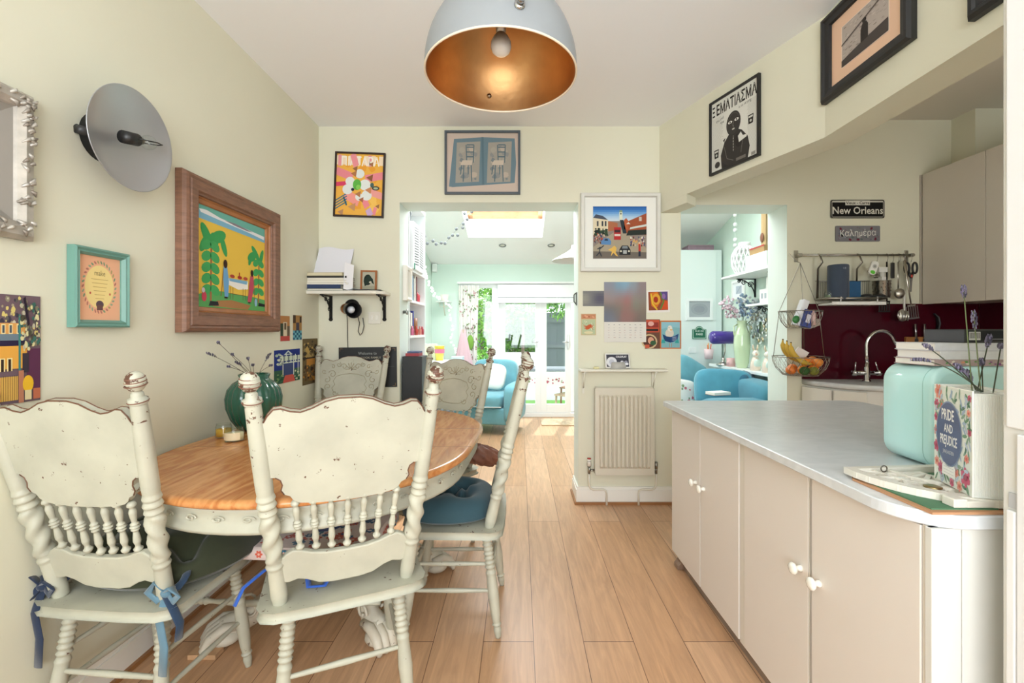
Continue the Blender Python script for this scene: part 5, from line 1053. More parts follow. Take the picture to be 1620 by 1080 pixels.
# ---------------------------------------------------------------- kitchen
KZ = .93
struct(MB('4f0d1c').box(2.117, 3.438, D-.010, D-.001, KZ+.002, 1.497), 'trim_2', material('maroon_glass', .16, base='430b18', spec=.22))
struct(MB('4f0d1c').box(3.440, 3.449, 1.3, D-.011, KZ+.002, 1.497), 'trim_3', bpy.data.materials['maroon_glass'])
kc = T('kitchen_base_cabinet', 'white curved base cabinet under the sink', 'cabinet', (0, 0, 0))
m = MB('dcdad4'); m.prism([(2.13,3.41),(2.20,3.20),(2.34,3.06),(2.56,2.97),(2.86,2.90),(2.86,3.41)], .1, KZ-.04); m.col('5a564e').prism([(2.18,3.41),(2.25,3.23),(2.58,3.02),(2.84,2.96),(2.84,3.41)], 0, .1); m.build('carcass', satin, kc)
for p, q in (((2.195,3.195),(2.125,3.405)), ((2.335,3.055),(2.205,3.19)), ((2.85,2.897),(2.56,2.965))):
    a = Vector(p); b = Vector(q); d = (b-a).normalized(); n = Vector((d.y, -d.x)); n = n if n.dot(Vector((-1,-1))) > 0 else -n; m = MB('e4e1da'); m.prism([tuple(a+n*.002), tuple(b+n*.002), tuple(b+n*.018), tuple(a+n*.018)], .11, KZ-.05); m.build('door', satin, kc, bevel=.002)
m = MB(); wp = [(2.117,3.412),(2.14,3.30),(2.20,3.15),(2.30,3.05),(2.42,2.975),(2.515,2.94),(2.68,2.90),(2.86,2.87),(2.86,1.3),(3.44,1.3),(3.44,3.412)]
m.slab(wp, [(.01,KZ-.036),(0,KZ-.030),(0,KZ-.006),(.006,KZ)]); m.build('kitchen_worktop', marble, label='curved pale worktop beneath the maroon splashback', cat='worktop')
kr = T('kitchen_side_cabinet', 'white base cabinets along the right kitchen wall', 'cabinet', (0, 0, 0)); m = MB('dcdad4'); m.box(2.90, 3.43, 1.32, 3.40, .1, KZ-.04); m.col('5a564e').box(2.95, 3.40, 1.34, 3.38, 0, .1); m.build('carcass', satin, kr)
for k in range(3): MB('e4e1da').box(2.88, 2.898, 1.33+.51*k, 1.83+.51*k, .11, KZ-.05).build('door', satin, kr, bevel=.002)
ku = T('wall_cabinet', 'plain taupe wall cabinets over the maroon splashback', 'wall cabinet', (0, 0, 0))
m = MB('b8afa4').box(3.032, 3.448, 2.05, D-.001, 1.497, 2.46); m.build('carcass', satin, ku)
for a, b in ((2.945, D-.012), (2.478, 2.941), (2.06, 2.474)): MB('d2cac1').box(3.012, 3.030, a, b, 1.492, 2.462).build('door', satin, ku, bevel=.0015)
MB('b8afa4').box(3.0, 3.008, D-.012, D-.001, 1.497, 2.46).build('filler_strip', satin, ku)
MB('b23a34').ball((0,0,0), (.03,.02,.035), 12, 8).build('red_ornament', gloss, loc=at(1592, 236, 2.78), label='small red ornament peeking over the wall cabinets at the right', cat='ornament') if False else None
# tap
t = T('kitchen_tap', 'chrome swan neck mixer tap with lever handles', 'tap', (at(1371, 598, 3.27).x, 3.27, KZ+.001))
m = MB('d0d0d0'); m.lathe([(0,0),(.027,0),(.027,.006),(.021,.012),(.020,.10),(.016,.105),(.016,.14),(0,.14)], 24); m.build('body', chrome, t)
m = MB('d0d0d0'); rr0 = .098; m.tube([(0,0,.12),(0,0,.19),(0,0,.265)]+[(rr0-rr0*math.cos(a), -.01*math.sin(a), .265+rr0*math.sin(a)) for a in [k*PI*.86/14 for k in range(1, 15)]]+[(2*rr0*1.01+.008, -.008, .265)], .0125, 14); m.build('spout', chrome, t)
m = MB('c0c0c0'); m.cyl((-.095,0,.062), (.095,0,.062), .017, .017, 16); m.build('crossbar', chrome, t)
for s in (-1, 1): m = MB('d0d0d0'); m.cyl((s*.098,0,.062), (s*.075,0,.062), .021, .021, 16); m.tube([(s*.085,0,.07),(s*.085+(.0 if s < 0 else -.03),-.01,.14)], .0045, 8); m.build('lever', chrome, t)
# knife rack
t = T('knife_rack', 'short wooden magnetic knife strip on the maroon splashback', 'knife rack', at(1447, 539, D-.012)); m = MB('a8703c').box(-.08, .16, -.022, -.001, -.03, .03); m.build('strip', woody, t, bevel=.003)
for k, (px, ln, nm, lb) in enumerate(((1450, .17, 'kitchen_knife', 'steel handled knife on the left of the knife strip'), (1463, .19, 'kitchen_knife', 'steel handled knife second on the knife strip'))):
    b = at(px, 540, D-.035); t = T(nm, lb, 'knife', b, group='knives on the magnetic strip', rot=(0, -.06 if k == 0 else 0, 0)); m = MB('b0b0b4'); m.tube([(0,0,.02),(0,0,.13)], .009, 8, flat=.6); m.build('handle', metal, t); m = MB('6e7074'); m.prism([(-.014,.02),(.014,.02),(.013,-.10),(.0,-.14),(-.010,-.10)], -.0015, .0015, 'y'); m.build('blade', metal, t)
m = MB('1c1c1e'); m.tube([(.0,0,-.07),(.025,0,-.04),(.035,0,.0),(.025,0,.05),(.0,0,.075)], [.012,.016,.017,.016,.010], 10, flat=.5); m.build('steak_knife', satin, loc=at(1478, 512, D-.035), label='black curved handled utensil at the right of the knife strip', cat='utensil')
m = MB('1a1a1c'); m.lathe([(0,0),(.10,0),(.105,.01),(.105,.10),(.108,.104),(.10,.106),(.098,.012),(0,.01)], 32, cap=False); m.build('black_saucepan', satin, loc=(2.98+.12, 2.9, KZ+.001), label='black saucepan on the worktop behind the book pile', cat='saucepan')
# signs
def plate(m, w, h, c='d8d6cc'): m.poly([(x-w/2, z-h/2) for x, z in rrect(w, h, .02)], 0, c)
l, w_, h_ = onback(1313, 316, 1399, 345.5); t = T('street_sign', 'black and white New Orleans street sign plate', 'sign', l)
m = MB('9a9a94'); rslab(m, [(x-w_/2, z-h_/2) for x, z in rrect(w_, h_, .016)], [(0,-.004),(0,-.001)]); m.build('plate', metal, t)
m = MB(); m.m = TR(0,-.0045,0); m.poly([(x-w_/2+.004, z-h_/2+.004) for x, z in rrect(w_-.008, h_-.008, .012)], 0, '1c1b1a'); m.poly([(x-w_/2+.010, z-h_/2+.009) for x, z in rrect(w_-.02, h_-.018, .010)], -.0003, 'c6c4ba'); m.rect(-w_/2+.013, w_/2-.013, -h_/2+.012, h_/2-.020, -.0006, '141312'); m.rect(-.092, .092, h_/2-.042, h_/2-.006, -.0009, 'cfcdc3')
m.text('Vieux - Carre', .030, 0, h_/2-.034, -.0012, '2a2926', bold=.015, sx=1.05); m.text('New Orleans', .075, 0, -h_/2+.034, -.0012, 'd4d2c8', bold=.012, sx=.93); m.build('sign_lettering', paper, t, fix=False)
l, w_, h_ = onback(1321, 357.5, 1391, 382); t = T('greeting_plaque', 'small slate grey plaque with a white Greek greeting below the street sign', 'plaque', l)
m = MB('77767c'); rslab(m, [(x-w_/2, z-h_/2) for x, z in rrect(w_, h_, .008)], [(0,-.008),(0,-.001)]); m.build('plate', matte, t)
m = MB(); m.m = TR(0,-.0084,0); blobs_box = (-w_/2+.005, w_/2-.005, -h_/2+.005, h_/2-.005); blobs(m, 60, ['6c6c76','868690','5f6a6a','7a6a70','8c8e98'], .006, .014, 0, blobs_box, .7, 3)
for x, z in ((-.13,.035),(-.06,-.045),(.0,-.045),(.10,.038),(.13,-.04)): m.ell(x, z, .012, .008, -.0012, '6c2f40', 10, x*9)
m.text('Καλημέρα', .066, 0, -.018, -.0015, 'e0dfda', sx=.85, rot=.03); m.build('lettering', paper, t, fix=False)
# rail
RZ_ = 1.855; rl = T('utensil_rail', 'steel hanging rail on the kitchen wall', 'rail', (0, 0, 0)); xa, xb = at(1262,0,D-.05).x, at(1445,0,D-.05).x
m = MB('a8a49c'); m.cyl((xa, D-.05, RZ_), (xb, D-.05, RZ_), .008, .008, 12); m.ball((xb, D-.05, RZ_), .011); m.build('bar', metal, rl)
for px in (1259, 1433): x = at(px, 0, D).x; m = MB('9c988e'); m.box(x-.015, x+.015, D-.006, D-.001, RZ_-.045, RZ_+.042); m.box(x-.012, x+.012, D-.062, D-.006, RZ_-.012, RZ_+.012); m.build('wall_bracket', metal, rl, bevel=.002)
rk = T('hanging_dish_shelf', 'steel wire shelf with a white drip tray hung from the rail', 'hanging shelf', (0, 0, 0)); X0, X1, Y0_, Y1_ = 2.20, 2.606, 3.232, 3.392; zt_ = 1.515
for x in (2.21, 2.50): m = MB('a09c94'); m.tube([(x, D-.05, RZ_+.009), (x+.005, D-.065, RZ_-.01), (x-.0, Y0_+.09, RZ_-.06), (x-.0, Y1_-.02, RZ_-.10), (x, Y1_-.012, zt_+.02)], .010, 8, flat=.35); m.build('hook', metal, rk)
m = MB('a09c94')
for k in range(26): m.tube([(X0+.01+.0155*k, Y1_-.006, zt_+.15), (X0+.01+.0155*k, Y1_-.006, zt_), (X0+.01+.0155*k, Y0_, zt_)], .0015, 5)
m.tube([(X0, Y1_-.006, zt_+.15), (X1, Y1_-.006, zt_+.15)], .003, 6); m.build('wires', metal, rk)
m = MB('a8a49c'); m.tube([(X0, Y1_, zt_+.012), (X0, Y0_, zt_+.012), (X1, Y0_, zt_+.012), (X1, Y1_, zt_+.012)], .008, 8); m.build('rim', metal, rk)
m = MB('ececea'); m.box(X0+.02, X1, Y0_+.0, Y1_-.005, zt_-.035, zt_-.022); m.box(X0+.02, X1, Y0_, Y0_+.004, zt_-.022, zt_-.012); m.build('drip_tray', satin, rk, bevel=.003)
for x in (2.28, 2.54): MB('e8e8e8').tube([(x, Y0_, zt_-.02), (x, Y0_-.004, zt_+.022)], .004, 6).build('clip', satin, rk)
zz = zt_+.003
t = T('portable_speaker', 'tall dark blue grey cylindrical speaker on the wire shelf', 'speaker', (at(1326,0,3.29).x, 3.29, zz)); m = MB('3f4a5c'); m.lathe([(0,0),(.060,0),(.066,.006),(.066,.245),(.062,.252),(0,.254)], 32); m.build('body', cloth, t)
m = MB('8a94a4'); m.text('UE', .02, 0, .215, -.0672, '9aa4b4'); m.build('logo', satin, t, fix=False)
m = MB('14507e').box(-.045, .045, -.03, .03, 0, .135); m.build('blue_carton', leather, loc=(at(1348,0,3.30).x+.005, 3.31, zz), label='bright blue carton beside the speaker on the wire shelf', cat='carton', bevel=.003)
for k, (px, r, lb) in enumerate(((1371, .045, 'left of two black pouches lying on the wire shelf'), (1390, .05, 'right of two black pouches lying on the wire shelf'))): MB('17191d').ball((0,0,.022), (r,.04,.022), 16, 8).build('black_pouch', satin, loc=(at(px,0,3.28).x, 3.28, zz), label=lb, cat='pouch', group='pouches on the wire shelf')
t = T('glass_jar', 'small greenish glass jar at the left end of the wire shelf', 'jar', (2.245, 3.30, zz)); m = MB('a9c0a8'); m.lathe([(0,0),(.028,0),(.032,.01),(.032,.05),(.026,.06),(.026,.066),(.024,.066),(.028,.05),(.028,.008),(0,.006)], 20, cap=False); m.build('jar', glass, t, fix=False); MB('8a9a7c').lathe([(0,.006),(.026,.006),(.026,.035),(0,.036)], 16).build('contents', matte, t)
ct = T('utensil_cup', 'perforated steel utensil cup hung from the rail', 'utensil holder', (at(1395,0,3.31).x, 3.31, 1.535)); m = MB('a39f97'); m.lathe([(0,0),(.048,0),(.05,.004),(.055,.12),(.058,.124),(.053,.122),(.047,.006),(0,.004)], 28, cap=False); m.build('cup', metal, ct)
m = MB('5a564e'); 
for i in range(14):
    for j in range(4): a = 2*PI*i/14+.2*j; r = .0505+.0012*j; m.ball((r*math.cos(a), r*math.sin(a), .025+.024*j), (.0035,.0035,.0035), 6, 4)
m.build('perforation', satin, ct)
t = T('kitchen_timer', 'white handheld thermometer with a green button hanging from the rail', 'thermometer', at(1381, 424, 3.30), rot=(0, .35, 0)); m = MB('e4e4e0'); rslab(m, [(x-.028, z-.052) for x, z in rrect(.056, .105, .024)], [(.004,-.012),(0,-.008),(0,.0),(.004,.004)]); m.build('body', satin, t); m = MB('9a9c98'); m.m = TR(0,-.0125,0); m.ell(0,.012,.016,.016,0,'b8bab6'); m.ell(0,.012,.008,.008,-.0004,'8a8c88'); m.ell(0,-.032,.018,.013,-.0004,'5fc23c'); m.build('buttons', satin, t, fix=False)
t = T('whisk', 'white plastic handled beater standing in the steel utensil cup', 'utensil', (ct.location.x-.005, 3.30, 1.56)); m = MB('dcdcd8'); m.cyl((0,0,.0),(0,0,.16),.016,.016,12); m.box(-.03,.03,-.012,.012,.16,.195); m.box(-.016,.016,-.016,.016,.10,.125); m.build('handle', satin, t)
gu = 'utensils hanging from the rail'
def hang(name, label, px, top, cat='utensil', tilt=0):
    o = T(name, label, cat, (at(px,0,D-.055).x, D-.055, RZ_-.002), group=gu, rot=(0, tilt, 0)); m = MB('8a867c'); m.tube([(0,.012,.004),(0,.0,.012),(0,-.012,.0),(.002,-.006,-.035),(0,0,top)], .0018, 6); m.build('hook', metal, o); return o
o = hang('bottle_opener', 'short black handled utensil hanging fourth along the rail', 1412, -.06); m = MB('1c1c1c').box(-.013,.013,-.006,.006,-.17,-.055); m.build('handle', satin, o, bevel=.004)
o = hang('ladle', 'steel ladle hanging from the rail beside the slotted spatula', 1421, -.06); m = MB('b4b0a8'); m.tube([(0,0,-.05),(0,0,-.25)], .006, 8, flat=.5); m.m = TR(-.005,-.02,-.285); m.ball((0,0,0),(.040,.022,.038),16,10); m.build('body', metal, o)
o = hang('skimmer', 'white slotted skimmer hanging lowest under the rail', 1423, -.05, tilt=0); m = MB('dddcd8'); m.tube([(.01,-.03,-.27),(.01,-.03,-.42)], .007, 8); m.build('handle', satin, o); m = MB('d4d3cf'); m.m = TR(.0,-.035,-.445)
for k in range(5): m.tube([(-.03+.015*k,0,.03),(-.034+.017*k,-.006,-.01),(-.03+.015*k,0,-.04)], .004, 6)
m.ball((0,.006,0),(.042,.012,.045),14,8); m.build('bowl', metal, o)
o = hang('slotted_spatula', 'long steel slotted spatula hanging at a slant from the rail', 1430, -.04, tilt=-.12); m = MB('bdb9b0'); m.tube([(0,0,-.04),(.0,-.004,-.20),(0,-.010,-.37)], [.012,.008,.006], 8, flat=.45); m.build('handle', metal, o)
m = MB('c4c0b8'); m.m = TR(0,-.012,-.37)
for k in range(6): m.box(-.045+.0165*k,-.0375+.0165*k,-.001,.001,-.095,-.01)
m.box(-.03,.03,-.001,.001,-.012,.0); m.box(-.047,.048,-.001,.001,-.105,-.094); m.build('blade', metal, o)
o = hang('kitchen_scissors', 'black handled kitchen scissors at the right end of the rail', 1441, -.05); m = MB('1b1b1c')
for s in (-1, 1): m.tube([(s*.026+.022*math.cos(a)*(.8), -.004*s, -.095+.040*math.sin(a)) for a in [2*PI*k/14 for k in range(14)]], .007, 8, closed=True); m.tube([(s*.016,0,-.125),(0,0,-.17)], .009, 8)
m.build('handles', satin, o); m = MB('9a9a9a'); m.prism([(-.012,-.16),(.012,-.16),(.004,-.27),(-.004,-.27)], -.002, .002, 'y'); m.build('blades', metal, o); MB('c03a2c').ball((0,-.008,-.155),(.008,.004,.012),8,6).build('red_pivot', satin, o)
o = hang('draining_spatula', 'black slotted turner hanging below the utensil cup', 1403, -.05); m = MB('1a1a1a'); m.tube([(0,0,-.05),(0,.0,-.34)], .005, 6); m.build('handle', satin, o); m = MB('1a1a1a'); m.m = TR(-.02,-.0,-.34)
for k in range(5): m.box(-.04+.018*k,-.030+.018*k,-.001,.001,-.075,0)
m.box(-.042,.044,-.001,.001,-.008,.004); m.box(-.042,.044,-.001,.001,-.08,-.072); m.build('blade', satin, o)
o = hang('measuring_spoons', 'steel measuring spoons hanging behind the utensil cup', 1387, -.05); m = MB('a8a49a')
for k in range(3): m.tube([(0,0,-.05),(.012*(k-1),-.004*k,-.14)], .003, 6); m.ball((.014*(k-1),-.004*k-.004,-.155),(.013,.006,.016),10,6)
m.build('spoons', metal, o)
# hanging fruit baskets
HB = T('hanging_basket', 'two tier wire basket hanging from the left end of the rail', 'hanging basket', (at(1266,0,3.25).x, 3.25, 0))
zt1, zt2 = H+(522-492)*3.25/720, H+(522-564)*3.25/720; top = RZ_-.02
m = MB('9a948a'); m.tube([(-.02,.11,RZ_+.01),(-.02,.095,RZ_+.005),(-.01,.03,top-.04),(0,0,top-.055)], .0025, 6); m.build('hook', metal, HB)
def wirebasket(R, zt, dp, nm):
    m = MB('8c867c'); m.tube([(R*math.cos(a), R*math.sin(a), zt) for a in [2*PI*k/28 for k in range(28)]], .0032, 6, closed=True); m.tube([(R*.62*math.cos(a), R*.62*math.sin(a), zt-dp) for a in [2*PI*k/20 for k in range(20)]], .0022, 5, closed=True)
    pr = [(R, 0), (R*.97, -dp*.3), (R*.86, -dp*.65), (R*.62, -dp)]
    for k in range(22):
        for s in (-1, 1): m.tube([(r*math.cos(2*PI*k/22+s*j*.13), r*math.sin(2*PI*k/22+s*j*.13), zt+z) for j, (r, z) in enumerate(pr)], .0011, 4)
    for k in range(6): x = R*.6*(-1+2*(k+.5)/6); y = math.sqrt((R*.62)**2-x*x); m.tube([(x,-y,zt-dp),(x,y,zt-dp)], .0011, 4); m.tube([(-y,x,zt-dp),(y,x,zt-dp)], .0011, 4)
    m.build(nm, metal, HB)
wirebasket(.138, zt1, .12, 'upper_basket'); wirebasket(.178, zt2, .13, 'lower_basket')
for k in range(3): a = -PI/2+.35+k*2*PI/3; m = MB('8a857c'); m.tube([(0,0,top-.055),(.138*math.cos(a),.138*math.sin(a),zt1),(.178*math.cos(a),.178*math.sin(a),zt2)], .0022, 5); m.build('chain', metal, HB)
hx = HB.location.x; bz = zt2-.13+.002; go = 'oranges in the lower wire basket'
for k, (dx, dy, dz, c) in enumerate(((-.085,-.03,.035,'d9772e'),(-.03,-.075,.04,'e0852f'),(.045,-.07,.04,'dd7d2a'),(.095,.0,.04,'e08a38'),(.02,-.03,.095,'e2862c'),(.075,-.02,.10,'dc7c2c'),(.09,-.055,.09,'e08a30'),(-.02,.06,.04,'d9772e'))):
    m = MB(c); m.ball((0,0,0), (.034,.034,.031), 14, 10); m.col('5c6a34').ball((0,0,.031), .003, 6, 4)
    m.build('orange', material('orange_peel', .45, bump=.3, bscale=200) if k == 0 else bpy.data.materials['orange_peel'], loc=(hx+dx, 3.25+dy, bz+dz), cat='fruit', group=go, label=['orange low at the left of the lower basket','orange at the front left of the lower basket','orange at the front middle of the lower basket','orange low at the right of the lower basket','orange topmost in the middle of the lower basket','orange upper right in the lower basket','small orange at the right front rim of the lower basket','orange at the back of the lower basket'][k])
for k, (dx, dy, c) in enumerate(((-.035,-.115,'3c5a34'),(.025,-.12,'7a7c3a'))): MB(c).ball((0,0,0), (.034,.028,.03), 14, 10).build('avocado', leafm, loc=(hx+dx, 3.25+dy+.01, bz+.036), label=['dark green avocado at the bottom front of the lower basket','olive green lime beside the avocado in the lower basket'][k], cat='fruit')
gbn = 'bananas on the fruit in the lower basket'
for k in range(3):
    m = MB('c9a43c'); P = []
    for j in range(13): a = -.2+1.75*j/12; P.append((-.105-.012*k+.19*(1-math.cos(a))*.75, -.06+.028*k-.02*j/12, .215+.01*k-.165*math.sin(a)*.75))
    m.tube(P, [.005,.007]+[.017+.003*math.sin(PI*j/8) for j in range(9)]+[.010,.004], 7); m.col('5a4a2c').ball(P[0], .006, 8, 6)
    m.build('banana', leather, loc=(hx, 3.25, bz-.01), label=['front banana of the bunch in the lower basket','middle banana of the bunch in the lower basket','rear banana of the bunch in the lower basket'][k], cat='fruit', group=gbn)
MB('e6e6e6').box(-.045, .045, -.002, .002, -.03, .03).build('paper_packet', paper, loc=(hx+.05, 3.32, bz+.15), rot=(.3, .5, 0), label='white paper packet behind the bananas in the lower basket', cat='packet')
t = T('plastic_pouch', 'white and blue food packet with a green seal standing in the upper basket', 'packet', (hx-.075, 3.20, zt1-.11), rot=(0, .35, 0)); m = MB('dfe0e6').box(-.012, .03, -.03, .03, .01, .20); m.build('body', paper, t, bevel=.006); MB('2f7a3c').ball((-.02,-.03,.045), (.026,.012,.028), 12, 8).build('seal', satin, t)
m = MB('3c4a8c').box(-.04, .03, -.035, .035, 0, .12); m.col('d8d8e4').box(-.02, .01, -.0365, -.035, .03, .09); m.build('snack_packet', leather, loc=(hx-.015, 3.19, zt1-.115), rot=(0, .3, 0), label='blue patterned packet in the middle of the upper basket', cat='packet', bevel=.006)
m = MB('b9aca4').box(-.05, .05, -.03, .03, 0, .05); m.build('foil_parcel', leather, loc=(hx+.055, 3.20, zt1-.115), rot=(0, -.3, .2), label='pale packet at the right of the upper basket', cat='packet', bevel=.01)
m = MB('d8b8b4').lathe([(0,0),(.014,0),(.014,.08),(.006,.09),(.006,.105),(0,.105)], 14); m.build('small_bottle', satin, loc=(hx+.03, 3.15, zt1-.10), label='small pale bottle upright in the upper basket', cat='bottle')
# jars on the dining table
def jar(label, x, y, h, r, wax, g): t = T('candle_jar', label, 'candle', (x, y, TZ+.001), group=g); m = MB('e8ecea'); m.lathe([(0,0),(r,0),(r,.002),(r,h-.012),(r*.9,h-.006),(r*.92,h),(r*.87,h),(r*.85,h-.008),(r*.94,h-.014),(r*.94,.004),(0,.004)], 28, cap=False); m.build('glass', glass, t, fix=False); m = MB(wax); m.lathe([(0,.004),(r*.92,.004),(r*.92,h*.6),(0,h*.6)], 24); m.build('wax', matte, t); return t
jx = at(371, 690, 1.86); t = jar('squat glass candle jar with a cream label on the table', -1.29, 2.06, .058, .039, 'e6d8a8', 'two candle jars by the green vase')
m = MB('efe3c0'); m.grid(lambda u, v: (.0408*math.cos(-PI/2-1.1+2.2*u), .0408*math.sin(-PI/2-1.1+2.2*u), .008+.032*v), 14, 2); m.build('paper_label', paper, t, fix=False)
jar('glass jar of yellow wax just behind the labelled candle jar', -1.385, 2.13, .062, .034, 'd8a82c', 'two candle jars by the green vase')
# green ribbed vase
VX, VY = -1.335, 2.29
t = T('ribbed_vase', 'round dark green glazed vase with vertical ribs on the dining table', 'vase', (VX, VY, TZ+.001))
m = MB('1f5140', SC(.98,.98,1.06)); pr = [(0,0),(.055,0),(.075,.012),(.105,.055),(.124,.105),(.128,.150),(.118,.192),(.095,.222),(.072,.236),(.066,.244),(.074,.262),(.070,.264),(.060,.246),(.066,.234),(.09,.215),(.0,.05)]
m.lathe(pr, 144, lambda a, z: 1+(.022*math.cos(24*a) if z < .24 else 0), cap=False); m.build('body', gloss, t)
gd = 'dried sprigs in the green vase'; rr = random.Random(9)
for k, (px, py, Y) in enumerate(((344, 541, 2.12), (326, 558, 2.08), (366, 560, 2.2), (392, 566, 2.25), (400, 577, 2.22), (428, 559, 2.3), (430, 578, 2.25), (372, 572, 2.15), (360, 580, 2.12))):
    m = MB(); sprig(m, (VX+.01*(k % 3-1), VY, TZ+.25), at(px, py, Y), (0,0,.02), .055 if k in (1,5,7) else .02, rr, '7a7466', '55525a', .0012, .0032, 22 if k in (1,5,7) else 12)
    m.build('dried_sprig', leafm, cat='dried flower', group=gd, label='dried sprig %s from the green vase' % ['reaching highest at the left','leaning farthest left with dark buds','rising behind the chair finial','rising thin near the middle','with a small bud low in the middle','leaning right with dark buds','lowest on the right','curling left above the finial','nearly hidden behind the finial'][k])
# ---------------------------------------------------------------- garden room
def soft(m, x0, x1, y0, y1, z0, z1, e=.28, n=20, puff=0):
    """rounded block (superellipsoid)"""
    c = Vector(((x0+x1)/2, (y0+y1)/2, (z0+z1)/2)); h = Vector(((x1-x0)/2, (y1-y0)/2, (z1-z0)/2)); S_ = lambda v: math.copysign(abs(v)**e, v)
    def f(u, v):
        a = 2*PI*u; b = -PI/2+PI*v; return (c.x+h.x*S_(math.cos(a))*S_(math.cos(b)), c.y+h.y*S_(math.sin(a))*S_(math.cos(b)), c.z+h.z*S_(math.sin(b)))
    return m.grid(f, 2*n, n, closeu=True)
TEAL = '6fa9b8'
# bookcase behind the left jamb
bk = T('bookcase', 'white open bookcase just beyond the left jamb of the opening', 'bookcase', (0, 0, 0))
BX0, BX1, BY0, BY1 = -1.295, -.90, DB+.03, 4.34
m = MB('e9ebec'); m.box(BX0, BX1, BY0, BY0+.018, 0, 2.42); m.box(BX0, BX1, BY1-.018, BY1, 0, 2.42); m.box(BX0, BX0+.012, BY0+.018, BY1-.018, 0, 2.42); m.build('sides', satin, bk)
for z in (.06, .45, .78, 1.02, 1.255, 1.55, 1.81, 2.40): MB('eef0f0').box(BX0+.012, BX1+.004, BY0+.018, BY1-.018, z-.02, z).build('shelf', satin, bk)
gb2 = 'books in the white bookcase'; rr = random.Random(21)
def upright(y, z, w, h, c, lb, d=.17):
    t = T('book', lb, 'book', (BX1-.02, y, z+.0005), 0, gb2); MB('e8e4da').box(-d+.004, -.003, .002, w-.002, .002, h-.003).build('pages', paper, t)
    m = MB(c); m.box(-d, 0, 0, .002, 0, h); m.box(-d, 0, w-.002, w, 0, h); m.box(-.002, 0, 0, w, 0, h); m.build('cover', leather, t)
y = 3.78
for k, (w, h, c, lb) in enumerate(((.05,.21,'e0ddd2','cream book leftmost on the middle shelf of the bookcase'),(.03,.22,'c9ccd0','pale grey book on the middle shelf of the bookcase'),(.045,.215,'6f9cc0','light blue book on the middle shelf of the bookcase'),(.03,.20,'e8e6e0','white book beside the light blue one in the bookcase'),(.035,.23,'d8d2c8','ivory book in the middle of the bookcase shelf'),(.025,.225,'7a3038','dark red narrow book on the middle shelf of the bookcase'))):
    upright(y, 1.55, w, h, c, lb); y += w+.018
MB('c83a4c').lathe([(0,0),(.03,0),(.032,.07),(.015,.09),(.012,.10),(0,.10)], 20).build('red_pot', gloss, loc=(BX1-.06, 4.24, 1.551), label='small glossy red pot on the middle shelf of the bookcase', cat='pot')
y = 3.78
for k, (w, h, c, lb) in enumerate(((.06,.20,'e4e0d6','thick cream book on the lower shelf of the bookcase'),(.05,.19,'f0eee8','white book on the lower shelf of the bookcase'),(.04,.21,'35409a','dark blue book on the lower shelf of the bookcase'))): upright(y, 1.255, w, h, c, lb); y += w+.015
MB('9a6444').lathe([(0,0),(.042,0),(.042,.05),(.038,.052),(.042,.056),(.042,.15),(0,.152)], 24).build('brown_canister', satin, loc=(BX1-.06, 4.09, 1.256), label='brown ribbed canister on the lower shelf of the bookcase', cat='canister')
for k, (yy, xx, c, lb) in enumerate(((3.86,-.93,'c86a8c','pink small bottle at the front of the lower bookcase shelf'),(3.99,-.925,'c8483c','red small bottle at the front of the lower bookcase shelf'),(4.20,-.94,'d88a80','coral small bottle at the right of the lower bookcase shelf'),(4.25,-.93,'b03a4c','dark red small bottle at the far end of the lower bookcase shelf'))):
    MB(c).lathe([(0,0),(.016,0),(.016,.05),(.008,.062),(.008,.078),(0,.078)], 14).build('small_bottle', gloss, loc=(xx+.02, yy, 1.256), label=lb, cat='bottle', group='small bottles on the lower bookcase shelf')
m = MB('c9b07c').ball((0,0,.03), (.03,.025,.03), 12, 8); m.col('8a9a6c').ball((.01,0,.065), (.018,.016,.014), 10, 8); m.build('small_figurine', gloss, loc=(-.94, 3.95, 1.021), label='small yellow green figurine low in the white bookcase', cat='figurine')
t = T('slatted_crate', 'white plastic crate with dark slots on the top shelf of the bookcase', 'crate', (-1.0, 3.99, 1.811)); m = MB('eceef0').box(-.12, .12, -.20, .20, 0, .40); m.build('crate_body', satin, t, bevel=.01)
m = MB('4a4c52')
for j in range(15): m.prism([(-.17,.04+.022*j),(-.02,.05+.022*j),(-.02,.058+.022*j),(-.17,.048+.022*j)], .1195, .1212, 'x'); m.prism([(.02,.05+.022*j),(.16,.04+.022*j),(.16,.048+.022*j),(.02,.058+.022*j)], .1195, .1212, 'x')
m.build('slots', matte, t); MB('1f8a6c').box(.118, .123, -.19, -.16, .0, .05).build('green_tag', satin, t)
MB('8a8c90').tube([(0,0,0),(.02,.02,.08),(0,.03,.14)], .010, 8).build('dark_hook', satin, loc=(-.95, 3.88, 2.212), label='dark bent hook on top of the slatted crate', cat='hook')
t = T('slim_cabinet', 'tall plain black box cabinet standing in the left jamb of the opening', 'cabinet', (-.815, 3.55, 0)); m = MB('1d2023').box(-.075, .075, -.10, .10, 0, 1.10); m.build('body', satin, t, bevel=.003)
for s in (-1, 1): MB('d0d0d0').ball((s*.032,-.101,.76), .004, 8, 6).build('screw', metal, t)
m = MB('a83c44'); m.box(-.05, .05, -.07, .07, 0, .022); m.build('red_book', leather, loc=(-.82, 3.54, 1.101), label='red book lying on top of the black box in the jamb', cat='book'); MB('4c5a7c').box(-.045, .045, -.06, .06, 0, .014).build('blue_book', leather, loc=(-.815, 3.54, 1.1235), label='thin blue book lying on the red one on the black box', cat='book')
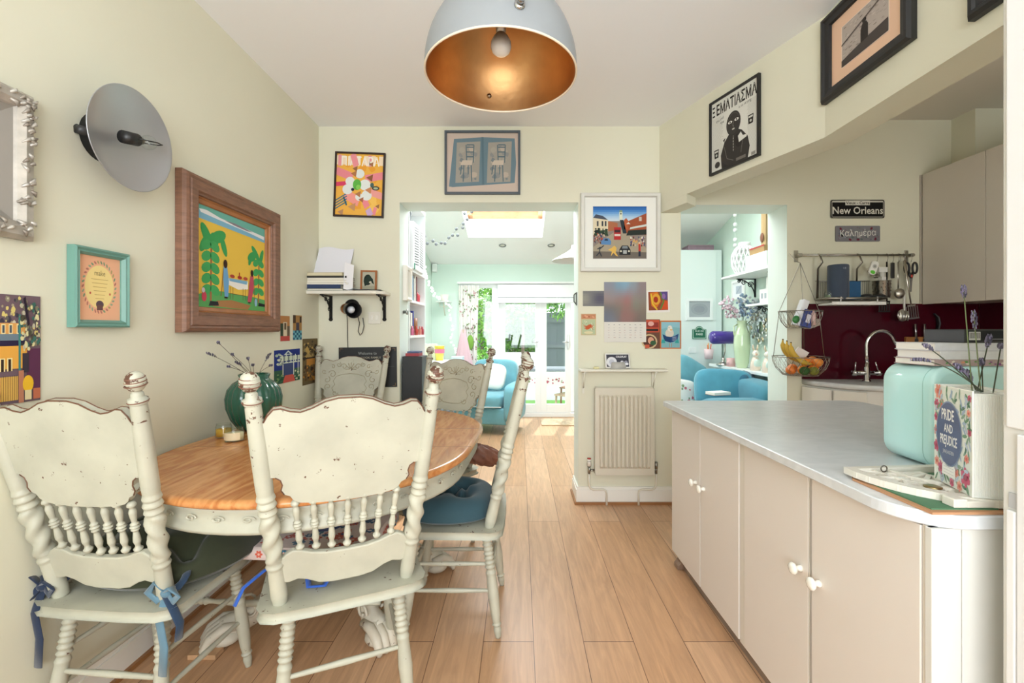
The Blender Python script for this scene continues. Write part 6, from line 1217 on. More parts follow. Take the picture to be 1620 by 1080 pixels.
picture('small white shabby frame hanging on the left jamb of the opening', Vector((-.899, 3.585, 1.665)), .165, .27, LA, [(0,0),(0,.03),(.01,.038),(.03,.032),(.034,.01)], 'e8e4dc', satin, lambda m, w, h: [m.rect(0,1,0,1,-.0003,'dfe4dc'), m.rect(.1,.9,.1,.5,-.0005,'b9cba0'), m.rect(.1,.9,.55,.9,-.0005,'c8d4dc')], back=.01)
m = MB('a8aaa8'); m.m = RY(PI/2); m.lathe([(0,0),(.012,0),(.012,.02),(.022,.026),(.022,.036),(0,.038)], 20); m.build('coat_knob', metal, loc=(-.899, 3.52, 1.44), label='small round metal knob on the left jamb', cat='knob')
# garland of felt balls, fairy lights
P = [(672,373),(676,385),(685,381),(690,386),(698,384),(704,385),(710,376),(716,372),(724,372),(722,362),(732,360),(733,354),(739,347),(735,338),(746,335)]
t = T('felt_ball_garland', 'string of grey felt balls swagged across the garden room ceiling', 'garland', (0, 0, 0)); G = lambda p: at(p[0], p[1], 4.6)
MB('9a9ca0').tube([G(p)+Vector((0,0,.0)) for p in [(668,365),(676,379),(690,383),(705,384),(720,366),(738,343),(748,328),(757,280)]], .0018, 5).build('string', matte, t)
for p in P: m = MB('7a7d82'); m.ball(tuple(G(p)), .0165, 12, 8); m.build('felt_ball', cloth, t)
em = bpy.data.materials.new('lit_bulb'); em.use_nodes = True; em.node_tree.nodes['Principled BSDF'].inputs['Emission Color'].default_value = (1,.98,.94,1); em.node_tree.nodes['Principled BSDF'].inputs['Emission Strength'].default_value = 1.5
t = T('fairy_lights', 'string of small white round fairy lights draped down the corner of the garden room', 'string lights', (0, 0, 0))
path = [(672,424,6.1),(675,436,6.2),(679,448,6.35),(683,458,6.5),(688,466,6.66),(697,474,6.70),(706,478,6.62),(712,483,6.70),(713,500,6.72),(716,520,6.72),(714,535,6.72),(718,550,6.72),(722,560,6.70),(720,575,6.66)]
W = [at(*p) for p in path]; W[0].x = max(W[0].x, -1.29)
for v in W: v.x = max(v.x, -1.285)
MB('d8dcd8').tube(W, .002, 5).build('wire', matte, t)
rr = random.Random(6); tot = 46
for i in range(tot):
    q = i/(tot-1)*(len(W)-1); a = int(min(q, len(W)-2)); v = W[a].lerp(W[a+1], q-a)+Vector((rr.uniform(-.02,.02), -.02, rr.uniform(-.02,.02))); v.x = max(v.x, -1.28)
    m = MB('ffffff'); m.ball(tuple(v), .016 if i < 24 else .013, 8, 6); m.build('light_ball', em, t)
cs = T('corner_shelf', 'small white corner shelf high on the far mint wall', 'shelf', at(703, 477, 6.70)); m = MB('e4e6e2').box(-.10, .10, -.14, .075, -.012, 0); m.build('board', satin, cs); m = MB('d8c8b4'); m.tube([(0,.07,-.2),(0,.0,-.14),(0,-.08,-.012)], .006, 6); m.tube([(-.05,-.1,-.012),(-.05,-.1,-.08),(.05,-.1,-.08),(.05,-.1,-.012)], .004, 6); m.build('bracket', satin, cs)
MB('ece4dc').lathe([(0,0),(.05,0),(.062,.10),(.058,.10),(.046,.01),(0,.01)], 24, cap=False).build('plant_pot', satin, loc=at(703, 477, 6.64)+Vector((0,0,.001)), label='small white pot on the corner shelf among the fairy lights', cat='pot')
l = at(688, 424, 6.76); MB('e8eae8').box(-.035, .035, -.045, .018, -.06, .06).build('alarm_sensor', satin, loc=l, label='white alarm sensor box high in the garden room corner', cat='sensor', bevel=.01)
for px, lb in ((795, 'left recessed ceiling downlight beyond the opening'), (872, 'right recessed ceiling downlight beyond the opening')):
    X_ = (px-822)*6.16/F; t = T('downlight', lb, 'downlight', (X_, 6.16, zc(6.16)-.001), group='garden room downlights', rot=(TILT, 0, 0)); MB('9a9a9a').lathe([(.048,-.006),(.05,0),(.03,.0),(.032,-.004)], 28, cap=False).build('bezel', metal, t, fix=False); MB('e8e4d8').lathe([(0,-.003),(.031,-.003),(.031,-.001),(0,-.001)], 20).build('lens', gloss, t)
t = T('cone_pendant_lamp', 'white cone pendant lamp at the right of the garden room opening', 'pendant lamp', (.60, 5.0, 2.06)); m = MB('dcdcdc'); m.lathe([(.245,0),(.243,.006),(.10,.085),(.035,.13),(.03,.17),(0,.17)], 44, cap=False); m.lathe([(0,.12),(.09,.083),(.238,.002)], 44, cap=False); m.build('shade', satin, t, fix=False); MB('f0eeea').ball((0,0,.05), .035, 14, 10).build('bulb', gloss, t)
MB('bcbcbc').cyl((0,0,.17),(0,0,zc(5)-2.06), .006, .006, 8).build('cord', satin, t)
# curtain, blind, header
t = T('floral_curtain', 'white curtain printed with pink and green flowers at the left of the garden doors', 'curtain', (-.735, YF-.06, 0)); m = MB('f0eeea'); m.grid(lambda u, v: (-.165+.30*u*(.82+.18*v), .028*math.sin(2*PI*5.5*u+.8*math.sin(3*v)), .03+v*1.93), 90, 12); m.build('fabric', cloth, t, fix=False)
rr = random.Random(31); m = MB()
cols_ = ['b98a90','a8787c','8a9a74','6f8a5c','c8a0a0','9a8a84']
for i in range(150):
    u = rr.uniform(.04,.96); v = rr.uniform(.02,.97); x = -.165+.30*u*(.82+.18*v); y = .028*math.sin(2*PI*5.5*u+.8*math.sin(3*v))-.007
    m.m = TR(x, y, .03+v*1.93); r = rr.uniform(.010,.022); m.ell(0, 0, r*.6, r*1.2, 0, rr.choice(cols_), 7, rr.random()*3)
m.m = Matrix(); m.col('7fa84c').ball((.01,-.03,.92+.2), (.05,.012,.11), 12, 8); m.build('flower_print', paper, t, fix=False)['kind'] = 'stuff'
MB('e8e8e6').box(-.92, 1.28, YF-.075, YF-.005, 1.985, 2.015).build('curtain_track', satin, label='white curtain track above the garden doors', cat='curtain track')
t = T('roller_blind', 'rolled up white blind across the top of the garden doors', 'blind', (.47, YF-.03, 1.70)); MB('e6e8ea').box(-.79, .80, -.04, .02, 0, .075).build('cassette', satin, t, bevel=.006); MB('8a8e92').box(-.79, .80, -.042, -.038, .076, .084).build('painted_gap_shade', satin, t)  # grey strip paints the shade between cassette and header board
MB('f0f1f2').box(-.79, .80, -.03, .02, .085, .27).build('header_board', satin, t)
m = MB('c2a888').box(-.30, .32, -.22, .22, 0, .014); m.m = TR(0,0,.0145) @ RX(-PI/2); blobs(m, 60, ['9a8468','d6c2a0','a8987c','b08a6a'], .02, .045, 0, (-.29,.31,-.21,.21), .7, 3); m.build('door_mat', cloth, loc=(.60, 6.40, .001), label='patterned beige door mat before the garden doors', cat='door mat', fix=False)
# dress hanging before the curtain
t = T('pink_dress', 'pale pink dress hanging in front of the floral curtain', 'dress', at(733, 521, 6.45)); m = MB('d8b4bc')
def dr(u, v): a = 2*PI*u; r = .025+.155*v**.9; f = 1+.10*math.sin(9*a)*v; return (r*f*math.cos(a)*1.0, r*.35*f*math.sin(a), -.78*v)
m.grid(dr, 72, 14, closeu=True); m.build('skirt', cloth, t, fix=False); MB('8a8a8a').tube([(0,0,-.02),(0,0,.04),(.02,0,.055),(.03,0,.04)], .003, 6).build('hook', metal, t)
MB('b9a088').cyl((0,0,0),(0,0,.0+at(733,521,6.45).z-.0), .012, .014, 12).build('clothes_post', woody, loc=(t.location.x, t.location.y, 0), label='thin wooden post holding up the pink dress', cat='stand') 
# desk with boxes
dk = T('desk', 'white desk against the left wall of the garden room', 'desk', (-1.0, 5.65, 0)); MB('eef0f2').box(-.285, .22, -.62, .60, .73, .755).build('desk_top', satin, dk, bevel=.003)
for x, y in ((-.25,-.58),(.18,-.58),(-.25,.56),(.18,.56)): MB('dcdee0').box(x-.02, x+.02, y-.02, y+.02, 0, .73).build('leg', satin, dk)
def ond(px, py, Y): return at(px, py, Y)
MB('f2f2f4').box(-.20, .20, -.16, .16, 0, .17).build('storage_box', satin, loc=(-1.04, 5.62, .756), label='white storage box on the desk under the yellow tub', cat='box', bevel=.006)
m = MB('e8d04c'); m.lathe([(0,0),(.048,0),(.06,.17),(.062,.18),(0,.18)], 24); m.col('e07a9a').lathe([(.0605,.09),(.0615,.14)], 24, cap=False); m.build('yellow_tub', gloss, loc=(-.985, 5.60, .9275), label='yellow tub with a pink band standing on the white storage box', cat='tub')
MB('dfe4c8').box(-.08, .08, -.05, .05, 0, .20).build('cardboard_carton', paper, loc=(-1.12, 5.72, .9275), label='pale green and white carton behind the yellow tub', cat='carton', bevel=.003)
for k, (x, c, h, lb) in enumerate(((-.84,'d89ab0',.07,'pink box low beside the storage box on the desk'),(-.86,'e4c4d0',.06,'pale pink box stacked on the pink one on the desk'),(-.84,'c8d8dc',.07,'pale blue box at the top of the stack on the desk'))): MB(c).box(-.075, .075, -.09, .09, 0, h).build('gift_box', paper, loc=(x+.03, 5.95, .756+[0,.0705,.131][k]), label=lb, cat='box', group='small boxes stacked on the desk', bevel=.003)
t = T('photo_canvas', 'small blue grey picture leaning against the left wall above the desk', 'picture', (-1.26, 6.1, .757)); MB('8aa0a8').box(-.012, .012, -.16, .16, 0, .36).build('canvas', paper, t); MB('e8d8d0').box(.012, .016, -.10, .10, .2, .34).build('panel', paper, t)
t = T('desk_chair', 'grey upholstered desk chair in front of the white desk', 'chair', (-.78, 4.95, 0)); m = MB('6c7076'); soft(m, -.20, .20, -.03, .03, .55, .90, .5); m.build('backrest', fabric, t); m = MB('6c7076'); soft(m, -.21, .21, .0, .40, .42, .50, .4); m.build('seat', fabric, t); MB('8a8c90').tube([(0,-.01,.6),(0,.05,.43),(0,.2,.40),(0,.2,.08)], .018, 8).build('stem', metal, t)
for k in range(5): a = 2*PI*k/5; MB('55585c').tube([(0,.2,.09),(.24*math.cos(a),.2+.24*math.sin(a),.05),(.26*math.cos(a),.2+.26*math.sin(a),.0)], .016, 8).build('leg', metal, t)
t.location.x = -.86; t.location.y = 4.56; t.rotation_euler.z = .2
# turquoise armchair
ac = T('armchair', 'turquoise velvet armchair by the garden doors with a white cushion', 'armchair', (-.40, 6.0, 0), math.radians(-12))
m = MB(TEAL); soft(m, -.36, .36, -.36, .36, .12, .34, .18); m.build('base', fabric, ac)
m = MB(TEAL); soft(m, -.27, .27, -.42, .22, .33, .50, .35); m.build('seat_cushion', fabric, ac)
m = MB(TEAL); m.m = TR(0,.26,0) @ RX(-.12); soft(m, -.31, .31, -.09, .09, .32, .90, .38); m.build('backrest', fabric, ac)
for s in (-1, 1): m = MB(TEAL); soft(m, s*.36-.085, s*.36+.085, -.40, .32, .14, .62, .35); m.build('arm', fabric, ac)
for x in (-.32, .32):
    for y in (-.32, .32): MB('4a342a').cyl((x,y,.13),(x,y,0), .022, .014, 10).build('leg', woody, ac)
m = MB('d8e6ea'); m.tube([(-.27,-.42,.36),(.0,-.425,.355),(.27,-.42,.36)], .005, 6); m.build('piping', cloth, ac)
m = MB('eceae2'); soft(m, -.17, .17, -.05, .05, -.17, .17, .55); m.build('scatter_cushion', cloth, loc=(-.35, 6.02, .69), rot=(-.25, .12, -.2), label='white patterned scatter cushion on the turquoise armchair', cat='cushion')
# sofa seen through the right opening
sf = T('sofa', 'turquoise velvet sofa beyond the island seen through the right opening', 'sofa', (1.95, 4.72, 0))
m = MB('4f90a6'); soft(m, -.40, .36, -.80, .80, .10, .42, .16); m.build('base', fabric, sf); m = MB('4f90a6'); soft(m, .12, .38, -.80, .80, .30, .84, .35); m.build('backrest', fabric, sf)
for y in (-.72, .72): m = MB('4f90a6'); soft(m, -.38, .36, y-.11, y+.11, .12, .70, .35); m.build('arm', fabric, sf)
for k in range(2): m = MB('5a9cb0'); soft(m, -.42, .16, -.60+.61*k, .0+.61*k, .40, .54, .35); m.build('seat_cushion', fabric, sf)
for y in (-.7, .7):
    for x in (-.3, .3): MB('4a342a').cyl((x,y,.11),(x,y,0), .02, .014, 10).build('leg', woody, sf)
for k, (x, y, z, a, b, c, w, h, col, lb) in enumerate(((1.98,4.42,.72,-.3,.05,-.1,.27,.20,'4c94ae','large turquoise velvet sofa cushion nearest, with pale piping'),(1.86,5.0,.80,-.3,.5,.3,.24,.18,'6aaabc','lighter turquoise sofa cushion leaning behind the nearest one'),(2.20,4.50,.70,0,.0,.9,.20,.19,'1f5f7c','dark teal sofa cushion at the right of the sofa'))):
    t = T('sofa_cushion', lb, 'cushion', (x, y, z), group='turquoise cushions on the sofa', rot=(a, b, c)); m = MB(col); soft(m, -w, w, -.10, .10, -h, h, .5); m.build('cover', fabric, t)
    m = MB('8ac4d4' if k != 2 else '2a6a84'); E = .5; m.tube([(w*1.005*math.copysign(abs(math.cos(q))**E, math.cos(q)), 0, h*1.005*math.copysign(abs(math.sin(q))**E, math.sin(q))) for q in [2*PI*j/60 for j in range(60)]], .005, 5, closed=True); m.build('piping', cloth, t)
t = T('scatter_cushion', 'white scatter cushion with pink flowers at the left of the sofa', 'cushion', (1.64, 4.62, .64), rot=(-.2, .15, .1)); m = MB('ecece8'); soft(m, -.15, .15, -.06, .06, -.16, .16, .5); m.build('cover', cloth, t); m = MB(); blobs(m, 12, ['d08a94','8aa07c','c87080'], .010, .022, -.0625, (-.11,.11,-.11,.11), 1, 4); m.build('printed_flowers', paper, t, fix=False)['kind'] = 'stuff'
t = T('open_book', 'white book lying on the near arm of the sofa', 'book', (1.84, 4.22, .702), .3); MB('f0efea').box(-.09, .09, -.06, .06, .003, .028).build('pages', paper, t); MB('a8745c').box(-.093, .093, -.062, .062, 0, .003).build('cover', leather, t)
# tall cupboard in the garden room
cb = T('garden_room_cupboard', 'tall pale mint cupboard seen through the right opening', 'cupboard', (2.04, 5.62, 0)); m = MB('dfe8e6').box(-.52, .455, 0, .55, 0, 2.29); m.build('carcass', satin, cb); MB('e3ebe9').box(-.50, .38, -.018, -.001, .06, 2.27).build('door', satin, cb, bevel=.002)
t = T('mauve_case', 'long mauve case lying on top of the mint cupboard', 'case', (2.25, 5.75, 2.291)); MB('8f7482').box(-.16, .16, -.11, .11, 0, .065).build('body', leather, t, bevel=.006); MB('6c5464').box(-.162, .162, -.112, .112, .040, .044).build('lid_seam', leather, t)
Yc = 5.602-.001
def oncb(x0, y0, x1, y1): a = at(x0, y0, Yc); b = at(x1, y1, Yc); return Vector(((a.x+b.x)/2, Yc, (a.z+b.z)/2)), b.x-a.x, a.z-b.z
l, w_, h_ = oncb(1085, 472, 1127, 506); picture('white frame with a plain blurred grey picture on the mint cupboard', l, w_, h_, 0, pf(.035, .02), 'eceeee', satin, lambda m, w, h: [m.rect(0,1,0,1,-.0003,'a9adb2'), m.ell(.5,.5,.4,.36,-.0005,'9da2a8',24), m.ell(.5,.5,.25,.22,-.0007,'959aa1',24)], back=.008)
l, w_, h_ = oncb(1095, 517, 1117, 536); t = T('green_plaque', 'small dark green arched plaque with white lettering on the mint cupboard', 'plaque', l); m = MB('3f7a62'); hp = [(-w_/2,-h_/2),(w_/2,-h_/2),(w_/2,h_/2-.03),(w_/4,h_/2-.02)]+[(w_/4*math.cos(a), h_/2-.02+.03*math.sin(a)) for a in [PI*k/6 for k in range(1,6)]]+[(-w_/4,h_/2-.02),(-w_/2,h_/2-.03)]; m.prism(hp, -.010, 0, 'y'); m.build('plate', satin, t)
m = MB(); m.m = TR(0,-.0105,0); m.poly([(x*.9, z*.88) for x, z in hp], 0, 'cfe0d4'); m.poly([(x*.84, z*.8) for x, z in hp], -.0003, '2f6a52'); m.text('RUE DE', .032, 0, .012, -.0007, 'd8e4da'); m.text('PARIS', .034, 0, -.028, -.0007, 'd8e4da', bold=.02); m.build('lettering', paper, t, fix=False)
l, w_, h_ = oncb(1110, 548, 1127, 567); t = T('pen_cup', 'pale pink cup of pencils fixed to the mint cupboard', 'pen holder', l+Vector((0,-.054,-h_/2))); MB('e8ccd0').lathe([(0,0),(.045,0),(.055,.12),(.05,.12),(.042,.01),(0,.01)], 24, cap=False).build('cup', satin, t, fix=False); MB('d8d8d8').box(-.02, .02, .044, .0538, .05, .09).build('bracket', satin, t)
for k, (x, c) in enumerate(((-.01,'e07a4c'),(.02,'d8603c'),(.0,'e8a04c'))): MB(c).cyl((x*.5,0,.02),(x*1.6,.01*k,.17+.01*k), .006, .006, 8).build('pencil', satin, t)
l, w_, h_ = oncb(1090, 549, 1101, 558); MB('eef0f0').box(-w_/2, w_/2, -.008, 0, -h_/2, h_/2).build('socket_plate', satin, loc=l, label='white socket plate on the mint cupboard left of the pen cup', cat='socket')
# ledge along the right wall and what stands on it
ZL = .90; MB('eef0ee').box(2.27, 2.518, 4.12, 5.46, ZL-.03, ZL).build('window_ledge', satin, label='long white ledge along the garden room right wall', cat='shelf', bevel=.004)
bl = T('bankers_lamp', 'bankers desk lamp with a glossy purple shade on the white ledge', 'desk lamp', (2.31, 5.16, ZL+.001)); MB('b8b4ac').lathe([(0,0),(.075,0),(.075,.012),(.03,.035),(.016,.05),(.02,.07),(.012,.09),(0,.09)], 28).build('base', metal, bl); MB('b8b4ac').tube([(0,0,.08),(.02,0,.16),(.02,-.0,.24),(-.01,0,.29)], .007, 8).build('stem', metal, bl)
m = MB('4a3590'); P = [Vector((-.16+.02, 0, .315)), Vector((.13, 0, .315))]; m.tube([P[0]-Vector((.012,0,0)), P[0], P[0]+Vector((.02,0,0)), P[1]-Vector((.02,0,0)), P[1], P[1]+Vector((.012,0,0))], [.045,.062,.074,.074,.062,.045], 28); m.build('shade', gloss, bl); MB('c8c4c0').cyl(P[1], P[1]+Vector((.05,0,0)), .010, .008, 10).build('pivot', chrome, bl)
MB('e6b8b8').lathe([(0,0),(.045,0),(.045,.09),(.04,.09),(.038,.02),(0,.02)], 24, cap=False).build('pink_candle', satin, loc=(2.33, 5.02, ZL+.001), label='pale pink tumbler on the ledge beside the tall vase', cat='tumbler')
va = T('tall_ribbed_vase', 'tall celadon green ribbed vase full of blossom on the white ledge', 'vase', (2.36, 4.83, ZL+.001)); pr = []
for i in range(49): tt = i/48; r = prof_at([(0,.05),(.1,.065),(.45,.082),(.7,.078),(.85,.05),(.93,.045),(1,.052)], tt); pr.append((r*(1+(.03 if i % 2 else -.0)), tt*.50))
m = MB('cddcb8'); m.lathe([(0,0)]+pr+[(.04,.5),(.035,.42),(0,.4)], 32, cap=False); m.build('body', gloss, va, fix=False)
for s in (-1, 1): MB('cddcb8').tube([(s*.05,0,.46),(s*.085,0,.44),(s*.085,0,.36),(s*.075,0,.33)], .008, 8).build('handle', gloss, va)
rr = random.Random(14)
for k, (dx, dz, c, lb) in enumerate(((-.19,.13,'e8ccd8','cluster of pale pink blossom highest at the left of the tall vase'),(-.12,.03,'e4c4d0','cluster of pale pink blossom low at the left of the tall vase'),(.0,.16,'a8bcd4','cluster of pale blue blossom at the top of the tall vase'),(.03,.05,'9cb0cc','cluster of blue blossom over the mouth of the tall vase'),(.12,.10,'c8d4e2','cluster of white blue blossom at the right of the tall vase'),(.19,-.03,'dce4ec','cluster of white blossom drooping at the right of the tall vase'))):
    m = MB('7a8a6a'); m.tube([(2.36,4.83,ZL+.42),(2.36+dx*.5,4.82,ZL+.52+dz*.5),(2.36+dx*.9,4.80,ZL+.53+dz)], .003, 5)
    for i in range(42): v = Vector((rr.gauss(0,1),rr.gauss(0,1),rr.gauss(0,1))).normalized()*rr.uniform(.04,.075); m.col(rr.choice([c, c, 'f0f0f4'])); m.ball((2.36+dx*.9+v.x, 4.80+v.y, ZL+.55+dz+v.z), rr.uniform(.011,.018), 6, 4)
    m.build('blossom', leafm, label=lb, cat='flower', group='blossom clusters in the tall vase')
for k, (px, Y, lb) in enumerate(((1195, 4.52, 'cream and peach rabbit figurine on the ledge'), (1214, 4.30, 'second cream figurine at the right end of the ledge'))):
    t = T('rabbit_figurine', lb, 'figurine', ((px-822)*Y/F, Y, ZL+.001), group='rabbit figurines on the ledge'); m = MB('ecd8c8'); m.lathe([(0,0),(.045,0),(.05,.03),(.04,.09),(.025,.13),(0,.14)], 20); m.col('f0e6da').ball((0,-.01,.165), (.034,.034,.036), 14, 10); m.col('e8b8a0').ball((-.01,-.04,.16), .012, 8, 6)
    for s in (-1, 1): m.col('e8d0b8').tube([(s*.012,0,.19),(s*.022,.0,.225),(s*.024,0,.255)], [.008,.010,.004], 8)
    m.col('5c4c48').ball((-.015,-.04,.175), .004, 6, 4); m.build('body', gloss, t); MB('d8e8e0').ball((.0,-.035,.07), (.035,.018,.045), 12, 8).build('painted_dress', gloss, t)
# wall shelves with scroll brackets
def wshelf(label, x0, y0, y1, z, br):
    t = T('scroll_bracket_shelf', label, 'shelf', (XG1, 0, z)); MB('eef1ef').box(x0-XG1, -.002, y0, y1, -.022, 0).build('board', satin, t, bevel=.003)
    for y in br:
        m = MB('2c3032'); m.box(-.012, 0, y-.010, y+.010, -.22, -.022); m.box(-.20, 0, y-.010, y+.010, -.030, -.022); m.tube([(-.01-.18*(1-math.cos(q)), y, -.03-.18*(1-math.sin(q))) for q in [k*PI/2/10 for k in range(11)]], .006, 6)
        for cx_, cz_, r in ((-.055,-.085,.034),(-.125,-.065,.028),(-.175,-.05,.018)): m.tube([(cx_+r*(1-.75*k/14)*math.cos(k*.62), y, cz_+r*(1-.75*k/14)*math.sin(k*.62)) for k in range(15)], .0055, 5)
        m.build('scroll_bracket', iron, t)
    return t
wshelf('upper white shelf on black scroll brackets beyond the right opening', 2.19, 4.02, 4.95, 1.87, (4.86, 4.25)); wshelf('lower white shelf on a black scroll bracket beyond the right opening', 2.30, 3.95, 4.64, 1.56, (4.45, 4.1))
lv = T('lattice_lantern', 'round white pierced ceramic lantern on the upper shelf', 'lantern', (2.33, 4.72, 1.871)); m = MB('f0f2f2')
lp_ = [(.055,0),(.09,.03),(.118,.09),(.125,.15),(.118,.21),(.09,.27),(.055,.30),(.055,.335)]
for k in range(18):
    for s in (-1, 1):
        m.tube([(r*math.cos(2*PI*k/18+s*j*.16), r*math.sin(2*PI*k/18+s*j*.16), z) for j, (r, z) in enumerate(lp_[:7])], .0065, 5)
m.lathe([(.0,0),(.06,0),(.06,.012),(0,.012)], 24); m.lathe([(.057,.295),(.062,.30),(.057,.335),(.05,.335),(.05,.30)], 24, cap=False); m.build('lattice', gloss, lv, fix=False)
t = T('pierced_tray_box', 'white box with a pierced band on the upper shelf', 'box', (2.36, 4.30, 1.871)); MB('eef2f0').box(-.13, .13, -.19, .19, 0, .15).build('body', satin, t, bevel=.003)
m = MB('8a9a94')
for k in range(8): m.prism([(-.115+.03*k,.075),(-.10+.03*k,.095),(-.085+.03*k,.075),(-.10+.03*k,.055)], -.1915, -.1902, 'y')
m.build('pierced_band', matte, t)
m = MB('a9885c').box(-.115, .12, -.13, .13, 0, .065); m.col('b03a3c').box(-.118, -.112, -.132, .132, .058, .070); m.build('brown_box', leather, loc=(2.37, 4.33, 2.022), label='brown box with a red edge on top of the pierced white box', cat='box')
gm = T('gilt_mirror', 'gilt framed mirror leaning above the upper shelf, cut by the opening edge', 'mirror', (2.50, 4.25, 2.24), RA); m = MB('c8a878'); m.ring(.82, .72, [(0,0),(0,.02),(.015,.035),(.03,.022),(.045,.03),(.06,.012),(.06,0)]); m.build('gilt_frame', satin, gm); MB('8a5a44').ball((-.38,-.035,.0), (.03,.012,.05), 10, 8).build('carved_leaf', satin, gm); m = MB('d8dcdc').rect(-.35, .35, -.30, .30, -.006); m.build('mirror_glass', chrome, gm, fix=False)
a = at(1155, 442, 5.30); picture('small white framed sketch under the upper shelf beyond the right opening', Vector((2.518, 5.22, 1.765)), .30, .22, RA, pf(.028, .018), 'eef0ee', satin, lambda m, w, h: [m.rect(0,1,0,1,-.0003,'eceef2'), m.rect(.25,.8,.2,.75,-.0005,'b4bcc8'), m.line([(.3,.25),(.7,.7)], .04, -.0007, '8a94a4')], back=.006)
t = T('model_house', 'white toy building with lettered windows on the lower shelf', 'ornament', (2.40, 4.30, 1.561)); m = MB('f2f2f0'); m.box(-.08,.08,-.16,.10,0,.13); m.box(-.05,.05,-.10,.04,.13,.24); m.prism([(-.055,.24),(.055,.24),(0,.29)], -.10, .04, 'y'); m.build('building', satin, t); m = MB('b0b8c0')
for k in range(4): m.box(-.0815,-.080,-.14+.06*k,-.11+.06*k,.04,.09)
m.build('windows', matte, t)
wr = T('silver_wreath', 'silvery round wreath with a mirrored centre on the right wall', 'wreath', (2.505, 4.72, 1.35), RA); m = MB('c8ccc8'); rr = random.Random(17)
for i in range(90): a = rr.random()*2*PI; r = rr.uniform(.10,.17); m.col(rr.choice(['d8dcd8','b8bcb4','c8b898','e4e8e8'])); m.ball((r*math.cos(a), -.02-rr.random()*.02, r*math.sin(a)-(.04*rr.random() if math.sin(a) < -.5 else 0)), (.016,.008,.022), 6, 4)
m.build('petals', metal, wr); MB('dfe4e6').ball((0,-.012,0), (.09,.012,.09), 20, 8).build('mirrored_centre', chrome, wr)
t = T('white_bead_strand', 'strand of white paper beads hanging beside the ceiling beyond the right opening', 'garland', (0,0,0))
for k in range(5): v = at(1163, 340+12*k+(3 if k % 2 else 0), 4.9); m = MB('e8ecec'); m.ball(tuple(v), .022, 10, 8); m.build('bead', paper, t)
MB('e0e4e4').tube([at(1163, 302, 4.9), at(1163, 392, 4.9)], .002, 5).build('thread', matte, t)

# ---------------------------------------------------------------- garden
GZ = -.20
struct(MB('86827a').box(-6, 8, YF+.18, 9.2, GZ-.05, GZ), 'ground_patio', matte)
m = MB('6fae4c').box(-6, 8, 9.2, 13, GZ-.05, GZ+.005); m.build('lawn', grassm, label='bright green lawn beyond the patio', cat='grass', kind='stuff')
fn = T('garden_fence', 'weathered grey board fence at the end of the garden', 'fence', (0, 11.6, GZ)); m = MB('7c8188')
rr = random.Random(2)
for k in range(70): c = rr.choice(['7c828a','70767e','868a90','747983']); m.col(c).box(-5+.17*k, -5+.17*k+.169, -.01-.004*(k % 2), .01, .02, 1.95+rr.uniform(-.02,.02))
m.build('boards', matte, fn)
for z in (.35, 1.05, 1.7): MB('7c8088').box(-5, 6.9, -.05, -.011, z, z+.08).build('rail', matte, fn)
def tree(label, c, r, n, cols, h, seed, trunk=True, lf=.075, name='garden_tree'):
    t = T(name, label, 'tree', (c[0], c[1], GZ), group='trees and shrubs beyond the garden doors'); rr = random.Random(seed); m = MB()
    for i in range(n):
        v = Vector((rr.gauss(0,1), rr.gauss(0,1), rr.gauss(0,1))).normalized()*rr.uniform(.25,1)**.6; k = math.floor(rr.random()*7); off = Vector((math.cos(k*.9)*.35, math.sin(k*1.7)*.3, math.sin(k*2.3)*.35))
        p = Vector((v.x*r[0]*.75+off.x*r[0], v.y*r[1]*.75+off.y*r[1], c[2]-GZ+v.z*r[2]*.75+off.z*r[2])); s = lf*rr.uniform(.6,1.3); a = Vector((rr.gauss(0,1),rr.gauss(0,1),rr.gauss(0,.8)-.6)).normalized(); b = a.orthogonal().normalized(); m.col(rr.choice(cols))
        m.add([p, p+a*s*.5+b*s*.22, p+a*s, p+a*s*.5-b*s*.22], [(0,1,2,3)])
    m.build('foliage', leafm, t, fix=False)
    if trunk: MB('6a5a48').tube([(0,0,0),(.03,0,(c[2]-GZ)*.5),(0,.02,c[2]-GZ)], [.05,.035,.02], 8).build('trunk', woody, t)
G1 = ['6fa83c','5a942c','86bc4c','4c842a','98c860']; G2 = ['44782c','5c903c','38682a','6c9c48']
tree('light green leafy tree seen through the narrow side pane', (-.80, 9.4, 1.55), (.55,.5,1.0), 2200, G1, 2, 1, lf=.10)
tree('bright green tree hanging over the fence behind the left door pane', (.05, 10.2, 2.35), (.95,.6,.85), 4200, G1, 2, 2, lf=.11)
tree('bright green tree hanging over the fence behind the right door pane', (1.15, 10.6, 2.4), (.85,.6,.85), 3400, G1, 2, 3, lf=.11)
tree('darker shrub climbing the fence behind the left door pane', (.0, 10.9, 1.0), (.55,.35,.9), 2200, G2, 1, 4, lf=.09)
tree('low green shrub at the bottom of the narrow side pane', (-.62, 8.6, .55), (.30,.3,.45), 700, G1, 1, 5, lf=.06)
tree('tall dark tree far behind the garden fence', (.5, 13.4, 2.6), (3.2,.6,1.6), 2600, G2, 3, 6, lf=.14)
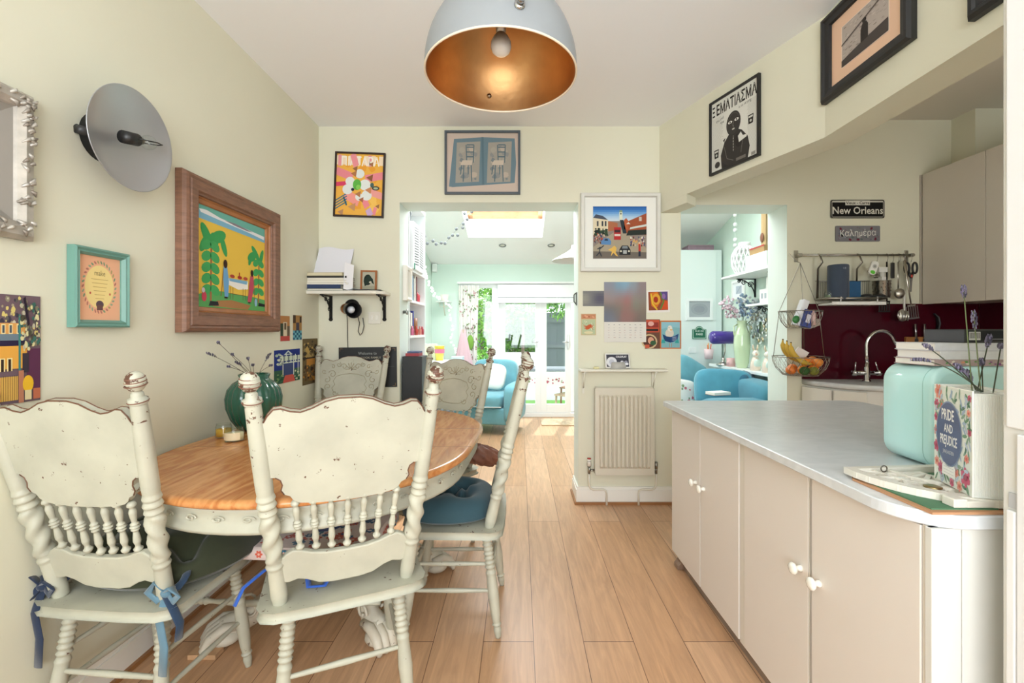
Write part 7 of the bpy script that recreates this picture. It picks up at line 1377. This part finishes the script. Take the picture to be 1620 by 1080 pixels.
ot = T('garden_table', 'garden table with a red floral white cloth outside the doors', 'table', (.42, 7.9, GZ)); m = MB('f0ece8').box(-.75, .75, -.38, .38, .725, .735); m.box(-.75, .75, -.382, -.378, .58, .735); m.build('tablecloth', cloth, ot)
m = MB(); blobs(m, 60, ['b8485c','c87080','8a9a6c'], .012, .022, -.3835, (-.72,.72,.60,.72), 1, 3); m.m = TR(0,0,.7355) @ RX(-PI/2); blobs(m, 70, ['b8485c','c87080','8a9a6c'], .014, .026, 0, (-.72,.72,-.35,.35), 1, 4); o = m.build('cloth_print', paper, ot, fix=False); o['kind'] = 'stuff'
for x in (-.65, .60):
    for y in (-.30, .30): MB('b8a890').box(x-.025, x+.025, y-.025, y+.025, 0, .724).build('leg', woody, ot)
def gchair(loc, rz, lb, c):
    t = T('garden_chair', lb, 'chair', loc, rz, 'wooden garden chairs'); m = MB(c).box(-.21, .21, -.20, .20, .42, .445); m.build('seat', woody, t)
    for x in (-.18, .18): MB(c).tube([(x,-.18,0),(x,-.19,.45),(x,-.25,.95)], .018, 8).build('back_leg', woody, t); MB(c).tube([(x,.20,0),(x,.18,.43)], .018, 8).build('front_leg', woody, t)
    for k in range(5): MB(c).tube([(-.12+.06*k,-.19,.45),(-.12+.06*k,-.245,.90)], .007, 6).build('back_slat', woody, t)
    MB(c).box(-.19, .19, -.262, -.238, .88, .95).build('top_rail', woody, t)
gchair((.86, 7.55, GZ), .9, 'pale wooden garden chair at the right of the garden table', 'c8b090'); gchair((1.02, 8.5, GZ), 2.6, 'wooden garden chair behind the garden table on the right', 'a87c5c')
bs = T('garden_bench', 'white garden storage bench with a grey top against the fence', 'bench', (.0, 10.0, GZ)); MB('eceef0').box(-.95, 1.05, -.3, .3, .0, .62).build('box', satin, bs, bevel=.01); MB('8a9098').box(-.97, 1.07, -.32, .32, .625, .68).build('seat_pad', cloth, bs, bevel=.01); MB('f0f0f2').box(-.95, .45, .18, .3, .68, 1.0).build('backrest', cloth, bs, bevel=.02)
